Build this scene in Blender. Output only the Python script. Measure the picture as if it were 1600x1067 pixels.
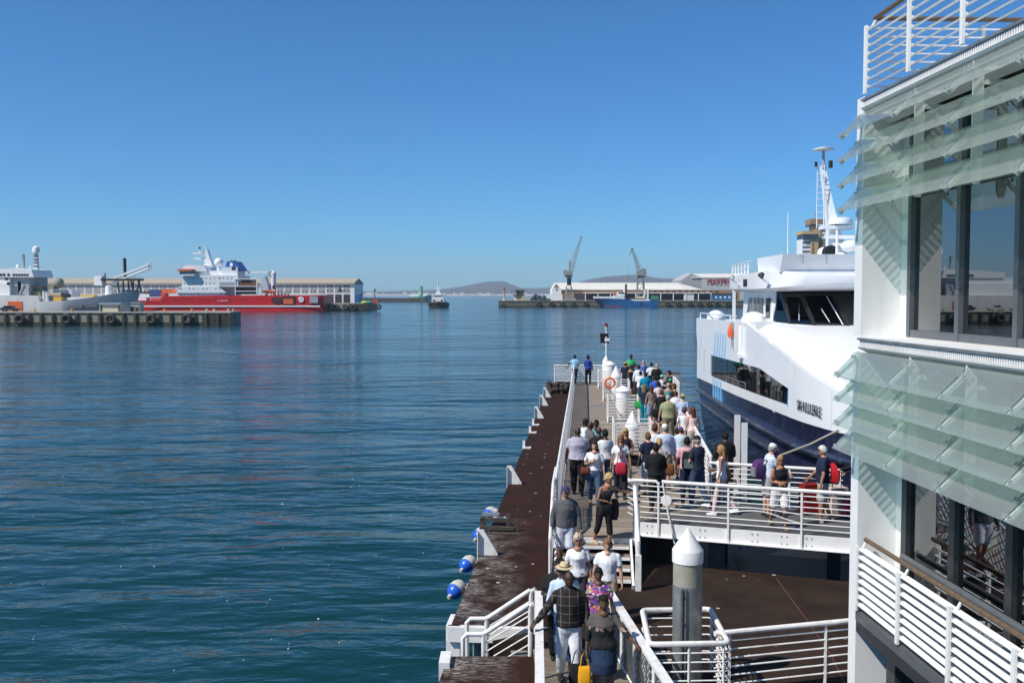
import bpy, math, random
from mathutils import Vector, Matrix, noise
random.seed(7)
R = math.radians
sc = bpy.context.scene
for o in list(bpy.data.objects): bpy.data.objects.remove(o)
C = sc.collection
# ------------------------------------------------------------------ camera
CAMZ, F, CX, CY, HOR = 7.6, 1500.0, 800.0, 533.5, 460.0
PITCH = math.atan((CY - HOR) / F)
cam = bpy.data.cameras.new('camera'); camo = bpy.data.objects.new('camera', cam); C.objects.link(camo)
cam.sensor_width = 36.0; cam.lens = F / 1600.0 * 36.0; cam.clip_start = 0.1; cam.clip_end = 40000
camo.location = (0, 0, CAMZ); camo.rotation_euler = (math.pi / 2 - PITCH, 0, 0)
sc.camera = camo
# ------------------------------------------------------------------ sky and sun
SUN = Vector((1.0, 0.58, -1.3)).normalized()          # direction the light travels
w = bpy.data.worlds.new('World'); sc.world = w; w.use_nodes = True
nt = w.node_tree; bg = nt.nodes['Background']
sky = nt.nodes.new('ShaderNodeTexSky'); sky.sky_type = 'NISHITA'; sky.sun_disc = False
sky.sun_elevation = math.asin(-SUN.z); sky.sun_rotation = math.atan2(-SUN.x, -SUN.y)
sky.altitude = 0.0; sky.air_density = 0.8; sky.dust_density = 0.3; sky.ozone_density = 10.0
tn = nt.nodes.new('ShaderNodeMix'); tn.data_type = 'RGBA'; tn.blend_type = 'MULTIPLY'; tn.inputs[0].default_value = 1.0; tn.inputs[7].default_value = (0.47, 0.87, 1.0, 1)
nt.links.new(sky.outputs[0], tn.inputs[6]); nt.links.new(tn.outputs[2], bg.inputs[0]); bg.inputs[1].default_value = 0.108
sl = bpy.data.lights.new('sun', 'SUN'); sl.energy = 4.4; sl.angle = R(0.5); sl.color = (1.0, 0.95, 0.87)
so = bpy.data.objects.new('sun', sl); C.objects.link(so); so.location = (-40, -20, 80)
so.rotation_euler = SUN.to_track_quat('-Z', 'Y').to_euler()
vs = sc.view_settings; vs.view_transform = 'Standard'; vs.look = 'None'; vs.exposure = 0.28; vs.gamma = 1.0
vs.use_curve_mapping = False
cy = sc.cycles; cy.use_denoising = True; cy.max_bounces = 6; cy.diffuse_bounces = 3; cy.glossy_bounces = 4
cy.transparent_max_bounces = 16; cy.transmission_bounces = 4; cy.volume_bounces = 0
cy.caustics_reflective = False; cy.caustics_refractive = False
cy.sample_clamp_indirect = 6.0

# ------------------------------------------------------------------ pixel helpers (photo pixels -> places)
def ray(x, y):
    dx, dy, dz = (x - CX) / F, 1.0, -(y - CY) / F
    c, s = math.cos(-PITCH), math.sin(-PITCH)
    return Vector((dx, dy * c - dz * s, dy * s + dz * c))
def at(x, y, Y):
    r = ray(x, y); t = Y / r.y
    return Vector((r.x * t, Y, CAMZ + r.z * t))
def on(x, y, z):
    r = ray(x, y); t = (z - CAMZ) / r.z
    return Vector((r.x * t, r.y * t, z))

# ------------------------------------------------------------------ materials
MATS = {}
def new_mat(name):
    m = bpy.data.materials.new(name); m.use_nodes = True
    n = m.node_tree.nodes; l = m.node_tree.links
    return m, n, l, n['Principled BSDF']
def mat(name, col, rough=0.6, metal=0.0, var=0.12, scale=2.0, bump=0.0, bscale=30.0, spec=0.5, coat=0.0, dirt=None, dirt_amt=0.5, dirt_scale=1.2, streak=False):
    if name in MATS: return MATS[name]
    m, n, l, p = new_mat(name)
    p.inputs['Roughness'].default_value = rough; p.inputs['Metallic'].default_value = metal
    p.inputs['Specular IOR Level'].default_value = spec
    p.inputs['Coat Weight'].default_value = coat
    tc = n.new('ShaderNodeTexCoord'); nz = n.new('ShaderNodeTexNoise')
    nz.inputs['Scale'].default_value = scale; nz.inputs['Detail'].default_value = 6; nz.inputs['Roughness'].default_value = 0.65
    l.new(tc.outputs['Object'], nz.inputs['Vector'])
    mx = n.new('ShaderNodeMix'); mx.data_type = 'RGBA'
    mx.inputs[6].default_value = (*[c * (1 - var) for c in col], 1); mx.inputs[7].default_value = (*[min(1, c * (1 + var)) for c in col], 1)
    mr = n.new('ShaderNodeMapRange'); mr.inputs[1].default_value = 0.3; mr.inputs[2].default_value = 0.7
    l.new(nz.outputs['Fac'], mr.inputs[0]); l.new(mr.outputs[0], mx.inputs[0])
    out = mx.outputs[2]
    if dirt:
        n2 = n.new('ShaderNodeTexNoise'); n2.inputs['Scale'].default_value = dirt_scale; n2.inputs['Detail'].default_value = 8; n2.inputs['Roughness'].default_value = 0.7
        if streak:
            mp = n.new('ShaderNodeMapping'); mp.inputs['Scale'].default_value = (1, 1, 0.12); l.new(tc.outputs['Object'], mp.inputs[0]); l.new(mp.outputs[0], n2.inputs['Vector'])
        else: l.new(tc.outputs['Object'], n2.inputs['Vector'])
        r2 = n.new('ShaderNodeMapRange'); r2.inputs[1].default_value = 0.5; r2.inputs[2].default_value = 0.72; r2.inputs[4].default_value = dirt_amt
        l.new(n2.outputs['Fac'], r2.inputs[0])
        m2 = n.new('ShaderNodeMix'); m2.data_type = 'RGBA'; m2.inputs[7].default_value = (*dirt, 1)
        l.new(r2.outputs[0], m2.inputs[0]); l.new(out, m2.inputs[6]); out = m2.outputs[2]
    l.new(out, p.inputs['Base Color'])
    if bump > 0:
        n3 = n.new('ShaderNodeTexNoise'); n3.inputs['Scale'].default_value = bscale; n3.inputs['Detail'].default_value = 4
        l.new(tc.outputs['Object'], n3.inputs['Vector'])
        b = n.new('ShaderNodeBump'); b.inputs['Strength'].default_value = bump; b.inputs['Distance'].default_value = 0.02
        l.new(n3.outputs['Fac'], b.inputs['Height']); l.new(b.outputs[0], p.inputs['Normal'])
    MATS[name] = m
    return m

white = mat('white_paint', (0.80, 0.79, 0.77), 0.38, var=0.05, dirt=(0.42, 0.36, 0.28), dirt_amt=0.3, dirt_scale=2.2)
rail_white = mat('rail_white_paint', (0.78, 0.76, 0.73), 0.42, var=0.07, scale=5, dirt=(0.36, 0.24, 0.15), dirt_amt=0.55, dirt_scale=4.0, bump=0.15, bscale=60)
wall_white = mat('wall_white_panel', (0.76, 0.76, 0.74), 0.55, var=0.04, dirt=(0.5, 0.48, 0.43), dirt_amt=0.3, dirt_scale=1.0, streak=True)
ferry_white = mat('ferry_white_gloss', (0.80, 0.81, 0.82), 0.22, var=0.02, scale=0.6, coat=0.2, dirt=(0.62, 0.60, 0.55), dirt_amt=0.25, dirt_scale=0.8, streak=True)
navy = mat('navy_hull_paint', (0.014, 0.019, 0.055), 0.25, var=0.25, coat=0.2, dirt=(0.10, 0.10, 0.12), dirt_amt=0.6, dirt_scale=3.0)
rubber = mat('black_rubber', (0.018, 0.018, 0.019), 0.7, var=0.3, bump=0.2, dirt=(0.10, 0.09, 0.08), dirt_amt=0.5, dirt_scale=5)
steel = mat('galvanised_steel', (0.30, 0.31, 0.31), 0.45, metal=0.6, var=0.25, scale=4, dirt=(0.14, 0.12, 0.09), dirt_amt=0.6, streak=True)
dark_steel = mat('dark_frame_metal', (0.045, 0.05, 0.055), 0.4, metal=0.3, var=0.2)
grey_frame = mat('grey_window_frame', (0.12, 0.13, 0.14), 0.4, metal=0.2, var=0.12)
concrete = mat('weathered_concrete', (0.24, 0.22, 0.19), 0.85, var=0.25, scale=1.2, bump=0.4, bscale=12, dirt=(0.07, 0.065, 0.05), dirt_amt=0.7, dirt_scale=1.5)
pile_conc = mat('pile_concrete', (0.30, 0.285, 0.23), 0.8, var=0.12, scale=4, bump=0.2, dirt=(0.16, 0.13, 0.09), dirt_amt=0.5, streak=True)
handrail_wood = mat('weathered_handrail_wood', (0.13, 0.085, 0.05), 0.6, var=0.3, scale=12)
timber_dark = mat('dark_timber', (0.055, 0.045, 0.035), 0.85, var=0.35, scale=8, bump=0.3)
orange = mat('orange_plastic', (0.75, 0.13, 0.03), 0.45, var=0.06)
red_paint = mat('red_paint', (0.58, 0.014, 0.018), 0.4, spec=0.25, var=0.08, scale=.3, dirt=(0.30, 0.015, 0.02), dirt_amt=0.5, dirt_scale=.4)
blue_buoy = mat('blue_vinyl', (0.015, 0.10, 0.52), 0.3, var=0.08)
white_buoy = mat('grey_white_vinyl', (0.55, 0.53, 0.46), 0.5, var=0.2, scale=9, dirt=(0.2, 0.18, 0.14), dirt_amt=0.6, dirt_scale=8)
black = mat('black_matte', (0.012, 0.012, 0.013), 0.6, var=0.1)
dark_glass = mat('dark_tinted_glass', (0.012, 0.016, 0.02), 0.04, var=0.3, spec=0.8)
cream = mat('cream_paint', (0.62, 0.55, 0.40), 0.6, var=0.08, dirt=(0.35, 0.3, 0.22), dirt_amt=.4)
yellow = mat('yellow_paint', (0.65, 0.38, 0.03), 0.5, var=0.12)
grey_ship = mat('pale_grey_ship_paint', (0.64, 0.64, 0.62), 0.45, var=0.05, scale=.4, dirt=(0.36, 0.33, 0.3), dirt_amt=0.35, dirt_scale=.5, streak=True)
mid_grey = mat('mid_grey_paint', (0.34, 0.36, 0.38), 0.5, var=0.1)
ship_white = mat('ship_white_paint', (0.78, 0.78, 0.77), 0.4, var=0.04, scale=.5)
ship_blue = mat('ship_blue_paint', (0.012, 0.12, 0.30), 0.45, var=0.15, scale=.5, spec=.25, dirt=(0.06, .06, .07), dirt_amt=.3)
funnel_blue = mat('funnel_blue', (0.02, 0.09, 0.36), 0.35, var=0.05)
roof_tan = mat('tan_sheet_roof', (0.40, 0.34, 0.25), 0.75, var=0.1, scale=.15, dirt=(0.28, 0.23, 0.17), dirt_amt=.5, dirt_scale=.1)
roof_white = mat('white_sheet_roof', (0.74, 0.70, 0.62), 0.6, var=0.08, scale=.2, dirt=(0.5, 0.42, 0.34), dirt_amt=.4, dirt_scale=.15)
brick = mat('brown_brick', (0.30, 0.17, 0.09), 0.85, var=0.15, scale=.6)
panel_grey = mat('grey_wall_panel', (0.36, 0.36, 0.36), 0.7, var=0.06, scale=.4)

def wood_mat():
    m, n, l, p = new_mat('weathered_deck_wood')
    tc = n.new('ShaderNodeTexCoord'); mp = n.new('ShaderNodeMapping'); mp.inputs['Scale'].default_value = (0.8, 14, 14)
    oi = n.new('ShaderNodeObjectInfo'); nz = n.new('ShaderNodeTexNoise'); nz.inputs['Scale'].default_value = 2.0; nz.inputs['Detail'].default_value = 7
    l.new(tc.outputs['Object'], mp.inputs[0])
    ad = n.new('ShaderNodeVectorMath'); ad.operation = 'ADD'; l.new(mp.outputs[0], ad.inputs[0])
    mu = n.new('ShaderNodeMath'); mu.operation = 'MULTIPLY'; mu.inputs[1].default_value = 91.0; l.new(oi.outputs['Random'], mu.inputs[0])
    cb = n.new('ShaderNodeCombineXYZ'); l.new(mu.outputs[0], cb.inputs[0]); l.new(mu.outputs[0], cb.inputs[1]); l.new(cb.outputs[0], ad.inputs[1])
    l.new(ad.outputs[0], nz.inputs['Vector'])
    cr = n.new('ShaderNodeValToRGB'); cr.color_ramp.elements[0].position = 0.3; cr.color_ramp.elements[1].position = 0.72
    cr.color_ramp.elements[0].color = (0.15, 0.115, 0.082, 1); cr.color_ramp.elements[1].color = (0.36, 0.30, 0.235, 1)
    l.new(nz.outputs['Fac'], cr.inputs[0])
    hs = n.new('ShaderNodeHueSaturation'); mr = n.new('ShaderNodeMapRange'); mr.inputs[3].default_value = 0.72; mr.inputs[4].default_value = 1.18
    l.new(oi.outputs['Random'], mr.inputs[0]); l.new(mr.outputs[0], hs.inputs['Value']); l.new(cr.outputs[0], hs.inputs['Color'])
    l.new(hs.outputs[0], p.inputs['Base Color']); p.inputs['Roughness'].default_value = 0.8
    b = n.new('ShaderNodeBump'); b.inputs['Strength'].default_value = 0.3; b.inputs['Distance'].default_value = 0.01
    l.new(nz.outputs['Fac'], b.inputs['Height']); l.new(b.outputs[0], p.inputs['Normal'])
    return m
deck_wood = wood_mat()

def platform_mat(name, c1, c2, streaks):
    """dark painted concrete with bird droppings"""
    m, n, l, p = new_mat(name)
    tc = n.new('ShaderNodeTexCoord')
    n1 = n.new('ShaderNodeTexNoise'); n1.inputs['Scale'].default_value = 0.7; n1.inputs['Detail'].default_value = 8; n1.inputs['Roughness'].default_value = .7
    l.new(tc.outputs['Object'], n1.inputs['Vector'])
    mx = n.new('ShaderNodeMix'); mx.data_type = 'RGBA'; mx.inputs[6].default_value = (*c1, 1); mx.inputs[7].default_value = (*c2, 1)
    mr = n.new('ShaderNodeMapRange'); mr.inputs[1].default_value = 0.35; mr.inputs[2].default_value = 0.65
    l.new(n1.outputs['Fac'], mr.inputs[0]); l.new(mr.outputs[0], mx.inputs[0]); col = mx.outputs[2]
    # droppings: small irregular specks
    wn = n.new('ShaderNodeTexNoise'); wn.inputs['Scale'].default_value = 9; l.new(tc.outputs['Object'], wn.inputs['Vector'])
    ad = n.new('ShaderNodeMix'); ad.data_type = 'VECTOR'; ad.inputs[0].default_value = 0.08
    l.new(tc.outputs['Object'], ad.inputs[4]); l.new(wn.outputs['Color'], ad.inputs[5])
    vo = n.new('ShaderNodeTexVoronoi'); vo.inputs['Scale'].default_value = 3.2; l.new(ad.outputs[1], vo.inputs['Vector'])
    sx = n.new('ShaderNodeSeparateColor'); l.new(vo.outputs['Color'], sx.inputs[0])
    th = n.new('ShaderNodeMapRange'); th.inputs[1].default_value = 0.25; th.inputs[2].default_value = 1.0; th.inputs[3].default_value = -0.02; th.inputs[4].default_value = 0.13
    l.new(sx.outputs[0], th.inputs[0])
    lt = n.new('ShaderNodeMath'); lt.operation = 'LESS_THAN'; l.new(vo.outputs['Distance'], lt.inputs[0]); l.new(th.outputs[0], lt.inputs[1])
    m2 = n.new('ShaderNodeMix'); m2.data_type = 'RGBA'; m2.inputs[7].default_value = (0.55, 0.53, 0.48, 1)
    ms = n.new('ShaderNodeMath'); ms.operation = 'MULTIPLY'; ms.inputs[1].default_value = 0.75; l.new(lt.outputs[0], ms.inputs[0])
    l.new(ms.outputs[0], m2.inputs[0]); l.new(col, m2.inputs[6]); col = m2.outputs[2]
    if streaks:
        sp = n.new('ShaderNodeSeparateXYZ'); l.new(tc.outputs['Object'], sp.inputs[0])
        mp = n.new('ShaderNodeMapping'); mp.inputs['Scale'].default_value = (2.8, 9, 1); mp.inputs['Rotation'].default_value = (0, 0, R(-9)); l.new(tc.outputs['Object'], mp.inputs[0])
        n3 = n.new('ShaderNodeTexNoise'); n3.inputs['Scale'].default_value = 2.2; n3.inputs['Detail'].default_value = 9; n3.inputs['Roughness'].default_value = 0.75; n3.inputs['Distortion'].default_value = 0.6
        l.new(mp.outputs[0], n3.inputs['Vector'])
        r3 = n.new('ShaderNodeMapRange'); r3.inputs[1].default_value = 0.45; r3.inputs[2].default_value = 0.62; l.new(n3.outputs['Fac'], r3.inputs[0])
        mk = n.new('ShaderNodeMapRange'); mk.inputs[1].default_value = 1.25; mk.inputs[2].default_value = 0.1; l.new(sp.outputs[0], mk.inputs[0])
        mk2 = n.new('ShaderNodeMapRange'); mk2.inputs[1].default_value = 9.5; mk2.inputs[2].default_value = 3.0; l.new(sp.outputs[1], mk2.inputs[0])
        a = n.new('ShaderNodeMath'); a.operation = 'MULTIPLY'; l.new(r3.outputs[0], a.inputs[0]); l.new(mk.outputs[0], a.inputs[1])
        b = n.new('ShaderNodeMath'); b.operation = 'MULTIPLY'; l.new(a.outputs[0], b.inputs[0]); l.new(mk2.outputs[0], b.inputs[1])
        n5 = n.new('ShaderNodeTexNoise'); n5.inputs['Scale'].default_value = 1.4; n5.inputs['Detail'].default_value = 6; l.new(tc.outputs['Object'], n5.inputs['Vector'])
        r5 = n.new('ShaderNodeMapRange'); r5.inputs[1].default_value = 0.40; r5.inputs[2].default_value = 0.66; l.new(n5.outputs['Fac'], r5.inputs[0])
        b5 = n.new('ShaderNodeMath'); b5.operation = 'MULTIPLY'; l.new(b.outputs[0], b5.inputs[0]); l.new(r5.outputs[0], b5.inputs[1]); b = b5
        m3 = n.new('ShaderNodeMix'); m3.data_type = 'RGBA'; m3.inputs[7].default_value = (0.62, 0.60, 0.56, 1)
        l.new(b.outputs[0], m3.inputs[0]); l.new(col, m3.inputs[6]); col = m3.outputs[2]
    l.new(col, p.inputs['Base Color']); p.inputs['Roughness'].default_value = 0.8; p.inputs['Specular IOR Level'].default_value = 0.10
    b = n.new('ShaderNodeBump'); b.inputs['Strength'].default_value = 0.25; b.inputs['Distance'].default_value = 0.02
    n4 = n.new('ShaderNodeTexNoise'); n4.inputs['Scale'].default_value = 14; n4.inputs['Detail'].default_value = 5; l.new(tc.outputs['Object'], n4.inputs['Vector'])
    l.new(n4.outputs['Fac'], b.inputs['Height']); l.new(b.outputs[0], p.inputs['Normal'])
    return m
maroon_conc = platform_mat('maroon_walkway_concrete', (0.020, 0.011, 0.008), (0.040, 0.015, 0.010), True)
brown_conc = platform_mat('brown_platform_concrete', (0.019, 0.012, 0.009), (0.042, 0.026, 0.018), False)

def louvre_mat():
    """pale green glass with a printed frit of fine stripes"""
    m, n, l, p = new_mat('fritted_green_glass')
    out = n['Material Output']; n.remove(p)
    tc = n.new('ShaderNodeTexCoord'); sp = n.new('ShaderNodeSeparateXYZ'); l.new(tc.outputs['Object'], sp.inputs[0])
    mu = n.new('ShaderNodeMath'); mu.operation = 'MULTIPLY'; mu.inputs[1].default_value = 1 / 0.034; l.new(sp.outputs[1], mu.inputs[0])
    fr = n.new('ShaderNodeMath'); fr.operation = 'FRACT'; l.new(mu.outputs[0], fr.inputs[0])
    lt = n.new('ShaderNodeMath'); lt.operation = 'LESS_THAN'; lt.inputs[1].default_value = 0.45; l.new(fr.outputs[0], lt.inputs[0])
    tr = n.new('ShaderNodeBsdfTransparent'); tr.inputs[0].default_value = (0.82, 0.90, 0.86, 1)
    df = n.new('ShaderNodeBsdfDiffuse'); df.inputs[0].default_value = (0.80, 0.84, 0.81, 1)
    tl = n.new('ShaderNodeBsdfTranslucent'); tl.inputs[0].default_value = (0.78, 0.85, 0.80, 1)
    gl = n.new('ShaderNodeBsdfGlossy'); gl.inputs['Roughness'].default_value = 0.03
    m1 = n.new('ShaderNodeMixShader'); m1.inputs[0].default_value = 0.5; l.new(df.outputs[0], m1.inputs[1]); l.new(tl.outputs[0], m1.inputs[2])
    mb = n.new('ShaderNodeMath'); mb.operation = 'MULTIPLY_ADD'; mb.inputs[1].default_value = 0.36; mb.inputs[2].default_value = 0.09; l.new(lt.outputs[0], mb.inputs[0])
    m2 = n.new('ShaderNodeMixShader'); l.new(mb.outputs[0], m2.inputs[0]); l.new(tr.outputs[0], m2.inputs[1]); l.new(m1.outputs[0], m2.inputs[2])
    fn = n.new('ShaderNodeFresnel'); fn.inputs[0].default_value = 1.5
    ge = n.new('ShaderNodeNewGeometry'); iv = n.new('ShaderNodeMath'); iv.operation = 'SUBTRACT'; iv.inputs[0].default_value = 1.0; l.new(ge.outputs['Backfacing'], iv.inputs[1])
    fx = n.new('ShaderNodeMath'); fx.operation = 'MULTIPLY'; l.new(fn.outputs[0], fx.inputs[0]); l.new(iv.outputs[0], fx.inputs[1])
    m3 = n.new('ShaderNodeMixShader'); l.new(fx.outputs[0], m3.inputs[0]); l.new(m2.outputs[0], m3.inputs[1]); l.new(gl.outputs[0], m3.inputs[2])
    l.new(m3.outputs[0], out.inputs[0])
    return m
louvre_glass = louvre_mat()
def pane_mat(name, tint, refl=0.08, ior=1.5, tilt=0.0):
    m, n, l, p = new_mat(name)
    out = n['Material Output']; n.remove(p)
    tr = n.new('ShaderNodeBsdfTransparent'); tr.inputs[0].default_value = (*tint, 1)
    gl = n.new('ShaderNodeBsdfGlossy'); gl.inputs['Roughness'].default_value = 0.012
    fn = n.new('ShaderNodeFresnel'); fn.inputs[0].default_value = ior
    ad = n.new('ShaderNodeMath'); ad.operation = 'ADD'; ad.use_clamp = True; ad.inputs[1].default_value = refl; l.new(fn.outputs[0], ad.inputs[0])
    ge = n.new('ShaderNodeNewGeometry'); iv = n.new('ShaderNodeMath'); iv.operation = 'SUBTRACT'; iv.inputs[0].default_value = 1.0; l.new(ge.outputs['Backfacing'], iv.inputs[1])
    fx = n.new('ShaderNodeMath'); fx.operation = 'MULTIPLY'; l.new(ad.outputs[0], fx.inputs[0]); l.new(iv.outputs[0], fx.inputs[1])
    ms = n.new('ShaderNodeMixShader'); l.new(fx.outputs[0], ms.inputs[0]); l.new(tr.outputs[0], ms.inputs[1]); l.new(gl.outputs[0], ms.inputs[2])
    l.new(ms.outputs[0], out.inputs[0])
    return m
window_glass = pane_mat('tinted_window_glass', (0.42, 0.47, 0.49), 0.30)
cabin_glass = pane_mat('tinted_cabin_glass', (0.35, 0.38, 0.40), 0.06)

# ------------------------------------------------------------------ mesh builder
class MB:
    def __init__(s): s.v = []; s.f = []
    def add(s, vs, fs):
        b = len(s.v); s.v += [tuple(v) for v in vs]; s.f += [tuple(i + b for i in f) for f in fs]; return s
    def box(s, a, b, M=None):
        x0, y0, z0 = a; x1, y1, z1 = b
        vs = [Vector(p) for p in ((x0,y0,z0),(x1,y0,z0),(x1,y1,z0),(x0,y1,z0),(x0,y0,z1),(x1,y0,z1),(x1,y1,z1),(x0,y1,z1))]
        if M: vs = [M @ v for v in vs]
        return s.add(vs, [(0,3,2,1),(4,5,6,7),(0,1,5,4),(1,2,6,5),(2,3,7,6),(3,0,4,7)])
    def hexa(s, b4, t4):
        return s.add(list(b4) + list(t4), [(0,3,2,1),(4,5,6,7),(0,1,5,4),(1,2,6,5),(2,3,7,6),(3,0,4,7)])
    def bar(s, p, q, wd, ht, up=(0, 0, 1)):
        p, q = Vector(p), Vector(q); d = (q - p).normalized(); r = d.cross(Vector(up)).normalized(); u = r.cross(d)
        e = [(-wd/2, -ht/2), (wd/2, -ht/2), (wd/2, ht/2), (-wd/2, ht/2)]
        return s.add([p + r*a + u*b for a, b in e] + [q + r*a + u*b for a, b in e], [(0,1,2,3),(7,6,5,4),(0,4,5,1),(1,5,6,2),(2,6,7,3),(3,7,4,0)])
    def tube(s, pts, r, n=8, r2=None):
        pts = [Vector(p) for p in pts]; b = len(s.v); k = len(pts)
        d0 = (pts[1] - pts[0]).normalized()
        up = Vector((0,0,1)) if abs(d0.z) < 0.9 else Vector((1,0,0))
        for i, p in enumerate(pts):
            d = (pts[min(i+1,k-1)] - pts[max(i-1,0)]).normalized()
            rt = d.cross(up).normalized(); u = rt.cross(d)
            rr = r if r2 is None else r + (r2 - r) * i / (k - 1)
            for j in range(n):
                a = 2*math.pi*j/n; s.v.append(tuple(p + rt*math.cos(a)*rr + u*math.sin(a)*rr))
        for i in range(k-1):
            for j in range(n):
                a, c = b+i*n+j, b+i*n+(j+1)%n
                s.f.append((a, c, c+n, a+n))
        s.f.append(tuple(b+j for j in reversed(range(n)))); s.f.append(tuple(b+(k-1)*n+j for j in range(n)))
        return s
    def lathe(s, prof, n=16, c=(0,0,0), M=None):
        b = len(s.v); c = Vector(c); k = len(prof)
        for r, z in prof:
            for j in range(n):
                a = 2*math.pi*j/n; p = Vector((r*math.cos(a), r*math.sin(a), z))
                s.v.append(tuple(c + (M @ p if M else p)))
        for i in range(k-1):
            for j in range(n):
                a, d = b+i*n+j, b+i*n+(j+1)%n
                s.f.append((a, d, d+n, a+n))
        s.f.append(tuple(b+j for j in reversed(range(n)))); s.f.append(tuple(b+(k-1)*n+j for j in range(n)))
        return s
    def loft(s, rings, caps=True):
        b = len(s.v); n = len(rings[0]); k = len(rings)
        for rg in rings: s.v += [tuple(p) for p in rg]
        for i in range(k-1):
            for j in range(n):
                a, d = b+i*n+j, b+i*n+(j+1)%n
                s.f.append((a, d, d+n, a+n))
        if caps: s.f.append(tuple(b+j for j in reversed(range(n)))); s.f.append(tuple(b+(k-1)*n+j for j in range(n)))
        return s
    def prism(s, poly, y0, y1, axis='y', M=None):
        """poly of (a,b): axis y -> (x,z); axis x -> (y,z); axis z -> (x,y); extruded along the axis"""
        n = len(poly)
        def P(a, b, t): return Vector((a, t, b)) if axis == 'y' else Vector((t, a, b)) if axis == 'x' else Vector((a, b, t))
        vs = [P(a, b, y0) for a, b in poly] + [P(a, b, y1) for a, b in poly]
        if M: vs = [M @ v for v in vs]
        return s.add(vs, [tuple(range(n)), tuple(range(2*n-1, n-1, -1))] + [(i, i+n, (i+1)%n+n, (i+1)%n) for i in range(n)])
    def sphere(s, c, r, n=12, m=8, sc=(1,1,1), M=None):
        prof = [(math.sin(math.pi*i/m)*1.0, -math.cos(math.pi*i/m)) for i in range(m+1)]
        prof[0] = (0.02, -1); prof[-1] = (0.02, 1)
        S = Matrix.Diagonal((r*sc[0], r*sc[1], r*sc[2])); S = S.to_3x3() if hasattr(S, 'to_3x3') else S
        if M: S = M.to_3x3() @ S
        return s.lathe(prof, n, c, S)
    def mesh(s, name, material=None, smooth=None):
        me = bpy.data.meshes.new(name); me.from_pydata(s.v, [], s.f); me.validate(); me.update()
        import bmesh
        bm = bmesh.new(); bm.from_mesh(me); bmesh.ops.recalc_face_normals(bm, faces=bm.faces); bm.to_mesh(me); bm.free()
        if material: me.materials.append(material)
        if smooth:
            me.polygons.foreach_set('use_smooth', [True]*len(me.polygons)); me.set_sharp_from_angle(angle=R(smooth))
        return me
    def build(s, name, material, parent=None, smooth=35, label=None):
        return link(name, s.mesh(name, material, smooth), parent, label)
def link(name, me, parent=None, label=None):
    o = bpy.data.objects.new(name, me); C.objects.link(o)
    if parent is not None:
        o.parent = parent
        if 'shift' in parent: o.location = [-a for a in parent['shift']]
    if label: o['label'] = label
    return o
def thing(name, label, cat, loc=(0,0,0), rz=0.0, group=None, world=False):
    """Empty at the thing's base. world=True: parts are given in world coordinates and shifted back."""
    o = bpy.data.objects.new(name, None); C.objects.link(o); o.empty_display_size = 0.3
    o.location = loc; o.rotation_euler = (0, 0, rz); o['label'] = label; o['category'] = cat
    if world: o['shift'] = list(loc)
    if group: o['group'] = group
    return o
def tag(o, label, cat, group=None):
    o['label'] = label; o['category'] = cat
    if group: o['group'] = group
    return o
def struct(o): o['kind'] = 'structure'; return o
def stuff(o): o['kind'] = 'stuff'; return o
def base_to(o, loc):
    """move a mesh object's origin to loc without moving its geometry"""
    loc = Vector(loc); o.data.transform(Matrix.Translation(-loc)); o.location = Vector(o.location) + loc; return o
def copy_tree(o, loc=None, parent=None):
    c = o.copy(); C.objects.link(c)
    if parent is not None: c.parent = parent
    if loc is not None: c.location = loc
    for ch in [x for x in ALL() if x.parent == o]: copy_tree(ch, None, c)
    return c
def ALL(): return list(C.objects)
FONT_CACHE = {}
def text_mesh(txt, size, depth=0.01):
    cu = bpy.data.curves.new('txt', 'FONT'); cu.body = txt; cu.size = size; cu.extrude = depth; cu.align_x = 'CENTER'
    ob = bpy.data.objects.new('txt', cu); C.objects.link(ob)
    bpy.context.view_layer.update()
    me = bpy.data.meshes.new_from_object(ob.evaluated_get(bpy.context.evaluated_depsgraph_get()))
    bpy.data.objects.remove(ob); bpy.data.curves.remove(cu)
    return me

# pier axis: v across, s along
PU = Vector((0.0767, 1, 0)).normalized(); PV = Vector((PU.y, -PU.x, 0))
PROT = -math.atan(0.0767)
def pier(v, s, z): return PV * v + PU * s + Vector((0, 0, z))
ZD, ZP = 2.2, 1.4            # timber deck and concrete platform above the water

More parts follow.
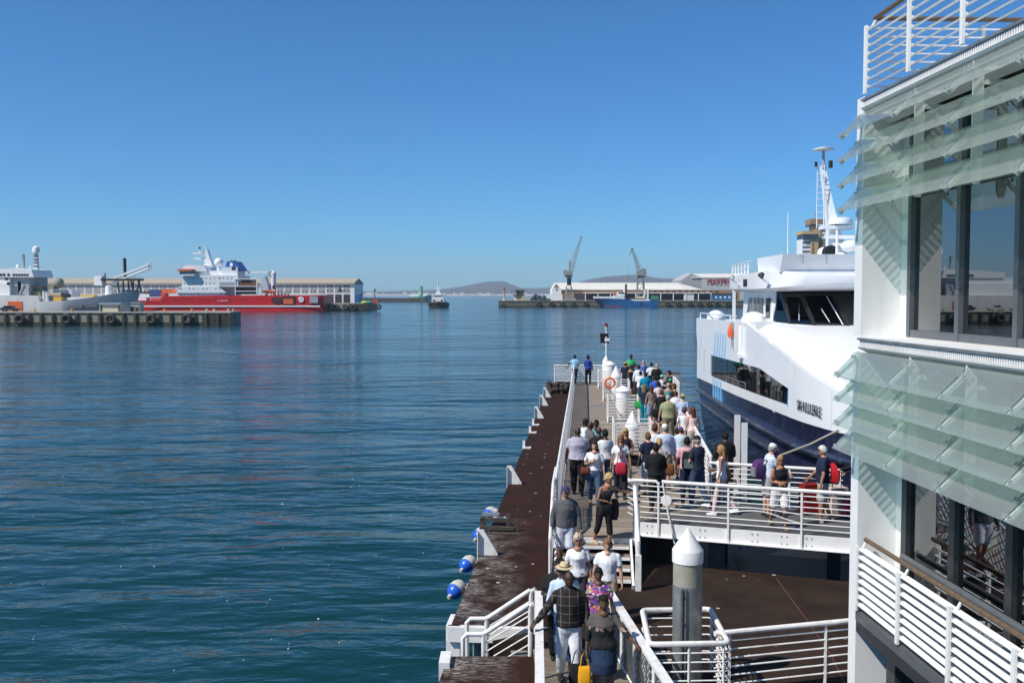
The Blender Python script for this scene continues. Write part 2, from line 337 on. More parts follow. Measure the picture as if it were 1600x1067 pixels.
# ------------------------------------------------------------------ water
def water_mat():
    m, n, l, p = new_mat('harbour_water')
    p.inputs['Base Color'].default_value = (0.003, 0.034, 0.034, 1); p.inputs['Roughness'].default_value = 0.09; p.inputs['IOR'].default_value = 1.333
    tc = n.new('ShaderNodeTexCoord')
    # wind patches: broad noise that calms or roughens the ripples
    mp0 = n.new('ShaderNodeMapping'); mp0.inputs['Scale'].default_value = (0.012, 0.045, 1); l.new(tc.outputs['Object'], mp0.inputs[0])
    n0 = n.new('ShaderNodeTexNoise'); n0.inputs['Scale'].default_value = 1.0; n0.inputs['Detail'].default_value = 4; l.new(mp0.outputs[0], n0.inputs['Vector'])
    pr = n.new('ShaderNodeMapRange'); pr.inputs[1].default_value = 0.36; pr.inputs[2].default_value = 0.62; pr.inputs[3].default_value = 0.45; pr.inputs[4].default_value = 1.0; l.new(n0.outputs['Fac'], pr.inputs[0])
    prev = None
    for sxx, syy, rot, scale, det, strength, dist in ((0.45, 1.0, 8, 0.07, 2, 0.8, 1.5), (0.38, 1.0, -7, 0.40, 3, 0.9, 0.64), (0.5, 1.0, 14, 1.5, 4, 0.9, 0.14), (0.8, 1.0, -20, 5.5, 3, 0.5, 0.012)):
        mp = n.new('ShaderNodeMapping'); mp.inputs['Scale'].default_value = (sxx, syy, 1); mp.inputs['Rotation'].default_value = (0, 0, R(rot)); l.new(tc.outputs['Object'], mp.inputs[0])
        nz = n.new('ShaderNodeTexNoise'); nz.inputs['Scale'].default_value = scale; nz.inputs['Detail'].default_value = det; nz.inputs['Roughness'].default_value = 0.5; nz.inputs['Distortion'].default_value = 0.35
        l.new(mp.outputs[0], nz.inputs['Vector'])
        b = n.new('ShaderNodeBump'); b.inputs['Distance'].default_value = dist
        ms = n.new('ShaderNodeMath'); ms.operation = 'MULTIPLY'; ms.inputs[1].default_value = strength; l.new(pr.outputs[0], ms.inputs[0]); l.new(ms.outputs[0], b.inputs['Strength'])
        l.new(nz.outputs['Fac'], b.inputs['Height'])
        if prev: l.new(prev.outputs[0], b.inputs['Normal'])
        prev = b
    l.new(prev.outputs[0], p.inputs['Normal'])
    return m
ys = [-60, 0, 30, 80, 200, 500, 1200, 3000, 7000]; xs = [-6500, -2000, -600, -150, 0, 150, 600, 2000, 6500]
wb = MB(); wb.add([(x, y, 0) for y in ys for x in xs], [(j*9+i, j*9+i+1, j*9+i+10, j*9+i+9) for j in range(8) for i in range(8)])
wo = struct(wb.build('water', water_mat(), smooth=None)); wo['label'] = 'rippled blue green harbour water'
# ================================================================== PIER
def slab(poly, z0, z1): return MB().prism(poly, z0, z1, 'z')
def vw(v, s): p = pier(v, s, 0); return (p.x, p.y)
# maroon walkway along the water edge (local frame of the pier, origin at its near left corner)
WS0, WS1 = 17.7, 61.5
o = MB().box((0, 0, -0.34), (1.95, WS1 - WS0, 0)).build('walkway', maroon_conc); struct(o)
o.location = pier(-2.5, WS0, ZP); o.rotation_euler = (0, 0, PROT); o['label'] = 'maroon concrete walkway streaked with bird droppings along the water'
# its white steel edge beam facing the steps, with piles below
eb = MB().box((-0.06, -0.14, -0.30), (1.95, 0, -0.02)); eb.box((-0.10, -0.06, -0.62), (0.16, 0.6, -0.02)); eb.box((0.95, -0.10, -0.95), (1.5, 0.0, -0.3))
e = eb.build('edge_beam', rail_white, o)
for s in range(1, 44, 6):
    MB().lathe([(0.22, -3.0), (0.22, -0.3)], 10, (0.5, s, 0)).build('support_pile', concrete, o)
    MB().lathe([(0.22, -3.0), (0.22, -0.3)], 10, (1.6, s, 0)).build('support_pile', concrete, o)
# brown platform
poly = [(-0.35, 16.95), vw(-0.53, 17.72), vw(-0.53, 21.95), (3.25, 21.95), (8.2, 20.15), (9.5, 20.0), (9.5, 9.0), (0.42, 9.0), (0.42, 16.95)]
p0 = Vector((0.42, 16.9, ZP))
o = slab([(a - p0.x, b - p0.y) for a, b in poly], -0.45, 0.0).build('platform', brown_conc, smooth=None); o.location = p0; struct(o); o['label'] = 'dark brown concrete platform between the steps and the building'
# near landing with droppings
o = slab([(0, 0), (1.5, 0), (1.5, -5), (-0.35, -5)], -0.5, 0.0).build('landing', maroon_conc, smooth=None); o.location = (-1.10, 16.25, ZP - 0.02); struct(o)
MB().box((-0.12, -0.55, -0.25), (0.06, -0.02, 0.10)).build('edge_cleat', rail_white, o)
# thin reddish cable across the platform
c0, c1, c2, c3 = on(1213, 903, ZP + .01), on(1262, 970, ZP + .01), on(1300, 1025, ZP + .01), on(1330, 1090, ZP + .01)
o = MB().tube([c0, c1, c2, c3], 0.008, 6).build('cable', mat('red_cable', (0.14, 0.045, 0.035), 0.7)); tag(o, 'thin reddish cable lying across the brown platform', 'cable'); base_to(o, c1)

# timber deck: single planks near, the far ones joined
def vright(s): return 1.12 if s < 22.4 else 3.45 if s < 30 else 3.45 + (s - 30) * 0.06 if s < 40 else 4.7
deck = MB().box((-0.6, 0.4, -0.42), (0.95, 36.6, -0.10)).box((1.0, 3.9, -0.40), (3.3, 36.6, -0.11)).build('pier_deck', timber_dark); struct(deck)
DS0 = 21.4
deck.location = pier(0, DS0, ZD); deck.rotation_euler = (0, 0, PROT); deck['label'] = 'weathered timber pier deck with cross planks'
MB().box((-0.68, -0.04, -0.20), (1.14, 0.02, -0.045)).build('front_beam', rail_white, deck)
MB().box((-0.72, 0.0, -0.30), (-0.60, 37.2, 0.03)).build('side_beam', rail_white, deck)
PL = {}
def plank_mesh(wd):
    k = round(wd, 1)
    if k not in PL: PL[k] = MB().box((0, 0, -0.045), (k, 0.192, 0)).mesh('plank', deck_wood)
    return PL[k]
far = MB(); s = DS0
while s < 59:
    a = -0.66; wd = vright(s) - a
    dz = random.uniform(-.004, .004)
    if s < 42:
        q = link('plank', plank_mesh(wd), deck); q.location = (a + random.uniform(-.02, .02), s - DS0, dz)
    else: far.box((a, s - DS0, -0.045 + dz), (a + wd, s - DS0 + 0.192, dz))
    s += 0.2
q = stuff(far.build('far_planks', deck_wood, deck, smooth=None))
MB().box((0.35, 24.9, 0.003), (1.0, 25.35, 0.010)).build('hatch_plate', steel, deck)
for sp in range(2, 37, 5):
    for vv in (-0.2, 3.2): MB().lathe([(0.2, -4.6), (0.2, -0.4)], 10, (vv, sp, 0)).build('support_pile', concrete, deck)

# white steps down to the platform
st = thing('pier_steps', 'short white-edged steps from the timber deck down to the brown platform', 'steps', pier(0.2, 20.3, ZP), PROT)
for i in range(4):
    z = ZD - ZP - 0.16*(i+1); y = (21.38 - 0.3*(i+1)) - 20.3
    t = MB().box((-0.80, y, z-0.05), (0.78, y+0.3, z)).build('tread', deck_wood, st)
    MB().box((-0.80, y-0.03, z-0.055), (0.78, y-0.002, z+0.004)).build('nosing', white, t)
for vx in (-0.84, 0.82):
    MB().bar((vx, 1.12, 0.66), (vx, -0.25, 0.0), 0.05, 0.24).build('stringer', rail_white, st)
# right handrail of the steps, slatted
rp = [(0.92, 1.20, 0.80), (0.92, -0.30, 0.0)]
for k in range(9):
    MB().bar((0.92, 1.15, 0.86 + 0.11*k), (0.92, -0.18, 0.10 + 0.11*k), 0.02, 0.03).build('slat', rail_white, st)
MB().tube([(0.92, 1.35, 1.86), (0.92, 1.15, 1.84), (0.92, -0.25, 1.02), (0.92, -0.28, 0.05)], 0.045, 10).build('handrail', rail_white, st)
MB().tube([(0.92, 1.2, 0.6), (0.92, 1.2, 1.83)], 0.045, 10).build('post', rail_white, st)
MB().box((0.86, -0.34, 0.0), (0.98, -0.20, 0.75)).build('post', rail_white, st)

def wire(mb, p, q, h0, h1, pitch=0.11, r=0.006, up=Vector((0,0,1))):
    """diamond wire mesh between two uprights p and q (base points), from height h0 to h1"""
    p, q = Vector(p), Vector(q); L = (q - p).length; H = h1 - h0
    def pt(a, b): return p + (q - p) * (a / L) + up * (h0 + b)
    n = int((L + H) / pitch)
    for i in range(n + 1):
        for sgn in (0, 1):
            a0 = i * pitch
            # from (a0,0) going up-left
            x0, y0, x1, y1 = a0, 0.0, a0 - H, H
            if x0 > L: y0 += x0 - L; x0 = L
            if x1 < 0: y1 += x1; x1 = 0.0
            if y1 - y0 < 0.02: continue
            A, B = (pt(x0, y0), pt(x1, y1)) if sgn == 0 else (pt(L - x0, y0), pt(L - x1, y1))
            mb.tube([A, B], r, 3)
    return mb
def mesh_fence(label, pts, h, post_gap=2.4, group=None, pitch=0.11, rail_r=0.035, wr=0.006, mesh_material=None, flat=False):
    """pts: list of base points; parts in world coordinates"""
    pts = [Vector(p) for p in pts]
    t = thing('mesh_fence', label, 'fence', pts[0], world=True, group=group)
    wm = MB()
    for a, b in zip(pts, pts[1:]):
        L = (b - a).length; n = max(1, round(L / post_gap))
        for i in range(n + 1):
            p = a + (b - a) * (i / n)
            if i < n or b is pts[-1]: MB().tube([p, p + Vector((0, 0, h))], rail_r * 0.9, 8).build('post', rail_white, t)
        if flat: MB().bar(a + Vector((0,0,h)), b + Vector((0,0,h)), 0.13, 0.05).build('top_rail', rail_white, t)
        else: MB().tube([a + Vector((0,0,h)), b + Vector((0,0,h))], rail_r, 8).build('top_rail', rail_white, t)
        MB().tube([a + Vector((0,0,0.08)), b + Vector((0,0,0.08))], 0.02, 6).build('bottom_rail', rail_white, t)
        wire(wm, a, b, 0.08, h, pitch, wr)
    o = wm.build('wire_mesh', mesh_material or steel, t, smooth=None); o['kind'] = 'stuff'
    return t
white_wire = mat('white_wire', (0.68, 0.66, 0.62), 0.5, var=0.15)
mesh_fence('long white mesh fence along the water side of the timber deck', [pier(-0.68, 22.2, ZD), pier(-0.68, 58.9, ZD)], 1.12, 2.6, pitch=0.2, wr=0.02, mesh_material=white_wire)
mesh_fence('white mesh fence sloping down beside the pier steps', [pier(-0.72, 23.6, ZD), pier(-0.72, 21.6, ZD), pier(-0.72, 19.7, ZP)], 1.12, 1.6, pitch=0.2, wr=0.02, mesh_material=white_wire)
mesh_fence('low mesh fence closing off the far end of the pier', [pier(-1.9, 58.95, ZD), pier(1.25, 58.95, ZD)], 1.05, 1.1, pitch=0.2, wr=0.02, mesh_material=white_wire)
mesh_fence('flat white topped mesh rail on the water side of the near footbridge', [(0.47, 16.6, ZP + .02), (0.36, 12.2, ZP + .02)], 0.97, 1.5, flat=True)
mesh_fence('flat white topped mesh rail beside the tubular pile cage', [(1.72, 16.5, ZP + .02), (1.90, 14.6, ZP + .02), (2.14, 12.2, ZP + .02)], 0.97, 1.0, flat=True)
# near footbridge boards on the platform
fb = thing('footbridge', 'short boarded footbridge floor below the walking couple', 'footbridge', (1.15, 14.3, ZP), math.atan(0.03))
bm_ = MB().box((0, 0, 0), (1.45, 0.18, 0.035)).mesh('plank', deck_wood)
for i in range(22):
    q = link('plank', bm_, fb); q.location = (-0.72, -2.0 + i*0.19, random.uniform(0, .004))

# tyre-less rubble and old net at the end of the walkway
nb = MB()
random.seed(3)
for i in range(90):
    c = pier(-2.4 + random.random()*1.6, 60.1 + random.random()*1.2, ZP); r = random.uniform(.07, .22)
    M_ = Matrix.Rotation(random.uniform(0, 3), 4, 'Z') @ Matrix.Rotation(random.uniform(-.6, .6), 4, 'X')
    nb.box((-r, -r*.7, -r*.6), (r*random.uniform(.7, 1.6), r*.7, r*.6), Matrix.Translation((c.x, c.y, ZP + r*.4 + random.random()**2*.55)) @ M_)
for i in range(14):
    c = pier(-2.3 + random.random()*1.5, 60.2 + random.random(), ZP); nb.tube([c, c + Vector((random.uniform(-.6, .6), random.uniform(-.3, .3), random.uniform(.3, .9)))], .025, 5)
o = nb.build('debris_heap', timber_dark); tag(o, 'heap of dark rubble and old rope at the far end of the maroon walkway', 'debris'); base_to(o, pier(-1.5, 60.5, ZP))

# white fender brackets on the water edge
brm = MB().prism([(0, -0.42), (0.10, -0.42), (0.10, 0.02), (0.46, 0.02), (0.46, 0.06), (0.13, 0.62), (0.0, 0.62)], -0.035, 0.035, 'y')
brm.box((-0.02, -0.13, -0.5), (0.0, 0.13, 0.6))
brm = brm.mesh('fender_bracket', rail_white)
low = MB().box((0, -0.06, -0.3), (0.10, 0.06, 0.30)).box((0, -0.16, 0.0), (0.34, 0.16, 0.05)).mesh('fender_bracket', rail_white)
for (x, y, k, lab) in ((757, 868, 0, 'tall white steel bracket at the water edge between the second and third blue buoy'), (800, 757, 0, 'tall white steel bracket at the water edge beyond the timber ladder landing'),
                       (832, 654, 0, 'white triangular bracket nearest the low rusty brackets'), (840, 634, 0, 'middle one of three white triangular brackets in a row'), (845, 621, 0, 'white triangular bracket closest to the rubble heap'),
                       (786, 812, 1, 'low white bracket with a foot plate just in front of the timber ladder landing'), (818, 700, 1, 'low rusty white bracket on the water edge nearest the tall bracket'), (827, 676, 1, 'middle one of three low rusty white brackets'), (830, 664, 1, 'low rusty white bracket nearest the triangular brackets')):
    p = on(x, y, ZP); o = bpy.data.objects.new('fender_bracket', low if k else brm); C.objects.link(o)
    sN = p.dot(PU); o.location = pier(-2.52, sN, ZP); o.rotation_euler = (0, 0, PROT)
    tag(o, lab, 'bracket', 'brackets along the water edge')
# timber ladder landing
tl = thing('ladder_landing', 'small dark timber ladder landing fixed to the water edge of the walkway', 'landing', pier(-2.5, 25.2, ZP), PROT)
for k, (a, b, z) in enumerate(((-0.26, 0.50, .28), (-0.26, 0.66, .12), (-0.10, .85, .02))):
    MB().box((a, -0.55 - .28*k + .4, z-.08), (b, -0.43 - .28*k + .4, z)).build('beam', timber_dark, tl)
for a, y in ((-0.22, -.1), (-0.22, .3), (0.45, 0.2), (0.7, -.35)):
    MB().box((a-.05, y-.05, -0.5 if a < 0 else 0), (a+.05, y+.05, .3)).build('post', timber_dark, tl)
MB().box((-0.26, 0.05, .28), (.2, .45, .31)).build('top_plate', steel, tl)

# blue and white buoy fenders
def buoy(x, y, lab):
    p = on(x, y, ZP - 0.15); p = pier(-2.74, p.dot(PU), ZP - 0.12)
    t = thing('buoy_fender', lab, 'buoy', p, PROT, 'blue and white buoys on the water edge')
    M = Matrix.Rotation(R(68), 3, 'Y') @ Matrix.Rotation(R(-25), 3, 'X'); M = Matrix.Rotation(R(35), 3, 'Z') @ M
    prof = [(0.03, -0.25), (0.09, -0.23), (0.15, -0.165), (0.175, -0.07)]
    MB().lathe(prof, 16, (0,0,0), M).build('blue_end', blue_buoy, t)
    MB().lathe([(0.176, -0.069), (0.180, 0.0), (0.170, 0.08), (0.135, 0.16), (0.07, 0.21), (0.02, 0.22)], 16, (0,0,0), M).build('body', white_buoy, t)
    MB().lathe([(0.04, -0.33), (0.045, -0.24)], 10, (0,0,0), M).build('eyelet', white_buoy, t)
    MB().tube([M @ Vector((0,0,-0.31)), (0.16, -0.04, -0.05), (0.24, 0, 0.12)], 0.012, 6).build('rope', white_buoy, t)
buoy(722, 922, 'blue and white buoy fender closest to the tubular step rails')
buoy(739, 882, 'blue and white buoy fender second from the tubular step rails')
buoy(752, 836, 'mostly white buoy fender hanging behind the tall bracket')
buoy(766, 803, 'blue and white buoy fender beside the timber ladder landing')

# tubular rails of the little water steps
for (y, x0, ztop, lab) in ((17.35, 0.45, 2.22, 'bent white tubular stair rail against the maroon walkway'), (16.55, 0.42, 2.22, 'bent white tubular stair rail beside the near landing')):
    t = thing('tubular_stair_rail', lab, 'stair rail', (x0 - 0.6, y, ZP), world=True, group='rails of the water steps')
    zl = ztop - 0.56; xm, xl = x0 - 0.92, x0 - 1.28
    MB().tube([(x0, y, ztop - .55), (x0, y, ztop - .06), (x0 - .05, y, ztop), (x0 - .12, y, ztop - .03), (xm + .05, y, zl + .03), (xm - .03, y, zl), (xl + .07, y, zl), (xl, y, zl - .07), (xl, y, zl - 0.95)], 0.042, 10).build('handrail', rail_white, t)
    MB().tube([(x0 - .1, y, ztop - .05), (x0 - .1, y, ztop - 1.3)], 0.042, 10).build('post', rail_white, t)
    MB().tube([(xm, y, zl), (xm, y, zl - 0.8)], 0.04, 10).build('post', rail_white, t)
    for k in range(1, 5 if y < 17 else 3): MB().tube([(x0 - .1, y, ztop - .05 - .17*k), (xm + (.06*k if k > 2 else 0), y, zl - .17*k + (.04*k if k > 2 else 0))], 0.013, 6).build('bar', rail_white, t)
ws = thing('water_steps', 'wet dark steps going down to the water between the landing and walkway', 'steps', (-0.5, 16.9, 0.6), world=True)
for k in range(5): MB().box((0.28 - .3*(k+1), 16.62, 1.22 - .19*k - .06), (0.28 - .3*k, 17.3, 1.22 - .19*k)).build('tread', concrete, ws)
MB().bar((0.28, 16.6, 1.1), (-1.2, 16.6, 0.17), .05, .2).build('stringer', rail_white, ws); MB().bar((0.28, 17.32, 1.1), (-1.2, 17.32, 0.17), .05, .2).build('stringer', rail_white, ws)

# ------------------------------------------------------------------ piles and cages
def cone_pile(label, c, r, z0, ztop, coneh, band, lower=None):
    t = thing('mooring_pile', label, 'pile', (c[0], c[1], z0), group='mooring piles')
    H = ztop - z0
    MB().lathe([(0.004, H), (r*1.05, H - coneh), (r*1.07, H - coneh - .01), (r*1.07, H - coneh - band), (r*0.6, H - coneh - band)][::-1], 28).build('cap', white, t)
    if lower:
        MB().lathe([(r, 0.0 if lower is True else -2.2), (r, H - coneh - band + .01)], 28).build('shaft', pile_conc, t)
        hl = H - coneh - band - 0.36
        s_ = MB().lathe([(r*1.02, -2.0), (r*1.02, hl), (r*1.0, hl)], 28).build('sleeve', steel, t)
        MB().box((-0.155, -r*1.02 - .035, -1.5), (-0.125, -r*0.8, hl)).build('flange', steel, s_); MB().box((-0.09, -r*1.02 - .03, -1.5), (-0.065, -r*0.8, hl)).build('flange', steel, s_)
        for k in range(4): MB().lathe([(0.02, 0), (0.02, .05)], 8, (-.108, -r*1.03, hl - .12 - .42*k), Matrix.Rotation(R(90), 3, 'X')).build('bolt', rubber, s_)
    else: MB().lathe([(r, -2.0), (r, H - coneh - band + .01)], 24).build('shaft', white, t)
    return t
cone_pile('cone capped steel sleeved mooring pile inside the tubular cage', (2.78, 15.0), 0.228, ZP, 3.93, 0.345, 0.20, lower='deep')
cages = []
def cage(name_label, c, ds, base):
    """square slatted railing round a pile, 1.3 m wide"""
    t = thing('pile_cage', name_label, 'railing', c, PROT, 'slatted white cages round the piles')
    for x in (-.65, .65):
        for y in (-.65, .65): MB().box((x-.035, y-.035, 0), (x+.035, y+.035, 1.05)).build('post', rail_white, t)
    for x in (-.65, .65): MB().box((x-.03, -.03, 0), (x+.03, .03, 1.0)).build('post', rail_white, t)
    for k in range(8):
        z = 0.10 + k*0.125; hh = 0.028 if k < 7 else 0.035; wd = 0.02 if k < 7 else .04
        rg = MB()
        for a, b in (((-.66, -.66), (.66, -.66)), ((.66, -.66), (.66, .66)), ((.66, .66), (-.66, .66)), ((-.66, .66), (-.66, -.66))): rg.bar((a[0], a[1], z), (b[0], b[1], z), wd, hh)
        rg.build('rail_ring', rail_white, t)
    for x in (-.66, .66): MB().prism([(-.66, 0), (-.86, 0), (-.66, .25)], x-.02, x+.02, 'x').build('foot_bracket', rail_white, t)
    return t
for (d, xc, kind, ztop, lab, clab) in ((33.35, 989, 'cone', 3.55, 'white cone capped pile in the cage closest to the deck steps', 'white slatted cage round the cone capped pile behind the sunglasses women'),
                                  (41.2, 974, 'dome', 3.68, 'broad white domed pile in the second cage along the deck', 'white slatted cage round the broad domed pile'),
                                  (49.2, 963, 'cone', 3.95, 'white cone capped pile beside the orange lifebuoy', 'white slatted cage carrying the orange lifebuoy'),
                                  (55.6, 953, 'dome', 3.75, 'white domed pile in the last cage below the light mast', 'white slatted cage at the far end by the light mast')):
    X = (xc - 800) * d / F
    cage(clab, (X, d, ZD), d, 0)
    if kind == 'cone': cone_pile(lab, (X, d), 0.24, ZD, ztop, 0.5, 0.12)
    else:
        t = thing('mooring_pile', lab, 'pile', (X, d, ZD), group='mooring piles')
        MB().lathe([(0.20, -2), (0.20, 0.0), (0.31, 0.55), (0.31, ztop - ZD - .22)], 24).build('shaft', white, t)
        MB().lathe([(0.34, ztop - ZD - .24), (0.34, ztop - ZD - .20), (0.20, ztop - ZD - .08), (0.02, ztop - ZD)], 24).build('cap', white, t)
# lifebuoy on the third cage
p = at(953, 598, 48.42); t = MB()
rgs = []
for i in range(20):
    a = 2*math.pi*i/20; cc = Vector((math.cos(a)*.235, 0, math.sin(a)*.235)); rr = Vector((math.cos(a), 0, math.sin(a)))
    rgs.append([cc + rr*math.cos(b)*.055 + Vector((0, math.sin(b)*.05, 0)) for b in [2*math.pi*j/10 for j in range(10)]])
rgs.append(rgs[0]); t.loft(rgs, caps=False)
o = t.build('lifebuoy', orange, smooth=60); o.location = p; tag(o, 'orange ring lifebuoy hung on the white cage', 'lifebuoy')
# light mast pile at the end
p = at(947, 575, 58.6)
t = thing('light_mast', 'white pile with a solar panel and red lamp on a thin mast', 'light', (p.x, p.y, 0.2))
B = -0.2
MB().lathe([(.22, 0), (.22, 3.36), (.06, 3.62), (.05, 3.66)], 20).build('pile', white, t)
MB().tube([(0, 0, 3.6), (0, 0, 5.28)], .045, 10).build('mast', white, t)
MB().lathe([(.08, 5.25), (.09, 5.40), (.06, 5.44)], 12).build('lamp_base', cream, t)
MB().lathe([(.085, 5.42), (.10, 5.52), (.07, 5.64), (.01, 5.68)], 14).build('red_lamp', mat('red_lens', (0.22, 0.012, 0.015), 0.25), t)
Mx = Matrix.Rotation(R(28), 4, 'Z') @ Matrix.Rotation(R(25), 4, 'Y')
MB().box((-.02, -.26, -.32), (.02, .26, .32), Matrix.Translation((-.10, .05, 4.72)) @ Matrix.Rotation(R(72), 4, 'Z') @ Matrix.Rotation(R(-20), 4, 'Y')).build('solar_panel', black, t)
MB().box((-.10, -.16, 4.55), (.19, -.05, 4.72)).build('battery_box', white, t)
MB().tube([(-.26, -.02, 4.42), (0, 0, 4.25)], .02, 6).build('brace', white, t)

# tubular cage round the near pile
t = thing('tubular_cage', 'white tubular cage railing round the sleeved pile', 'railing', (2.7, 14.8, ZP), world=True)
zt = 2.42
cn = [(2.14, 15.55), (3.27, 15.60), (3.22, 14.05), (2.04, 14.0)]
def rounded(c4, z, r=.08):
    out = []
    for i in range(4):
        a, b, d = Vector((*c4[i-1], z)), Vector((*c4[i], z)), Vector((*c4[(i+1)%4], z))
        out += [b + (a-b).normalized()*r, b + ((a-b).normalized() + (d-b).normalized())*r*.3, b + (d-b).normalized()*r]
    return out + [out[0]]
MB().tube(rounded(cn, zt), .042, 10).build('top_rail', rail_white, t)
for k in range(6):
    MB().tube(rounded(cn, zt - .14 - .14*k, .05), .013, 6).build('rail', rail_white, t)
for (a, b) in zip(cn, cn[1:] + cn[:1]):
    for f in (0.06, .5): MB().tube([(a[0] + (b[0]-a[0])*f, a[1] + (b[1]-a[1])*f, ZP), (a[0] + (b[0]-a[0])*f, a[1] + (b[1]-a[1])*f, zt)], .02, 8).build('post', rail_white, t)
# straight platform railing
t = thing('platform_railing', 'white horizontal bar railing across the brown platform beside the tubular cage', 'railing', (4.7, 14.9, ZP), world=True)
a, b = Vector((3.10, 14.45, 0)), Vector((6.6, 15.35, 0))
MB().tube([a + Vector((0,0,2.42)), b + Vector((0,0,2.42))], .042, 10).build('top_rail', rail_white, t)
for k in range(6): MB().tube([a + Vector((0,0,2.29 - .135*k)), b + Vector((0,0,2.29 - .135*k))], .014, 6).build('rail', rail_white, t)
for f in (0.07, .53, .97): MB().box((-.018, -.018, ZP), (.018, .018, 2.4), Matrix.Translation(a + (b-a)*f)).build('post', rail_white, t)

# ------------------------------------------------------------------ gangway to the ferry
gA, gB = Vector((2.95, 22.5, 0)), Vector((8.0, 20.75, 0))       # near edge
fA, fB = Vector((5.05, 24.75, 0)), Vector((8.2, 23.6, 0))       # far edge
gw = thing('gangway', 'grey boarded gangway bridge with white girder leading towards the ferry', 'gangway', ((gA+gB)/2 + Vector((0,0,ZD))), world=True)
grey_boards = mat('grey_boards', (0.085, 0.085, 0.082), 0.8, var=0.25, scale=5, bump=.3)
MB().prism([(gA.x, gA.y), (gB.x, gB.y), (fB.x, fB.y), (fA.x, fA.y), pier(3.3, 24.6, 0)[:2], pier(1.1, 22.6, 0)[:2]], ZD - .10, ZD + .012, 'z').build('floor', grey_boards, gw, smooth=None)
dv = (gB - gA).normalized(); nv = Vector((dv.y, -dv.x, 0))
def gp(f, off, z): return gA + (gB - gA)*f + nv*off + Vector((0, 0, z))
g = MB(); g.bar(gp(0.0, .05, ZD - .11), gp(1, .05, ZD - .11), .06, .30); go = g.build('girder', white, gw)
MB().bar(gp(0.0, .10, ZD - .262), gp(1, .10, ZD - .262), .12, .02).build('flange', white, go)
for f in (0.05, .28, .5, .62, .72, .97):
    for du in (0, .022):
        for dz in (-.02, -.19):
            MB().lathe([(.017, 0), (.017, .012)], 8, gp(f + du, .083, ZD + dz), Matrix.Rotation(math.pi/2, 3, dv)).build('bolt', mid_grey, go)
posts = (0.012, .10, .40, .70, .995)
for f in posts[1:]: MB().bar(gp(f, .10, ZD - .25), gp(f, .10, ZD + 1.02), .045, .045, dv).build('post', rail_white, gw)
MB().tube([gp(0.115, .10, ZD + 1.04), gp(1, .10, ZD + 1.04)], .043, 10).build('handrail', rail_white, gw)
for k in range(7):
    z = ZD + .92 - .125*k
    for i, (f0, f1) in enumerate(((.02, .40), (.40, .70), (.70, 1.0))):
        pts = [gp(f0 + (f1-f0)*j/8, .10, z) for j in range(9)]
        if i == 1 and k in (3, 4):
            for j in range(9): pts[j].z += math.sin(math.pi*min(1, j/6.5))*(.10 if k == 4 else .03) - (.12 if k == 4 else .04)*(j/8)**3
        MB().tube(pts, .014, 6).build('rail', rail_white, gw)
# corner return of the near rail with the name disc
MB().tube([gp(0.10, .10, ZD + .98), gp(.09, .10, ZD + 1.04), gp(0.0, .10, ZD + 1.04), gp(-.03, .02, ZD + 1.0), Vector((2.82, 22.95, ZD + .95))], .036, 8).build('corner_rail', rail_white, gw)
for k in range(7): MB().tube([gp(0.0, .08, ZD + .92 - .125*k), Vector((2.80, 22.95, ZD + .9 - .125*k))], .014, 6).build('rail', rail_white, gw)
MB().box((-.045, -.045, ZD - .3), (.045, .045, ZD + .96), Matrix.Translation(gp(0.0, .1, 0))).build('post', mid_grey, gw)
Md = Matrix.Rotation(math.pi/2, 3, dv)
MB().lathe([(.13, 0), (.13, .02)], 9, gp(.135, .13, ZD + .62), Md).build('round_plate', white, gw)
MB().tube([gp(.12, .13, ZD + 1.0), gp(.145, .14, ZD + .3), gp(.175, .15, ZD - .38)], .022, 8).build('locking_rod', rail_white, gw)
# far rail
dv2 = (fB - fA).normalized()
def fp(f, z): return fA + (fB - fA)*f + Vector((0, 0, z))
MB().tube([fp(0.02, ZD + 1.04), fp(1, ZD + 1.04)], .043, 10).build('handrail', rail_white, gw)
for k in range(7): MB().tube([fp(0.02, ZD + .92 - .125*k), fp(1, ZD + .92 - .125*k)], .014, 6).build('rail', rail_white, gw)
for f in (.03, .12, .62, .98): MB().bar(fp(f, ZD - .1), fp(f, ZD + 1.02), .045, .045, dv2).build('post', rail_white, gw)
# support under the gangway end and dark piles
for (x, y) in ((3.1, 22.75), (7.6, 22.4), (5.4, 24.4)):
    MB().box((x-.12, y-.12, -1.5), (x+.12, y+.12, ZD - .11)).build('support_post', dark_steel, gw)

pn = slab([(-2.0, -1.4), (6.6, -3.1), (6.6, 1.6), (3.2, 3.4), (-2.0, 3.4)], -.9, 0).build('shade_slab', black, smooth=None); pn.location = (3.1, 23.6, .72); tag(pn, 'added black slab standing in for the deep shade below the gangway', 'shade_slab')  # added slab, its black colour makes the gap under the gangway read as shadow
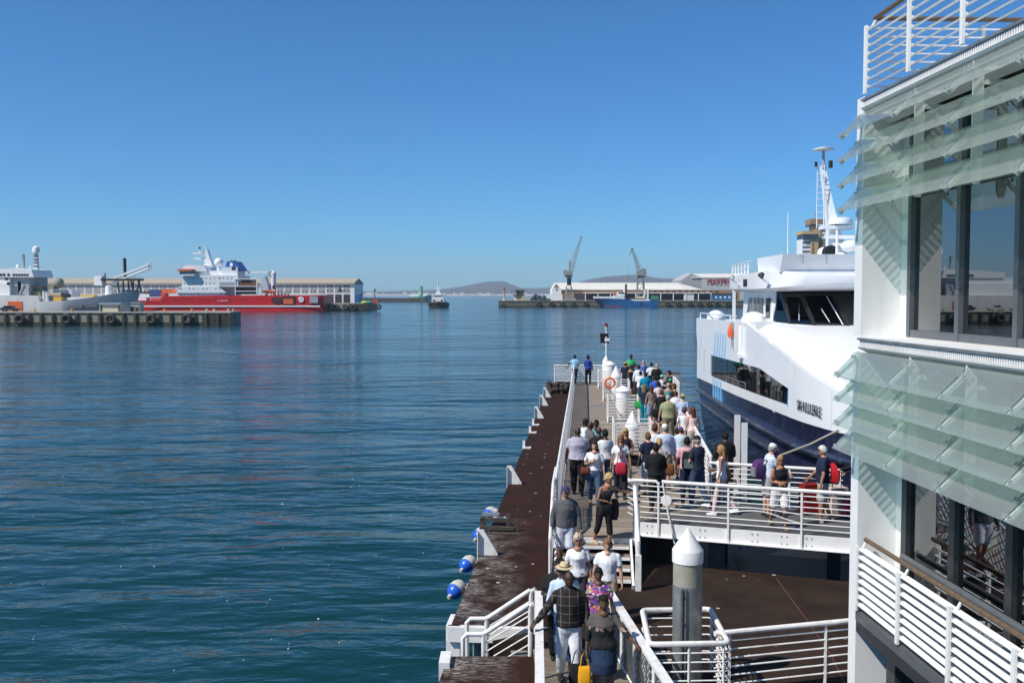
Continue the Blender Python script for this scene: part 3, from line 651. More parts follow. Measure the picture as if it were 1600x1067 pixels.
# ferry-side rail of the deck
def slat_rail(label, pts, h, n, name='deck_railing', group=None, gap=1.3, slat=(.02, .03)):
    pts = [Vector(p) for p in pts]; t = thing(name, label, 'railing', pts[0], world=True, group=group)
    for a, b in zip(pts, pts[1:]):
        m = max(1, round((b-a).length/gap))
        for i in range(m+1): MB().tube([a + (b-a)*(i/m), a + (b-a)*(i/m) + Vector((0,0,h))], .03, 8).build('post', rail_white, t)
        for k in range(n): MB().bar(a + Vector((0,0,.10 + (h-.1)*k/n)), b + Vector((0,0,.10 + (h-.1)*k/n)), *slat).build('slat', rail_white, t)
        MB().tube([a + Vector((0,0,h)), b + Vector((0,0,h))], .04, 8).build('handrail', rail_white, t)
    return t
slat_rail('white slatted railing between the queue and the ferry hull', [pier(3.38, 26.0, ZD), pier(3.85, 38.8, ZD)], 1.05, 8)
slat_rail('short white gate railing beside the ferry stern', [pier(4.55, 47.0, ZD), pier(4.6, 50.5, ZD)], 1.1, 6)
# twin timber backed white gate posts
for (x, y, lab) in ((1152, 648, 'white faced timber gate post beside the man in the black suit'), (1163, 660, 'white faced timber gate post next to the gangway rail')):
    d = 25.6 if x < 1160 else 25.0
    pt = at(x, y, d); t = thing('gate_post', lab, 'post', (pt.x, pt.y, 0.9), group='twin gate posts')
    MB().box((-.075, -.055, 0), (.075, -.02, pt.z - .9)).build('white_face', white, t); MB().box((-.07, -.018, 0), (.08, .10, pt.z - .93)).build('timber_back', mat('brown_timber', (.16, .08, .04), .8, var=.25, scale=6), t)
p0, p1 = at(1106, 742, 25.2), at(1156, 727, 25.2)
o = MB().tube([p0, p1], .04, 8).build('barrier_arm', rail_white); tag(o, 'short white barrier arm slanting down from the gate posts', 'barrier'); base_to(o, p1)
# grey boarding ramp panel by the ferry stern
t = thing('boarding_panel', 'tall grey sheet panel standing on the deck beside the ferry stern', 'panel', pier(4.2, 52.5, ZD), PROT)
MB().box((-1.7, -.03, 0.0), (.9, .03, 1.15)).build('sheet', mat('grey_sheet', (.30, .31, .30), .6, var=.15, dirt=(.15, .14, .13), dirt_amt=.5), t)
for x in (-1.7, -.4, .9): MB().box((x-.04, -.06, 0), (x+.04, .0, 1.2)).build('post', steel, t)
MB().box((-1.74, -.07, 1.15), (.94, .05, 1.2)).build('top_rail', steel, t)

# ================================================================== WATERFRONT BUILDING
BROT = math.atan(62 / F)
bo = Vector((5.88, 14.3, 0))
bw = Matrix.Rotation(BROT, 3, 'Z') @ bo
bl = thing('waterfront_building', 'white waterfront building with glass louvres and slatted balconies', 'building', (bw.x, bw.y, 0.0), BROT)
def BP(mb, name, material, parent=None, smooth=30):
    for i, v in enumerate(mb.v): mb.v[i] = (v[0] - bo.x, v[1] - bo.y, v[2])
    return mb.build(name, material, parent if parent else bl, smooth)
UO, UW, WF, WN = 5.88, 6.48, 14.3, 3.0         # outer line, window line, far end, near end
ZR, ZM, ZB = 10.50, 6.97, 2.78                  # roof slab, upper floor, balcony floor
# end fin walls (facing the viewer) per storey, with flush joints
BP(MB().box((UO, WF, ZM), (UW + .2, WF + .28, ZR + .06)), 'end_wall', wall_white)
BP(MB().box((UO, WF, -0.4), (UW + .2, WF + .28, ZM - .26)), 'end_wall', wall_white)
BP(MB().box((UW, 13.94, ZM), (UW + .25, WF, ZR - .1)), 'wall_strip', wall_white)
BP(MB().box((UW, 13.94, ZB - .2), (UW + .25, WF, ZM - .26)), 'wall_strip', wall_white)
BP(MB().box((UW + .2, WF + .002, -.4), (17, WF + .25, ZR)), 'back_wall', wall_white)
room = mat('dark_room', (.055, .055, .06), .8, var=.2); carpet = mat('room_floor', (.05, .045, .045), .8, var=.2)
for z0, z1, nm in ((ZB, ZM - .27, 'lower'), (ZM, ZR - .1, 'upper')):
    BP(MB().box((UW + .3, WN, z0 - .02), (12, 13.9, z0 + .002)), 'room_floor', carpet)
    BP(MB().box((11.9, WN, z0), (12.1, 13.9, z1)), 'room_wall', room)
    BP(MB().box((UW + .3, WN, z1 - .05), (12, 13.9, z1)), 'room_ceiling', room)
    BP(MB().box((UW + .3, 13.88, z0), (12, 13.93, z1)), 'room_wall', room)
# windows
mull = [13.92, 12.50, 11.12, 9.75, 8.38, 7.0, 5.6, 4.2]
for z0, z1, fr, th in ((ZM, ZR - .12, grey_frame, .10), (ZB + .02, ZM - .27, dark_steel, .16)):
    for i, y in enumerate(mull):
        BP(MB().box((UW - .06, y - th/2, z0), (UW + .10, y + th/2, z1)), 'mullion', fr)
    BP(MB().box((UW - .05, mull[-1], z0 + .002), (UW + .08, mull[0] - .06, z0 + .11)), 'sill_frame', fr)
    BP(MB().box((UW - .04, mull[-1], z1 - .12), (UW + .08, mull[0] - .06, z1 - .002)), 'head_frame', fr)
    for a, b in zip(mull, mull[1:]):
        pm = BP(MB().box((UW + .01, b + th/2 - .01, z0 + .10), (UW + .022, a - th/2 + .01, z1 - .11)), 'window_pane', window_glass)
for a, b in zip(mull, mull[1:]):
    BP(MB().box((UW - .045, b + .05, 9.02), (UW + .06, a - .05, 9.12)), 'transom', grey_frame)
# lower storey inner tube rail in front of the glass
BP(MB().tube([(UW - .12, 13.8, ZB + .95), (UW - .12, 4, ZB + .95)], .045, 10), 'inner_rail', grey_frame)
# slabs with ribbed gutter edge
def slab_edge(z, u0):
    BP(MB().box((UO + .02, WN, z - .06), (UW + .3, WF - .002, z + .0)), 'floor_slab', wall_white)
    BP(MB().prism([(u0, z - .16), (u0 + .02, z - .19), (UO + .38, z - .38), (UO + .40, z - .36), (UO + .40, z - .065), (u0 + .10, z - .065), (u0 + .10, z - .15)], WN, WF - .003, 'y'), 'slab_fascia', wall_white)
    g = BP(MB().box((u0 + .06, WN, z - .150), (u0 + .085, WF - .02, z - .055)), 'gutter_back', mid_grey)
    rb = MB(); y = WF - .04
    while y > 7.5:
        rb.box((u0 + .02, y - .012, z - .148), (u0 + .058, y + .012, z - .06)); y -= .05
    stuff(BP(rb, 'gutter_ribs', white, g, None))
    BP(MB().box((u0, WN, z - .058), (u0 + .11, WF + .02, z - .025)), 'gutter_lip', steel, g)
slab_edge(ZR + .04, UO - .06); slab_edge(ZM, UO - .05)
BP(MB().box((UO + .45, WN, ZR - .10), (17, WF + .001, ZR + .03)), 'roof_slab', wall_white)
BP(MB().box((UO + .40, WN, ZM - .26), (UW + .5, WF - .004, ZM - .062)), 'slab_soffit', wall_white)
# louvres: four tilted glass blades per storey, one panel per bay
bays = [14.42, 12.62, 11.14, 9.66, 8.18, 6.7, 5.2]
UT, UI = 5.50, 5.87
for ztips in ((9.95, 9.58, 9.21, 8.83), (6.36, 5.99, 5.62, 5.25)):
    for zt in ztips:
        for a, b in zip(bays, bays[1:]):
            dx, dz = UI - UT, .37; nx, nz = -dz/.523*.006, dx/.523*.006
            y0, y1 = b + .012, a - .012
            BP(MB().add([(UT, y0, zt), (UI, y0, zt + dz), (UI + nx, y0, zt + dz + nz), (UT + nx, y0, zt + nz), (UT, y1, zt), (UI, y1, zt + dz), (UI + nx, y1, zt + dz + nz), (UT + nx, y1, zt + nz)],
               [(0,1,2,3),(7,6,5,4),(0,4,5,1),(1,5,6,2),(2,6,7,3),(3,7,4,0)]), 'glass_louvre', louvre_glass, smooth=None)
        for y in bays[:1] + bays[1:5]:
            yy = min(y, 14.36)
            arm = BP(MB().bar((UT + .05, yy, zt - .01), (UI + .02, yy, zt + .30), .03, .05), 'louvre_arm', wall_white)
            for f in (.12, .8):
                x, z = UT + (UI-UT)*f, zt + .37*f
                for s in (-.045, .045): BP(MB().box((x - .014, yy + s - .014, z - .03), (x + .014, yy + s + .014, z + .022)), 'clamp', mid_grey, arm)
    zt = ztips[0]
    for y in bays[1:6]:
        BP(MB().prism([(UI - .01, zt + .40), (UI + .12, zt + .40), (UI + .12, ztips[-1] + .16), (UI + .09, ztips[-1] + .06), (UI + .02, ztips[-1] + .06), (UI - .01, ztips[-1] + .16)], y - .012, y + .012, 'y'), 'bracket_plate', wall_white)
        BP(MB().box((UI + .11, y - .02, zt + .1), (UW, y + .02, zt + .16)), 'bracket_arm', wall_white)
# slatted rails with fin posts
def fin_rail(z, ys, wood, ret=False):
    for y in ys:
        BP(MB().box((UO - .045, y - .016, z), (UO - .012, y + .055, z + 1.0)), 'fin_post', wall_white)
        for k in range(8): BP(MB().prism([(UO - .01, z + .06 + k*.122), (UO + .07, z + .10 + k*.122), (UO - .01, z + .14 + k*.122)], y - .008, y + .008, 'y'), 'gusset', wall_white)
    for k in range(8):
        for a, b in zip(ys, ys[1:]):
            zz = z + .10 + k*.122
            M = Matrix.Translation((UO + .03, (a+b)/2, zz)) @ Matrix.Rotation(R(-22), 4, 'Y')
            BP(MB().box((-.045, -(a-b)/2 + .004, -.009), (.045, (a-b)/2 - .004, .009), M), 'slat', wall_white)
    BP(MB().tube([(UO + .09, ys[0] - .02, z + 1.10), (UO + .09, ys[-1], z + 1.10)], .035, 10), 'handrail', handrail_wood)
    for y in ys: BP(MB().bar((UO + .02, y - .05, z + .95), (UO + .09, y - .05, z + 1.08), .02, .04, (0, 1, 0)), 'rail_bracket', wall_white)
ry = [14.22 - 1.42*i for i in range(7)]
fin_rail(ZR + .08, ry, True); fin_rail(ZB, ry, True)
for k in range(8): BP(MB().bar((UO + .1, 14.2, ZR + .18 + k*.122), (11, 14.2, ZR + .18 + k*.122), .05, .018), 'return_slat', wall_white)
BP(MB().tube([(UO + .09, 14.2, ZR + 1.18), (11, 14.2, ZR + 1.18)], .035, 10), 'return_handrail', handrail_wood)
for x in (7.6, 9.4): BP(MB().box((x, 14.22, ZR), (x + .06, 14.25, ZR + 1.1)), 'return_post', wall_white)
# balcony floor and undercroft
BP(MB().box((UO - .01, WN, ZB - .16), (UW + .3, WF - .004, ZB - .02)), 'balcony_floor', grey_frame)
BP(MB().box((UO + .0, WN, ZB - .34), (UO + .10, WF - .01, ZB - .165)), 'balcony_beam', dark_steel)
for y in (13.9, 10.6, 7.3): BP(MB().box((UO + .38, y - .15, -.5), (UO + .68, y + .15, ZB - .17)), 'column', dark_steel)
# ================================================================== FERRY (local frame: y from stern to bow, x inward from the quay side)
FY0, FX0 = 50.5, 9.78
fl = thing('passenger_ferry', 'white and navy passenger ferry moored beside the pier', 'ferry', (FX0, FY0, 0.0))
# parts are given as (x inward, y' forward, z); map to local object axes
def fm(mb):
    for i, v in enumerate(mb.v): mb.v[i] = (v[0] - 0.026*v[1], -v[1], v[2])
    return mb
def FPt(mb, name, material, parent=None, smooth=35): return fm(mb).build(name, material, parent or fl, smooth)
BEAM = 8.6
def inset(y):                       # bow narrowing
    return 0.0 if y < 18 else 0.009*(y-18)**2.35
def lerp(a, b, t): return a + (b - a)*t
def pw(x, pts):
    for (x0, y0), (x1, y1) in zip(pts, pts[1:]):
        if x <= x1: return lerp(y0, y1, max(0, (x-x0)/(x1-x0)))
    return pts[-1][1]
zblue = lambda y: pw(y, [(0, 3.22), (10, 3.32), (20, 3.52), (28, 3.70)])
zstr = lambda y: pw(y, [(0, 2.55), (10, 2.45), (20, 2.55), (28, 2.95)])
ztop = lambda y: pw(y, [(0, 6.35), (11.5, 6.45), (12.6, 6.30), (25.5, 4.30), (28, 4.15)])
ysn = [0, .6, 2, 4, 6, 8, 10, 11.5, 12.6, 14, 16, 18, 20, 21.5, 23, 24.2, 25.5, 26.6, 27.6]
# navy hull, full beam
hull = MB(); rings = []
for y in ysn:
    i0 = inset(y); c = BEAM/2; zb, zs = zblue(y), zstr(y)
    prof = [(.55, -0.5), (.40, .4), (.22, 1.4), (.10, zs), (0.02, zb - .05), (0.0, zb)]
    left = [(min(c-.02, a + i0*(1.25 if z < 1.5 else 1.05 if z < zb - .2 else 1)), z) for a, z in prof]
    right = [(BEAM - a, z) for a, z in reversed(left)]
    rings.append([Vector((a, y, z)) for a, z in left + right])
hull.loft(rings); FPt(hull, 'hull', navy, smooth=40)
# rubbing strakes
for dz, wd, hh, y1, nm in ((0.0, .22, .20, 25, 'rubbing_strake'), (-.62, .18, .18, 16.0, 'rubbing_strake')):
    sk = MB(); rg = []
    for y in [0.1 + y1*k/24 for k in range(25)]:
        i0 = inset(y)*1.03; z = zstr(y) + dz + .1; x = .10 - wd + i0
        rg.append([Vector((x + wd*1.4, y, z - hh*.6)), Vector((x + .03, y, z - hh/2)), Vector((x, y, z)), Vector((x + .04, y, z + hh/2)), Vector((x + wd*1.4, y, z + hh*.55))])
    sk.loft(rg); FPt(sk, nm, mat('strake_rubber', (.020, .024, .05), .28, var=.4, dirt=(.16, .17, .19), dirt_amt=.8, dirt_scale=2.5, coat=.3))
# white side panel with the window band cut as a separate sheet (a thick shell, outline in y,z)
def side_sheet(x, th, outline, name, material, parent=None):
    """outline of (y,z); sheet of thickness th at x, following the bow inset"""
    mb = MB(); n = len(outline)
    mb.add([(x + inset(y), y, z) for y, z in outline] + [(x + th + inset(y), y, z) for y, z in outline],
           [tuple(range(n)), tuple(range(2*n-1, n-1, -1))] + [(i, i+n, (i+1)%n+n, (i+1)%n) for i in range(n)])
    return FPt(mb, name, material, parent, smooth=None)
# upper hull as strips: below the windows, above the windows, fore and aft of them
wl = [(3.6, 3.62), (8, 3.66), (13, 3.74), (18.2, 3.86)]; wu = [(3.9, 4.66), (8, 4.72), (14.0, 4.80), (18.4, 4.42)]
wlo = lambda y: pw(y, wl); whi = lambda y: pw(y, wu)
up = MB()
def strip(y0, y1, za, zb, n=12, x=0.0):
    ys_ = [y0 + (y1-y0)*k/n for k in range(n+1)]
    rg = []
    for y in ys_:
        xi = x + inset(y); rg.append([Vector((xi, y, za(y))), Vector((xi, y, zb(y))), Vector((xi + .16, y, zb(y))), Vector((xi + .16, y, za(y)))])
    up.loft(rg)
flare = lambda y: zblue(y) + .002
strip(0.0, 3.7, flare, ztop, 4); strip(3.7, 18.3, flare, wlo, 14); strip(3.7, 11.5, whi, ztop, 8); strip(11.5, 12.6, whi, ztop, 3); strip(12.6, 18.3, whi, ztop, 8)
strip(18.3, 27.6, flare, ztop, 14)
FPt(up, 'side_shell', ferry_white, smooth=40)
# stern flare piece (notched outline)
FPt(MB().prism([(-.45, 6.35), (0.0, 6.35), (0.0, 3.2), (-.18, 3.2), (-.12, 4.2), (-.12, 5.0), (-.45, 5.6)], 0.0, .17, 'x'), 'stern_wing', ferry_white)
FPt(MB().box((0.16, 0.0, 3.2), (BEAM, .14, 6.3)), 'transom', ferry_white)
FPt(MB().box((BEAM - .16, 0, 3.25), (BEAM, 18, 6.3)), 'far_side_shell', ferry_white)
# window band: glass panes with slim frames
n = 11; yy = [3.7 + (18.3 - 3.7)*k/n for k in range(n+1)]
for a, b in zip(yy, yy[1:]):
    mb = MB(); x = .045
    q = [(x + inset(a), a + .03, wlo(a) - .01), (x + inset(b), b - .03, wlo(b) - .01), (x + inset(b), b - .03, whi(b) + .01), (x + inset(a), a + .03, whi(a) + .01)]
    mb.add(q + [(p[0] + .015, p[1], p[2]) for p in q], [(0,1,2,3), (7,6,5,4), (0,4,5,1), (1,5,6,2), (2,6,7,3), (3,7,4,0)])
    FPt(mb, 'saloon_window', cabin_glass, smooth=None)
for y in yy[1:-1]: FPt(MB().box((.075 + inset(y), y - .06, wlo(y) - .02), (.12 + inset(y), y + .06, whi(y) + .02)), 'window_mullion', black)
fr = MB(); fr.bar((-.006 + inset(18.3), 18.3, 3.82), (-.006 + inset(18.3), 18.36, 4.46), .02, .05, (1, 0, 0)); FPt(fr, 'window_edge', mat('sky_blue_vinyl', (.16, .45, .75), .35, var=.04))
FPt(MB().box((.4, 3.2, 3.3), (8.2, 18.8, 3.36)), 'saloon_floor', room); FPt(MB().box((4.3, 3.2, 3.36), (4.35, 18.8, 5.6)), 'saloon_bulkhead', room)
for k in range(9): FPt(MB().box((.8, 4.4 + 1.5*k, 3.36), (2.6, 4.9 + 1.5*k, 4.45)), 'seat_row', mat('seat_fabric', (.05, .08, .16), .9))
# sky-blue brush stripes
vin = MATS['sky_blue_vinyl']
for k in range(5):
    y = 4.6 + .62*k
    FPt(MB().add([(-.004, y, whi(y) + .03), (-.004, y + .27, whi(y) + .03), (-.004, y + .62, 5.85 - .1*(k % 2)), (-.004, y + .50, 5.90), (.004, y, whi(y) + .03), (.004, y + .27, whi(y) + .03), (.004, y + .62, 5.85), (.004, y + .50, 5.9)],
        [(0,1,2,3), (7,6,5,4), (0,4,5,1), (1,5,6,2), (2,6,7,3), (3,7,4,0)]), 'blue_stripe', vin, smooth=None)
    if k < 4:
        FPt(MB().box((-.005, y - .15, zblue(y) - .65), (.10, y + .12, wlo(y) - .03)), 'blue_stripe', vin, smooth=None)
# plate seams and scuppers on the white shell
seam = mat('seam_grey', (.45, .46, .46), .6)
for y in (3.1, 12.0, 19.0, 22.2): FPt(MB().add([(-.003 + inset(y), y, zblue(y) + .05), (-.003 + inset(y), y + .018, zblue(y) + .05), (-.003 + inset(y), y + .018, min(ztop(y), whi(y) if False else 9) - .05), (-.003 + inset(y), y, ztop(y) - .05), (.02 + inset(y), y, zblue(y) + .05), (.02 + inset(y), y + .018, zblue(y) + .05), (.02 + inset(y), y + .018, ztop(y) - .05), (.02 + inset(y), y, ztop(y) - .05)], [(4,5,6,7), (0,1,5,4)]) if y == 12.0 and False else MB().box((-.003 + inset(y), y, zblue(y) + .05 if not 3.7 < y < 18.3 else whi(y) + .05), (.02 + inset(y), y + .018, ztop(y) - .05)), 'plate_seam', seam, smooth=None)
for y in (5.4, 8.2, 10.9, 13.6, 16.2): FPt(MB().box((-.005, y, 3.40), (.02, y + .28, 3.46)), 'scupper', seam, smooth=None)
# stern hatch panels
FPt(MB().box((-.008, .75, 5.0), (.01, 1.55, 5.45)), 'hatch', mat('pale_blue_panel', (.55, .62, .66), .4)); FPt(MB().box((-.008, 1.75, 3.75), (.01, 2.35, 4.85)), 'hatch', mat('grey_panel', (.52, .53, .50), .5))
FPt(MB().box((-.008, .6, 4.3), (.01, .75, 4.9)), 'notice', mid_grey)
# name lettering
me = text_mesh('SIKHULULEKILE', .46, .006)
me.materials.append(mat('black_lettering', (.015, .015, .02), .5, var=.05))
ym = 20.55
dslope = (inset(21.7) - inset(19.4))/2.3
o = link('name_lettering', me, fl)
d_ = Vector((dslope - .026, -1, 0)).normalized(); zdir = Vector((0, 0, 1)); nrm = d_.cross(zdir)
Mx = Matrix((d_, zdir, nrm)).transposed().to_4x4(); Mx.translation = Vector((inset(ym) - .026*ym - .035, -ym, 3.88))
o.matrix_local = Mx @ Matrix.Diagonal((.66, 1.0, 1.0, 1.0))
# upper deck rail, raft canisters, lifebuoy light
for y in (0.2, 4.0, 8.0): FPt(MB().tube([(.10, y, 6.33), (.10, y, 6.62)], .03, 8), 'stanchion', ferry_white)
FPt(MB().tube([(.10, .2, 6.62), (.10, 9.2, 6.66)], .03, 8), 'upper_rail', ferry_white)
for y, r in ((2.2, .42), (10.6, .50)):
    c = FPt(MB().sphere((.55, y, 6.42), r, 18, 10, (1.1, 1.7, .95)), 'raft_canister', ferry_white)
FPt(MB().box((.18, 11.3, 6.15), (.9, 12.6, 6.5)), 'raft_cradle', mat('pale_grey_trim', (.6, .61, .6), .5))
FPt(MB().lathe([(.10, 0), (.13, .25), (.09, .42), (.04, .6)], 10, (-.14, 9.2, 5.75)), 'rescue_light', orange)
FPt(MB().box((-.10, 9.15, 5.3), (-.02, 9.25, 6.4)), 'light_bracket', mid_grey)
FPt(MB().tube([(-.06, 10.9, 6.3), (-.06, 10.9, 5.1)], .09, 10), 'davit_tube', ferry_white); FPt(MB().box((-.22, 10.6, 5.0), (.01, 11.2, 5.15)), 'davit_foot', ferry_white)
# upper deck floor
FPt(MB().prism([(.15, 0.1), (BEAM - .15, 0.1), (BEAM - .15, 13), (.15, 13)], 6.0, 6.05, 'z'), 'upper_deck', mid_grey)
# upper cabin
XC = .95
cab = MB(); cab.prism([(XC, 6.0), (XC + .1, 7.95), (BEAM - XC - .1, 7.95), (BEAM - XC, 6.0)], 6.4, 12.2, 'y'); FPt(cab, 'upper_cabin', ferry_white, smooth=30)
w_ = MB(); a0, a1 = XC - .012 + .0, XC + .1
w_.add([(XC + .02, 7.3, 6.5), (XC + .02, 10.5, 6.5), (XC + .065, 10.2, 7.45), (XC + .065, 7.55, 7.45)] + [(XC - .01, 7.3, 6.5), (XC - .01, 10.5, 6.5), (XC + .04, 10.2, 7.45), (XC + .04, 7.55, 7.45)], [(0,1,2,3), (7,6,5,4), (0,4,5,1), (1,5,6,2), (2,6,7,3), (3,7,4,0)])
FPt(w_, 'side_window', mat('grey_tinted_glass', (.10, .11, .12), .12, var=.15), smooth=None)
for y in (8.1, 8.8, 9.5): FPt(MB().bar((XC - .02, y, 6.5), (XC + .035, y, 7.45), .012, .03), 'window_mullion', mid_grey)
dr = FPt(MB().add([(XC - .02, 10.75, 6.1), (XC - .02, 12.0, 6.1), (XC + .05, 11.9, 7.75), (XC + .05, 10.75, 7.75)] + [(XC + .05, 10.75, 6.1), (XC + .05, 12.0, 6.1), (XC + .12, 11.9, 7.75), (XC + .12, 10.75, 7.75)], [(0,1,2,3), (7,6,5,4), (0,4,5,1), (1,5,6,2), (2,6,7,3), (3,7,4,0)]), 'cabin_door', ferry_white, smooth=None)
FPt(MB().box((XC - .03, 11.05, 6.65), (XC + .03, 11.65, 7.45)), 'door_window', dark_glass, dr)
# wheelhouse front: raked windows between bottom edge and top edge (corner at the side, then straight across)
bot = [(XC + .0, 12.2, 6.55), (XC + .35, 13.4, 6.50), (XC + 1.09, 14.1, 6.46), (XC + 2.21, 14.6, 6.42), (BEAM - XC - 2.21, 14.6, 6.42), (BEAM - XC - .35, 13.4, 6.5), (BEAM - XC, 12.2, 6.55)]
top = [(XC + .10, 12.0, 7.62), (XC + .29, 12.5, 7.62), (XC + .93, 12.9, 7.62), (XC + 2.11, 13.0, 7.62), (BEAM - XC - 2.11, 13.0, 7.62), (BEAM - XC - .29, 12.5, 7.62), (BEAM - XC - .1, 12.0, 7.62)]
for i in range(6):
    b0, b1, t1, t0 = (Vector(q) for q in (bot[i], bot[i+1], top[i+1], top[i]))
    nr = (b1 - b0).cross(t0 - b0).normalized()*.015
    FPt(MB().add([b0, b1, t1, t0, b0+nr, b1+nr, t1+nr, t0+nr], [(0,1,2,3), (7,6,5,4), (0,4,5,1), (1,5,6,2), (2,6,7,3), (3,7,4,0)]), 'windscreen_pane', cabin_glass, smooth=None)
for i in range(1, 6): FPt(MB().bar(Vector(bot[i]) + Vector((0,.03,0)), Vector(top[i]) + Vector((0,.03,0)), .12, .08, (1, 0, 0)), 'windscreen_pillar', black)
FPt(MB().bar(Vector(bot[1]) + Vector((.3, .22, .1)), Vector(bot[1]) + Vector((.45, -.35, .8)), .02, .02), 'wiper', ferry_white)
FPt(MB().bar(Vector(bot[2]) + Vector((.5, .30, .1)), Vector(bot[2]) + Vector((.35, -.3, .6)), .02, .02), 'wiper', ferry_white)
FPt(MB().bar(Vector(bot[3]) + Vector((-.2, .08, .05)), Vector(top[3]) + Vector((-.25, .08, -.1)), .03, .03), 'wiper', ferry_white)
FPt(MB().box((XC + .12, 12.21, 6.1), (BEAM - XC - .12, 12.26, 7.9)), 'wheelhouse_bulkhead', room)
FPt(MB().box((XC + 2.6, 12.3, 6.0), (BEAM - XC - .6, 13.0, 6.85)), 'helm_console', mat('console_beige', (.2, .16, .12), .6))
FPt(MB().box((XC + 1.9, 13.0, 6.45), (XC + 2.8, 13.6, 6.72)), 'blue_jacket', mat('blue_cloth', (.05, .15, .35), .9))
for i in range(6):
    b0, b1 = Vector(bot[i]), Vector(bot[i+1])
    FPt(MB().bar(b0 + Vector((0,.08,-.09)), b1 + Vector((0,.08,-.09)), .16, .10), 'windscreen_sill', ferry_white)
# foredeck house sloping from the windscreen to the bow
fd = MB(); rg = []
for y, z, xi in ((12.2, 6.50, .55), (14.6, 6.36, .75), (16.2, 5.95, .95), (18.5, 5.45, 1.2), (20.5, 5.05, 1.5), (23, 4.55, 2.0), (25, 4.05, 2.7)):
    i0 = inset(y); e = .18 + i0
    rg.append([Vector((e, y, ztop(y) - .22)), Vector((xi + i0, y, z - .10)), Vector((xi + i0 + .5, y, z)), Vector((BEAM/2, y, z + .12)), Vector((BEAM - xi - i0 - .5, y, z)), Vector((BEAM - e, y, ztop(y) - .2)), Vector((BEAM - e, y, 3.4)), Vector((e, y, 3.4))])
fd.loft(rg); FPt(fd, 'foredeck', ferry_white, smooth=50)
# recess with locker doors in the foredeck
rc = FPt(MB().box((1.02, 20.6, 4.15), (3.2, 22.4, 5.06)), 'locker', mat('cream_trim', (.60, .60, .55), .5))
FPt(MB().box((.98, 20.5, 5.06), (3.3, 22.5, 5.14)), 'locker_lid', ferry_white)
FPt(MB().box((1.05, 22.41, 4.2), (2.3, 22.44, 4.95)), 'locker_door', mat('pale_grey_trim', (.6, .61, .6), .5), rc)
FPt(MB().box((2.6, 22.41, 4.5), (2.9, 22.62, 4.95)), 'deck_light', mid_grey, rc)
FPt(MB().lathe([(.03, 0), (.13, .02), (.14, .14), (.05, .2)], 14, (1.75, 21.3, 5.35), Matrix.Rotation(R(90), 3, 'X')), 'floodlight', black); FPt(MB().tube([(1.75, 21.25, 5.1), (1.75, 21.25, 5.3)], .03, 6), 'floodlight_stem', steel)
FPt(MB().box((3.4, 23.0, 3.6), (6.2, 25.8, 5.2)), 'winch_house', black)
FPt(MB().box((.55, 25.2, 3.95), (.95, 25.9, 4.42)), 'fairlead', mid_grey)
FPt(MB().box((inset(20.2) + .12, 19.4, 2.62), (inset(20.2) + .30, 20.6, 3.05)), 'hull_port', black)
# roof: fascia band with rounded front, raised parapet, aft rail
def roofring(y, z0, z1, x0): return [Vector((x0 + .35, y, z0)), Vector((x0, y, z0 + .12)), Vector((x0 - .02, y, z1)), Vector((BEAM - x0, y, z1)), Vector((BEAM - x0, y, z0 + .12)), Vector((BEAM - x0 - .35, y, z0))]
rf = MB(); rf.loft([roofring(5.8, 7.75, 8.35, .5), roofring(6.6, 7.72, 8.42, .5), roofring(10.8, 7.70, 8.50, .5), roofring(12.6, 7.72, 8.52, .58), roofring(13.6, 7.76, 8.50, .95), roofring(14.3, 7.84, 8.42, 1.7), roofring(14.7, 7.95, 8.3, 2.9)])
FPt(rf, 'roof', ferry_white, smooth=40)
FPt(MB().prism([(10.0, 8.45), (9.75, 9.12), (14.0, 9.12), (13.6, 8.45)], .85, BEAM - .85, 'x'), 'roof_parapet', ferry_white)
for k in range(6): FPt(MB().prism([(6.0 + .65*k, 8.4), (6.2 + .65*k, 8.4), (6.12 + .65*k, 8.55), (6.16 + .65*k, 8.95), (6.08 + .65*k, 8.95), (6.06 + .65*k, 8.55)], .52, .58, 'x'), 'roof_stanchion', ferry_white)
FPt(MB().tube([(.55, 5.9, 8.92), (.55, 9.9, 9.0)], .03, 6), 'roof_rail', ferry_white); FPt(MB().tube([(.55, 5.9, 8.65), (.55, 9.9, 8.73)], .02, 6), 'roof_rail', ferry_white)
FPt(MB().box((.47, 8.8, 7.95), (.50, 9.5, 8.25)), 'vent', black)
for y in (8.0, 12.9):
    x = .35 if y < 10 else .5
    FPt(MB().tube([(x + .15, y, 8.0), (x - .15, y, 8.2)], .03, 6), 'lamp_arm', ferry_white); FPt(MB().lathe([(.05, -.1), (.13, .1)], 10, (x - .2, y + .05, 8.3), Matrix.Rotation(R(50), 3, 'X')), 'deck_lamp', mid_grey if y < 10 else black)
FPt(MB().box((.5, 6.4, 6.3), (.62, 6.55, 7.8)), 'roof_pillar', ferry_white)
# aerials
FPt(MB().tube([(1.6, 11.8, 8.5), (1.6, 11.8, 10.9)], .02, 6), 'aerial', ferry_white)
for (x, h) in ((1.6, .35), (2.5, .35)): FPt(MB().box((x - .02, 14.02, 8.75), (x + .02, 14.06, 8.75 + h)), 'grab_handle', mid_grey)
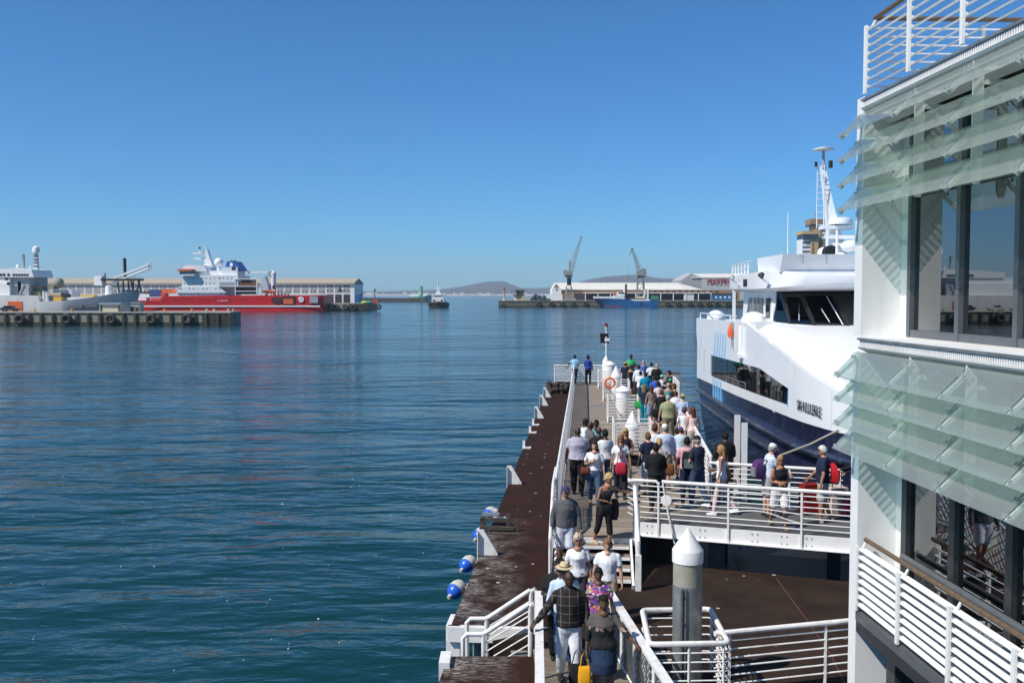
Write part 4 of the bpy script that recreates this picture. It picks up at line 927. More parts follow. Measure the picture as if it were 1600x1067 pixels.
# mast
MX, MY = 3.85, 9.2
ms = FPt(MB().loft([[Vector((MX + a + cx_, MY + b, z)) for a, b in ((-.26*s, -.55*s - o_), (.26*s, -.55*s - o_), (.26*s, .55*s - o_), (-.26*s, .55*s - o_))] for z, s, o_, cx_ in ((8.5, 1.5, 0, .62), (9.3, 1.1, .05, .52), (10.3, .75, .1, .40), (11.5, .5, .15, .18), (13.1, .3, .2, -.08))]), 'mast', ferry_white, smooth=20)
FPt(MB().tube([(MX - .1, MY, 13.0), (MX - .1, MY, 13.75)], .06, 8), 'mast_top', mid_grey, ms)
FPt(MB().lathe([(.05, 0), (.42, .02), (.44, .08), (.1, .16)], 20, (MX - .1, MY, 13.72)), 'disc_antenna', ferry_white, ms)
for dx in (-.42, -.12): FPt(MB().tube([(MX + dx, MY + .25, 10.4), (MX + dx, MY + .25, 13.1)], .02, 6), 'ladder_rail', ferry_white, ms)
for k in range(10): FPt(MB().tube([(MX - .42, MY + .25, 10.55 + .27*k), (MX - .12, MY + .25, 10.55 + .27*k)], .014, 6), 'ladder_rung', ferry_white, ms)
FPt(MB().lathe([(.09, 0), (.09, .3)], 10, (MX + .12, MY + .3, 12.95)), 'mast_light', black, ms); FPt(MB().lathe([(.06, 0), (.06, .2)], 8, (MX - .5, MY + .3, 13.0)), 'mast_light', black, ms)
FPt(MB().lathe([(.5, 0), (.52, .1), (.5, .22), (.3, .3)], 16, (MX + .55, MY + .4, 10.55), Matrix.Scale(1, 3)), 'radar_drum', ferry_white, ms); FPt(MB().box((MX - .3, MY + .1, 10.35), (MX + 1.0, MY + .7, 10.5)), 'radar_platform', ferry_white, ms)
FPt(MB().bar((MX - .2, MY + .7, 10.02), (MX + 2.4, MY + .9, 9.95), .14, .16), 'radar_scanner', ferry_white, ms)
FPt(MB().sphere((MX + .85, MY + .8, 9.62), .34, 16, 10, (1.2, 1, .75)), 'radar_dome', ferry_white, ms); FPt(MB().box((MX + .3, MY + .4, 9.1), (MX + 1.3, MY + 1.0, 9.25)), 'dome_platform', ferry_white, ms)
FPt(MB().lathe([(.12, -.25), (.30, -.1), (.32, .15)], 16, (MX - .25, MY + 1.5, 9.15 + .15), Matrix.Rotation(R(-90), 3, 'X') @ Matrix.Rotation(R(20), 3, 'Y')), 'searchlight', black)
FPt(MB().sphere((MX - .42, MY + 1.3, 9.3), .26, 14, 8), 'searchlight_back', ferry_white)
FPt(MB().tube([(MX - .3, MY + 1.5, 8.5), (MX - .3, MY + 1.5, 9.1)], .04, 8), 'searchlight_stem', ferry_white)
FPt(MB().tube([(MX - .15, MY + 2.2, 8.45), (MX - .15, MY + 2.2, 10.2)], .05, 8), 'jackstaff', ferry_white)
FPt(MB().bar((MX + .6, MY + 2.4, 9.9), (MX + 1.0, MY + 2.4, 8.5), .3, .3, (0, 1, 0)), 'exhaust', ferry_white); FPt(MB().box((MX + 1.2, MY + 2.0, 8.5), (MX + 1.7, MY + 2.6, 9.7)), 'vent_box', ferry_white)
FPt(MB().sphere((MX + 2.0, MY + 3.6, 8.55), .36, 14, 8, (1, 1, 1)), 'satellite_dome', mat('smoked_dome', (.06, .05, .035), .2))
FPt(MB().lathe([(.36, 0), (.36, .2)], 14, (MX + 2.0, MY + 3.6, 8.48)), 'dome_base', cream)
# mooring rope
a, b = at(1218, 712, 25.5), at(1310, 672, 26.2)
o = MB().tube([a, a.lerp(b, .5) + Vector((0,0,-.05)), b], .035, 8).build('mooring_rope', mat('rope_tan', (.35, .31, .25), .9, var=.2)); tag(o, 'taut tan mooring rope running up to the ferry bow', 'rope'); base_to(o, a)
# ================================================================== FAR HARBOUR
def S(px, d): return (px - CX) * d / F
def Z(py, d): return at(CX, py, d).z
def rbox(mb, x0, x1, y0, y1, d, dep):      # pixel rectangle standing at depth d
    return mb.box((S(x0, d), d, Z(y1, d)), (S(x1, d), d + dep, Z(y0, d)))
def RB(name, material, parent, x0, x1, y0, y1, d, dep, smooth=None): return rbox(MB(), x0, x1, y0, y1, d, dep).build(name, material, parent, smooth)
def RBt(name, label, cat, material, x0, x1, y0, y1, d, dep, group=None):
    o = RB(name, material, None, x0, x1, y0, y1, d, dep); base_to(o, ((S(x0,d)+S(x1,d))/2, d + dep/2, Z(y1, d))); return tag(o, label, cat, group)
quay_conc = mat('quay_concrete', (.26, .235, .17), .9, var=.25, scale=.25, dirt=(.05, .05, .04), dirt_amt=.85, dirt_scale=.6, streak=True)
quay_dark = mat('quay_dark_weed', (.035, .035, .025), .9, var=.3, scale=.5)
quay_top = mat('quay_top_concrete', (.40, .37, .31), .85, var=.12, scale=.2)
def torus(mb, c, R0, r, n=18, m=8, yaw=0):
    rg = []
    for i in range(n + 1):
        a = 2*math.pi*i/n; e = Vector((math.cos(a), 0, math.sin(a)))
        rg.append([Vector(c) + e*(R0 + r*math.cos(b)) + Vector((0, r*1.1*math.sin(b), 0)) for b in [2*math.pi*j/m for j in range(m)]])
    return mb.loft(rg, caps=False)
def tyre(x, y, d, size, label, group):
    mb = MB(); torus(mb, (0,0,0), size*.34, size*.19); o = mb.build('tyre_fender', rubber, smooth=60); o.location = (S(x, d), d - size*.12, Z(y, d)); tag(o, label, 'tyre', group)
def bollard(x, d, ztop, label, group, material=yellow):
    o = MB().lathe([(.24, 0), (.20, .15), (.20, .38), (.32, .46), (.32, .6), (.15, .68)], 10).build('bollard', material); o.location = (S(x, d), d + 1.5, ztop); tag(o, label, 'bollard', group)

# ---- left quay, 237 m away, running out of the picture to the left
D1 = 236.0; ZQ = 3.35
q = MB().box((-330, D1, -1), (S(360, D1), D1 + 9, ZQ - .32)).build('quay', quay_conc, smooth=None); struct(q); q['label'] = 'stained concrete quay in front of the grey ship'
MB().box((-330, D1 - .25, ZQ - .318), (S(360, D1) + .1, D1 + 9.1, ZQ)).build('coping', quay_top, q)
MB().box((-330, D1 - .1, -1), (S(360, D1) + .05, D1 - .002, .75)).build('weed_band', quay_dark, q)
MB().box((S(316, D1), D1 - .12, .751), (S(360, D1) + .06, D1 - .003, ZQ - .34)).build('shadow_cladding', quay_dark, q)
for k in range(24):
    x = 359 - 18.4*k; MB().box((S(x, D1) - .28, D1 - .45, -1), (S(x, D1) + .28, D1 - .12, ZQ - .33)).build('fender_pile', timber_dark, q)
rg_ = ((32, 'tyre fender hung below the orange hull door'), (105, 'tyre fender hung below the yellow deck gear of the grey ship'), (174, 'tyre fender hung below the cream hut'), (237, 'tyre fender hung on the quay just past the small grey hut'), (293, 'tyre fender closest to the dark end of the left quay'))
for x, lab in rg_: tyre(x, 498.5, D1 - .6, 2.7, lab, 'tyre fenders on the left quay')
tyre(-40, 498.5, D1 - .6, 2.7, 'tyre fender on the quay beyond the grey ship superstructure', 'tyre fenders on the left quay')
for x, lab in ((50, 'yellow bollard beside the orange hull door'), (108, 'yellow bollard in front of the grey ship midships'), (207, 'yellow bollard beside the small grey hut'), (254, 'yellow bollard on the open quay next to the small grey hut'), (297, 'yellow bollard beside the last tyre of the left quay'), (320, 'pale bollard with a mooring post near the quay end')):
    bollard(x, D1, ZQ, lab, 'bollards on the left quay', yellow if x < 310 else cream)
for x, lab in ((332, 'pale bollard at the start of the dark quay end'), (354, 'pale bollard next to the last one on the dark quay end'), (362, 'pale bollard closest to the tip of the left quay')): bollard(x, D1, ZQ, lab, 'bollards on the left quay', cream)
t = thing('quay_hut', 'cream hut with a flat roof on the left quay', 'hut', (S(171, D1), D1 + 2, ZQ), world=True)
RB('wall', cream, t, 156, 187, 476, 487, D1 + 2, 4); RB('roof', mid_grey, t, 154, 189, 473.5, 476, D1 + 1.6, 5)
RB('door', dark_steel, t, 157, 160, 477, 486.5, D1 + 1.95, .04); RB('door', dark_steel, t, 185, 187, 477, 486.5, D1 + 1.95, .04)
t = thing('quay_hut', 'small grey hut at the right of the cream hut', 'hut', (S(211, D1), D1 + 2, ZQ), world=True)
RB('wall', mat('hut_grey', (.42, .42, .36), .8), t, 205, 218, 474, 487, D1 + 2, 3); RB('roof', mid_grey, t, 203.5, 219, 472.5, 474, D1 + 1.8, 3.6); RB('shutter', dark_steel, t, 206, 217, 480, 486, D1 + 1.96, .03)
t = thing('skip', 'dark blue grey steel skip between the two huts', 'skip', (S(198, D1), D1 + 1.5, ZQ), world=True)
MB().prism([(S(191, D1), Z(479, D1)), (S(212 - 9, D1), Z(479, D1)), (S(201, D1), Z(486.5, D1)), (S(193, D1), Z(486.5, D1))], D1 + .8, D1 + 2.0, 'y').build('body', mat('skip_blue', (.10, .13, .17), .6), t); RB('rim', mid_grey, t, 190.5, 203.5, 478.3, 479, D1 + .7, 1.4)
# parked car at the far left of the quay
def car(x, d, z, material, label):
    t = thing('parked_car', label, 'car', (x, d, z), group='cars parked on the left quay')
    MB().prism([(-2.1, .35), (2.1, .35), (2.15, .75), (1.3, .9), (.7, 1.42), (-.9, 1.45), (-1.6, .95), (-2.1, .85)], -.85, .85, 'y').build('body', material, t)
    MB().prism([(-.85, .93), (1.1, .93), (.62, 1.36), (-.8, 1.38)], -.87, .87, 'y').build('side_glass', dark_glass, t)
    for x_ in (-1.3, 1.35):
        for y_ in (-.8, .62): MB().lathe([(.32, 0), (.32, .2)], 14, (x_, y_ + .2, .32), Matrix.Rotation(R(90), 3, 'X')).build('wheel', rubber, t)
car(S(6, D1), D1 + 3, ZQ, mat('car_dark', (.04, .045, .05), .25), 'dark car parked beside the orange hull door')
car(S(-45, D1), D1 + 3, ZQ, mat('car_silver', (.5, .5, .5), .3), 'silver car parked further along the left quay')
car(S(-85, D1), D1 + 3, ZQ, mat('car_white', (.7, .7, .7), .3), 'white car parked further along the left quay')

# ---- grey research ship behind the quay
D2 = 248.0
gs = thing('grey_ship', 'pale grey research ship with an orange hull door behind the left quay', 'ship', (S(60, D2), D2 + 8, 0), world=True)
def hull_loft(stations, name, material, parent):
    """stations: (x, half-beam at water, half-beam at deck, ztop, yc)"""
    mb = MB(); rg = []
    for st_ in stations:
        x, hb, hd, zt, yc = st_[:5]; dx = st_[5] if len(st_) > 5 else 0.0
        rg.append([Vector((x, yc - hb, -1)), Vector((x + dx*.45, yc - (hb*.45 + hd*.55), zt*.55)), Vector((x + dx, yc - hd, zt)), Vector((x + dx, yc + hd, zt)), Vector((x, yc + hb, -1))])
    mb.loft(rg); return mb.build(name, material, parent, smooth=45)
zt = lambda py: Z(py, D2)
hull_loft([(S(-260, D2), 8, 8, zt(468), D2 + 8), (S(18, D2), 8, 8, zt(461), D2 + 8), (S(19, D2), 8, 8, zt(461), D2 + 8), (S(60, D2), 8, 8, zt(462), D2 + 8), (S(62, D2), 8, 8, zt(471), D2 + 8), (S(95, D2), 7.5, 8, zt(470), D2 + 8), (S(100, D2), 7, 8, zt(470), D2 + 8), (S(140, D2), 5, 7.5, zt(465), D2 + 8), (S(160, D2), 3.0, 6.6, zt(460.5), D2 + 8, .8), (S(172, D2), 1.6, 4.6, zt(457), D2 + 8, 2.0), (S(180, D2), .5, 2.0, zt(454.5), D2 + 8, 2.9), (S(182, D2), .1, .3, zt(454), D2 + 8, 3.2)], 'hull', grey_ship, gs)
RB('hull_door', orange, gs, 12.5, 35, 471, 488, D2 - .12, .1)
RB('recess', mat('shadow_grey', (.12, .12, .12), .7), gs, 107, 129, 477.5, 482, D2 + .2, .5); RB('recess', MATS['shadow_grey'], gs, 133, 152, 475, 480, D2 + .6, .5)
sp_ = RB('superstructure', ship_white, gs, -140, 16, 442, 462, D2 + 2, 12); RB('superstructure', ship_white, gs, -110, 17, 432, 442.5, D2 + 2.5, 11)
br = MB().prism([(S(-60, D2), zt(433)), (S(47, D2), zt(433)), (S(47, D2), zt(430)), (S(44, D2), zt(421)), (S(20, D2), zt(418.5)), (S(-60, D2), zt(424))], D2 + 2.2, D2 + 13, 'y').build('bridge', ship_white, gs)
RB('bridge_face', mid_grey, gs, 17, 47, 433.2, 460, D2 + 3, 10)
for k in range(6): RB('bridge_window', black, br, 21 + k*4.3, 24 + k*4.3, 428, 431, D2 + 2.1, .1)
for x in (1, 6, 13): RB('bridge_window', black, br, x, x + 3.5, 427.5, 431, D2 + 2.1, .1)
for (x, y) in ((9, 434), (12, 441)): RB('port', black, sp_, x, x + 5, y, y + 4, D2 + 1.9, .1)
m_ = MB().tube([(S(18, D2), D2 + 7, zt(420)), (S(17.5, D2), D2 + 7, zt(395))], .25, 6).build('mast', mid_grey, gs)
for k, y in enumerate((398, 402, 406, 411)): MB().bar((S(14.5 + k*.4, D2), D2 + 7, zt(y)), (S(20, D2), D2 + 7, zt(y + 1)), .2, .25).build('yard', dark_steel, m_)
MB().sphere((S(11.5, D2), D2 + 6, zt(415.5)), .55, 14, 9).build('small_radome', ship_white, gs); MB().sphere((S(31, D2), D2 + 6, zt(416.5)), .3, 10, 7).build('small_radome', ship_white, gs)
rm = MB().loft([[Vector((S(41 + a*wd, D2), D2 + 6 + b*wd*.15, zt(y))) for a, b in ((-1, -1), (1, -1), (1, 1), (-1, 1))] for y, wd in ((420, 3.2), (394, 2.2))]).build('radome_mast', grey_ship, gs)
MB().lathe([(.5, zt(394)), (.9, zt(392.8)), (.92, zt(388)), (.8, zt(385)), (.4, zt(383)), (.03, zt(382.4))], 18, (S(41, D2), D2 + 6, 0)).build('radome', ship_white, gs)
for y in (398, 404, 409, 415): MB().bar((S(38, D2), D2 + 5.5, zt(y)), (S(45.5, D2), D2 + 5.5, zt(y)), .15, .2).build('mast_arm', dark_steel, rm)
# cargo deck gear
RB('winch', mid_grey, gs, 29, 34, 440, 460, D2 + 3, 2); MB().tube([(S(22, D2), D2 + 3, zt(460)), (S(30, D2), D2 + 3, zt(445))], .25, 6).build('frame', mid_grey, gs)
RB('deck_box', mat('olive_gear', (.28, .24, .12), .8), gs, 49, 64, 455, 461, D2 + 4, 4); RB('deck_box', mid_grey, gs, 40, 46, 450, 470, D2 + 2.5, 4)
o = MB().sphere((S(79, D2), D2 + 5, zt(442)), 1.3, 12, 8, (1, 1, 1.1)).build('gun_mount', mat('olive_grey', (.22, .22, .17), .7), gs); RB('gun_pedestal', MATS['olive_grey'], gs, 74, 85, 446, 452, D2 + 4, 3)
RB('deck_crate', yellow, gs, 84, 96, 464, 470, D2 + 1.5, 2.5); RB('deck_crate', mat('beige_gear', (.5, .4, .3), .8), gs, 76, 96, 457, 462, D2 + 4, 3); RB('deck_cabin', grey_ship, gs, 84, 113, 453, 464, D2 + 5, 5); RB('deck_crate', black, gs, 97, 105, 459, 465, D2 + 3, 2); RB('deck_crate', yellow, gs, 127, 148, 460.5, 464, D2 + 3, 2); RB('gear', mat('olive_gear', (.28, .24, .12), .8), gs, 51, 68, 447, 452, D2 + 5, 3)
MB().tube([(S(65, D2), D2 + 1.5, zt(471)), (S(65, D2), D2 + 1.5, zt(455))], .35, 8).build('post', ship_white, gs); MB().tube([(S(70, D2), D2 + 1.5, zt(471)), (S(70, D2), D2 + 1.5, zt(456))], .35, 8).build('post', ship_white, gs)
# foredeck crane
cr = MB().lathe([(1.0, zt(462)), (.9, zt(447)), (.6, zt(446))], 14, (S(156, D2), D2 + 6, 0)).build('crane_column', ship_white, gs)
for dz in (0, 1.15): MB().bar((S(160, D2), D2 + 6, zt(436) - dz), (S(221, D2), D2 + 6, zt(412) - dz*.9), .9, .55).build('crane_boom', ship_white, cr)
MB().bar((S(221, D2), D2 + 6, zt(410)), (S(222, D2), D2 + 6, zt(419)), .8, .5, (0,1,0)).build('boom_head', ship_white, cr); RB('crane_house', ship_white, cr, 148, 160, 431, 446, D2 + 5, 2.5)
MB().tube([(S(150, D2), D2 + 6, zt(446)), (S(149.5, D2), D2 + 6, zt(426))], .3, 6).build('crane_post', mid_grey, cr)
# dark gantry platform over the bow
g_ = RB('gantry_platform', black, gs, 158, 217, 435.5, 438.5, D2 + 5, 4)
for a, b in ((170, 172), (179, 179), (187, 188), (195, 195), (205, 200), (191, 196), (203, 208)): MB().tube([(S(a, D2), D2 + 6, zt(438.5)), (S(b, D2), D2 + 6, zt(457))], .22, 6).build('gantry_leg', dark_steel, g_)
MB().tube([(S(182.5, D2), D2 + 6, zt(435.5)), (S(182, D2), D2 + 6, zt(402))], .38, 6).build('gantry_mast', black, g_)
for k in range(6): MB().bar((S(178, D2), D2 + 6, zt(405 + 4*k)), (S(182, D2), D2 + 6, zt(405 + 4*k)), .1, .14).build('rung', dark_steel, g_)
for k in range(10): MB().tube([(S(186 + 3*k, D2), D2 + 5, zt(435.5)), (S(186 + 3*k, D2), D2 + 5, zt(431.5))], .05, 4).build('rail_post', dark_steel, g_)
RB('bow_bulwark', navy, gs, 191, 205, 453, 456, D2 + 5.5, 5)

# ---- red polar ship
D3 = 425.0
rs = thing('red_polar_ship', 'red hulled polar supply ship with white superstructure and blue funnel', 'ship', (S(350, D3), D3 + 10, 0), world=True)
z3 = lambda py: Z(py, D3); x3 = lambda px: S(px, D3)
st3 = [(x3(150), .3, 2, z3(466)), (x3(175), 5, 8, z3(468.5)), (x3(205), 9, 10.5, z3(470)), (x3(252), 10.5, 10.8, z3(470)), (x3(256), 10.5, 10.8, z3(462.5)), (x3(400), 10.8, 10.8, z3(461.5)), (x3(440), 10.8, 10.8, z3(461.5)), (x3(441), 10.8, 10.8, z3(461.5)), (x3(480), 10.5, 10.8, z3(461.5)), (x3(499), 10, 10.8, z3(461)), (x3(505), 9.5, 10, z3(461))]
hull_loft([(a, b, c, d, D3 + 11) for a, b, c, d in st3], 'hull', red_paint, rs)
RB('white_stripe', ship_white, rs, 185, 500, 477.4, 479.6, D3 - .05, .12)
RB('boot_top', mat('fouled_white', (.5, .46, .42), .8, var=.3, dirt=(.3, .1, .08), dirt_amt=.6), rs, 373, 440, 486.3, 487.6, D3 + .25, .1)
RB('hull_recess', black, rs, 441, 461, 463.5, 475, D3 - .06, .14); RB('recess_gear', orange, rs, 443, 458, 467, 475, D3 - .1, .03)
RB('stern_recess', mid_grey, rs, 484, 497, 463, 473.5, D3 - .06, .14); MB().lathe([(1.0, 0), (1.0, .1)], 20, (x3(433), D3 - .05, z3(469)), Matrix.Rotation(R(90), 3, 'X') @ Matrix.Diagonal((2.6, 1.5, 1))).build('anchor_pocket', mat('dark_red', (.06, .01, .012), .6), rs)
# white emblem near the stern: rounded disc with a notch and a snout
em = MB(); ex, ez = x3(471), z3(468)
em.prism([(ex + 1.15*math.cos(a), ez + 1.25*math.sin(a)) for a in [2*math.pi*k/18 for k in range(18)]], D3 - .10, D3 - .02, 'y'); em.build('emblem', ship_white, rs)
MB().prism([(ex - 1.6, ez + .55), (ex - .6, ez + 1.25), (ex + .1, ez + .9), (ex - .5, ez + .1), (ex - 1.0, ez + .1)], D3 - .13, D3 - .105, 'y').build('emblem', ship_white, rs)
MB().prism([(ex + .05, ez + .5), (ex + .55, ez + .1), (ex + .15, ez - .6), (ex + .05, ez - .1)], D3 - .14, D3 - .105, 'y').build('emblem_mark', red_paint, rs)
me = text_mesh('S.A. AGULHAS II', 1.0, .03); me.materials.append(ship_white); o = link('name_lettering', me, rs); o.rotation_euler = (R(90), 0, 0)
o.location = Vector((x3(348.5), D3 - .08, z3(471.2))) - Vector(rs['shift']); o.scale = (.62, 1, 1)
for k in range(14): RB('porthole', black, rs, 272.5 + 8.6*k, 274 + 8.6*k, 466.2, 467.6, D3 - .04, .1)
# superstructure tiers
s1 = MB().prism([(x3(276), z3(462)), (x3(277), z3(458)), (x3(352), z3(458)), (x3(352), z3(462))], D3 + .6, D3 + 20, 'y').build('deckhouse', ship_white, rs)
s2 = MB().prism([(x3(276), z3(457.6)), (x3(280), z3(448)), (x3(342), z3(448)), (x3(354), z3(457.6))], D3 + .05, D3 + 21, 'y').build('deckhouse', ship_white, rs)
s3 = MB().prism([(x3(284), z3(448)), (x3(286), z3(434)), (x3(288), z3(430)), (x3(372), z3(430)), (x3(372), z3(447.8))], D3 + .4, D3 + 20.5, 'y').build('deckhouse', ship_white, rs)
s4 = RB('deckhouse', ship_white, rs, 306, 365, 423, 430, D3 + 3, 14); RB('deckhouse', ship_white, rs, 348, 372, 417.5, 431, D3 + 2, 12)
RB('aft_house', ship_white, rs, 345, 367, 448, 461.5, D3 + 5, 10); RB('aft_house', mid_grey, rs, 344, 368, 441, 447.6, D3 + .3, .12)
for y0, xs_ in ((434, [296 + 6.6*k for k in range(9)] + [344, 356, 362]), (442, [289 + 6.6*k for k in range(8)]), (450, [280, 283, 296, 302, 317, 323, 337, 344]), (458.8, [283, 288, 310, 345, 352, 364])):
    for x in xs_:
        if y0 == 442 and x > 338: continue
        f_ = D3 + (.35 if y0 in (434, 442) else 0 if y0 == 450 else .55)
        RB('window', black, rs, x, x + 1.5, y0, y0 + 1.6, f_, .06)
# bridge with orange brow
b_ = MB().prism([(x3(283), z3(431)), (x3(282), z3(427)), (x3(305), z3(427)), (x3(306), z3(431))], D3 - 1.5, D3 + 22, 'y').build('bridge', ship_white, rs)
RB('bridge_glass', dark_glass, b_, 281.8, 305, 423.6, 427.2, D3 - 1.6, 23)
MB().prism([(x3(279.5), z3(423.8)), (x3(282), z3(420.6)), (x3(303), z3(420.6)), (x3(303), z3(423.4))], D3 - 2.2, D3 + 23, 'y').build('orange_brow', mat('ship_orange', (.66, .15, .05), .5), b_)
MB().prism([(x3(283), z3(420.6)), (x3(288), z3(414.5)), (x3(318), z3(414.5)), (x3(322), z3(424)), (x3(303), z3(424))], D3 + 2, D3 + 18, 'y').build('bridge_top', ship_white, rs)
# main mast
mm = MB().prism([(x3(309), z3(415)), (x3(311), z3(400)), (x3(313), z3(388)), (x3(315), z3(388)), (x3(319), z3(402)), (x3(324), z3(417))], D3 + 9, D3 + 12, 'y').build('mast', ship_white, rs)
RB('mast_platform', ship_white, mm, 302, 316, 394.5, 397, D3 + 8, 5); RB('mast_platform', ship_white, mm, 304, 315, 403, 405, D3 + 8, 5); MB().tube([(x3(312.5), D3 + 10, z3(388)), (x3(312.5), D3 + 10, z3(381))], .3, 6).build('mast_top', ship_white, mm)
RB('mast_light', black, mm, 312, 315, 386, 389, D3 + 8.6, .3); MB().tube([(x3(304), D3 + 9, z3(395)), (x3(304), D3 + 9, z3(389))], .3, 6).build('mast_stub', ship_white, mm)
rd = MB().sphere((x3(333.5), D3 + 9, z3(409)), 2.0, 20, 12).build('radome', ship_white, rs); MB().tube([(x3(333), D3 + 9, z3(424)), (x3(333), D3 + 9, z3(416))], .7, 8).build('radome_post', ship_white, rd)
fu = MB().prism([(x3(346), z3(424)), (x3(352), z3(408)), (x3(366), z3(408)), (x3(376), z3(423))], D3 + 4, D3 + 13, 'y').build('funnel', funnel_blue, rs)
for x in (355, 360): MB().lathe([(.5, z3(408.5)), (.5, z3(405.8))], 10, (x3(x), D3 + 8, 0)).build('exhaust', black, fu)
MB().prism([(x3(358.5) + .75*math.cos(a), z3(413) + .95*math.sin(a)) for a in [2*math.pi*k/10 for k in range(10)]], D3 + 3.9, D3 + 3.98, 'y').build('funnel_emblem', ship_white, fu)
RB('funnel_louvre', black, fu, 363, 369, 417.5, 422, D3 + 1.9, .05)
# aft boat deck
for x in (367.5, 401, 408): RB('frame_post', ship_white, rs, x, x + 1.2, 436, 461.5, D3 + .1, .5)
for y in (435.5, 447, 454.5): RB('frame_beam', ship_white, rs, 345 if y == 447 else 367, 409, y, y + 1.1, D3 + .05, .6)
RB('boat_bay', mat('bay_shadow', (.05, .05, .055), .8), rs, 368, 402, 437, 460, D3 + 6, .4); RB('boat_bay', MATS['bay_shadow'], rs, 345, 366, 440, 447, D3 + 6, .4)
MB().loft([[Vector((x, D3 + 2.2 + yy*hw, z3(444) + zz*hh)) for yy, zz in ((-1, 0), (-.7, -1), (.7, -1), (1, 0), (.7, 1), (-.7, 1))] for x, hw, hh in ((x3(369), .5, .3), (x3(371), 1.2, .55), (x3(394), 1.2, .6), (x3(397.5), .8, .45))]).build('lifeboat', mat('lifeboat_orange', (.72, .20, .08), .45), rs)
MB().sphere((x3(362), D3 + 2, z3(443.5)), .9, 12, 8, (2.0, 1, .7)).build('tender', ship_white, rs)
# aft crane
ac = MB().lathe([(1.2, z3(462)), (1.1, z3(434)), (1.3, z3(426)), (.5, z3(422))], 12, (x3(422), D3 + 7, 0)).build('crane_column', ship_white, rs)
MB().bar((x3(384), D3 + 7, z3(425)), (x3(423), D3 + 7, z3(424.5)), 1.0, .9).build('crane_boom', ship_white, ac); MB().sphere((x3(384), D3 + 7, z3(425)), .6, 10, 6).build('boom_sheave', black, ac); RB('crane_cab', mid_grey, ac, 419, 427, 424, 432, D3 + 6, 2)
MB().prism([(x3(402), z3(436)), (x3(410), z3(431)), (x3(416), z3(452)), (x3(410), z3(462))], D3 + 5, D3 + 9, 'y').build('stern_frame', mat('pale_blue_grey', (.5, .56, .6), .5), rs)
MB().loft([[Vector((x, D3 + 2 + yy, z3(455) + zz*hh)) for yy, zz in ((-.9, 0), (-.5, -1), (.5, -1), (.9, 0), (0, .6))] for x, hh in ((x3(409), .2), (x3(413), .7), (x3(424), .7), (x3(427), .3))]).build('rescue_boat', orange, rs)
RB('vent', black, rs, 426, 430, 446, 452, D3 + 3, 1); RB('vent', cream, rs, 427, 430, 451, 461.5, D3 + 3, 1)
for x in (434, 439, 444, 449): RB('winch', dark_steel, rs, x, x + 2.5, 457, 461.5, D3 + 3, 1)
MB().tube([(x3(431), D3 + .4, z3(458.6)), (x3(500), D3 + .4, z3(458.2))], .12, 6).build('stern_rail', ship_white, rs)
for k in range(12): MB().tube([(x3(432 + 6*k), D3 + .4, z3(461.4)), (x3(432 + 6*k), D3 + .4, z3(458.3))], .08, 4).build('rail_post', ship_white, rs)
# foredeck cargo
for (x0, x1, y0, y1, m_) in ((234, 252, 452.5, 458, mat('container_blue', (.03, .08, .22), .6)), (234, 252, 458.2, 464, MATS['container_blue']), (253, 271, 452, 458, orange), (252, 258, 458.2, 466, mat('container_red', (.5, .08, .05), .6)), (206, 229, 465, 469.5, ship_white), (236, 252, 465, 470, MATS['container_red']), (221, 233, 456, 459, mat('winch_red', (.12, .04, .035), .7))):
    RB('deck_cargo', m_, rs, x0, x1, y0, y1, D3 + 4, 5)

# ---- long warehouse behind the ships
D4 = 480.0
wh = thing('warehouse', 'long pale warehouse with tan roof and grey wall panels behind the red ship', 'warehouse', (S(300, D4), D4 + 15, 0), world=True)
z4 = lambda py: Z(py, D4); x4 = lambda px: S(px, D4)
RB('wall', ship_white, wh, -420, 554, 444, 474, D4, 28)
MB().prism([(D4 - .8, z4(444.2)), (D4 - .8, z4(442)), (D4 + 14, z4(434.2)), (D4 + 29, z4(442)), (D4 + 29, z4(444.2))], x4(-420), x4(554.5), 'x').build('roof', roof_tan, wh)
k = 0; x = 548.0
while x > -400:
    x0 = x - 12.6; end = k < 3
    if 180 < x < 560 or x < 180:
        if end:
            p_ = RB('wall_panel', panel_grey, wh, x0 + 1.4, x - .6, 445.5, 458, D4 - .06, .1)
            for (wx, wy) in ((2.2, 446), (7.6, 446), (2.2, 453), (7.6, 453)):
                if k != 1: RB('window', black, p_, x0 + wx, x0 + wx + 2.4, wy, wy + 2, D4 - .1, .05)
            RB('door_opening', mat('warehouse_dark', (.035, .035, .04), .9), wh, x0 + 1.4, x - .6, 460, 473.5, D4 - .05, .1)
        else:
            p_ = RB('wall_panel', panel_grey, wh, x0 + 1.6, x - .4, 446, 459, D4 - .06, .1)
            for wx in (2.6, 7.8):
                if x > 180: RB('window', black, p_, x0 + wx, x0 + wx + 2, 454.5, 456.5, D4 - .1, .05)
    x -= 13.0; k += 1
MB().prism([(x4(527), z4(453.5)), (x4(537), z4(453.5)), (x4(535.5), z4(455.2)), (x4(528.5), z4(455.2))], D4 - .2, D4 - .12, 'y').build('ship_sign', black, wh); MB().prism([(x4(530), z4(453.4)), (x4(532), z4(446.5)), (x4(533), z4(453.4))], D4 - .2, D4 - .12, 'y').build('ship_sign', black, wh)
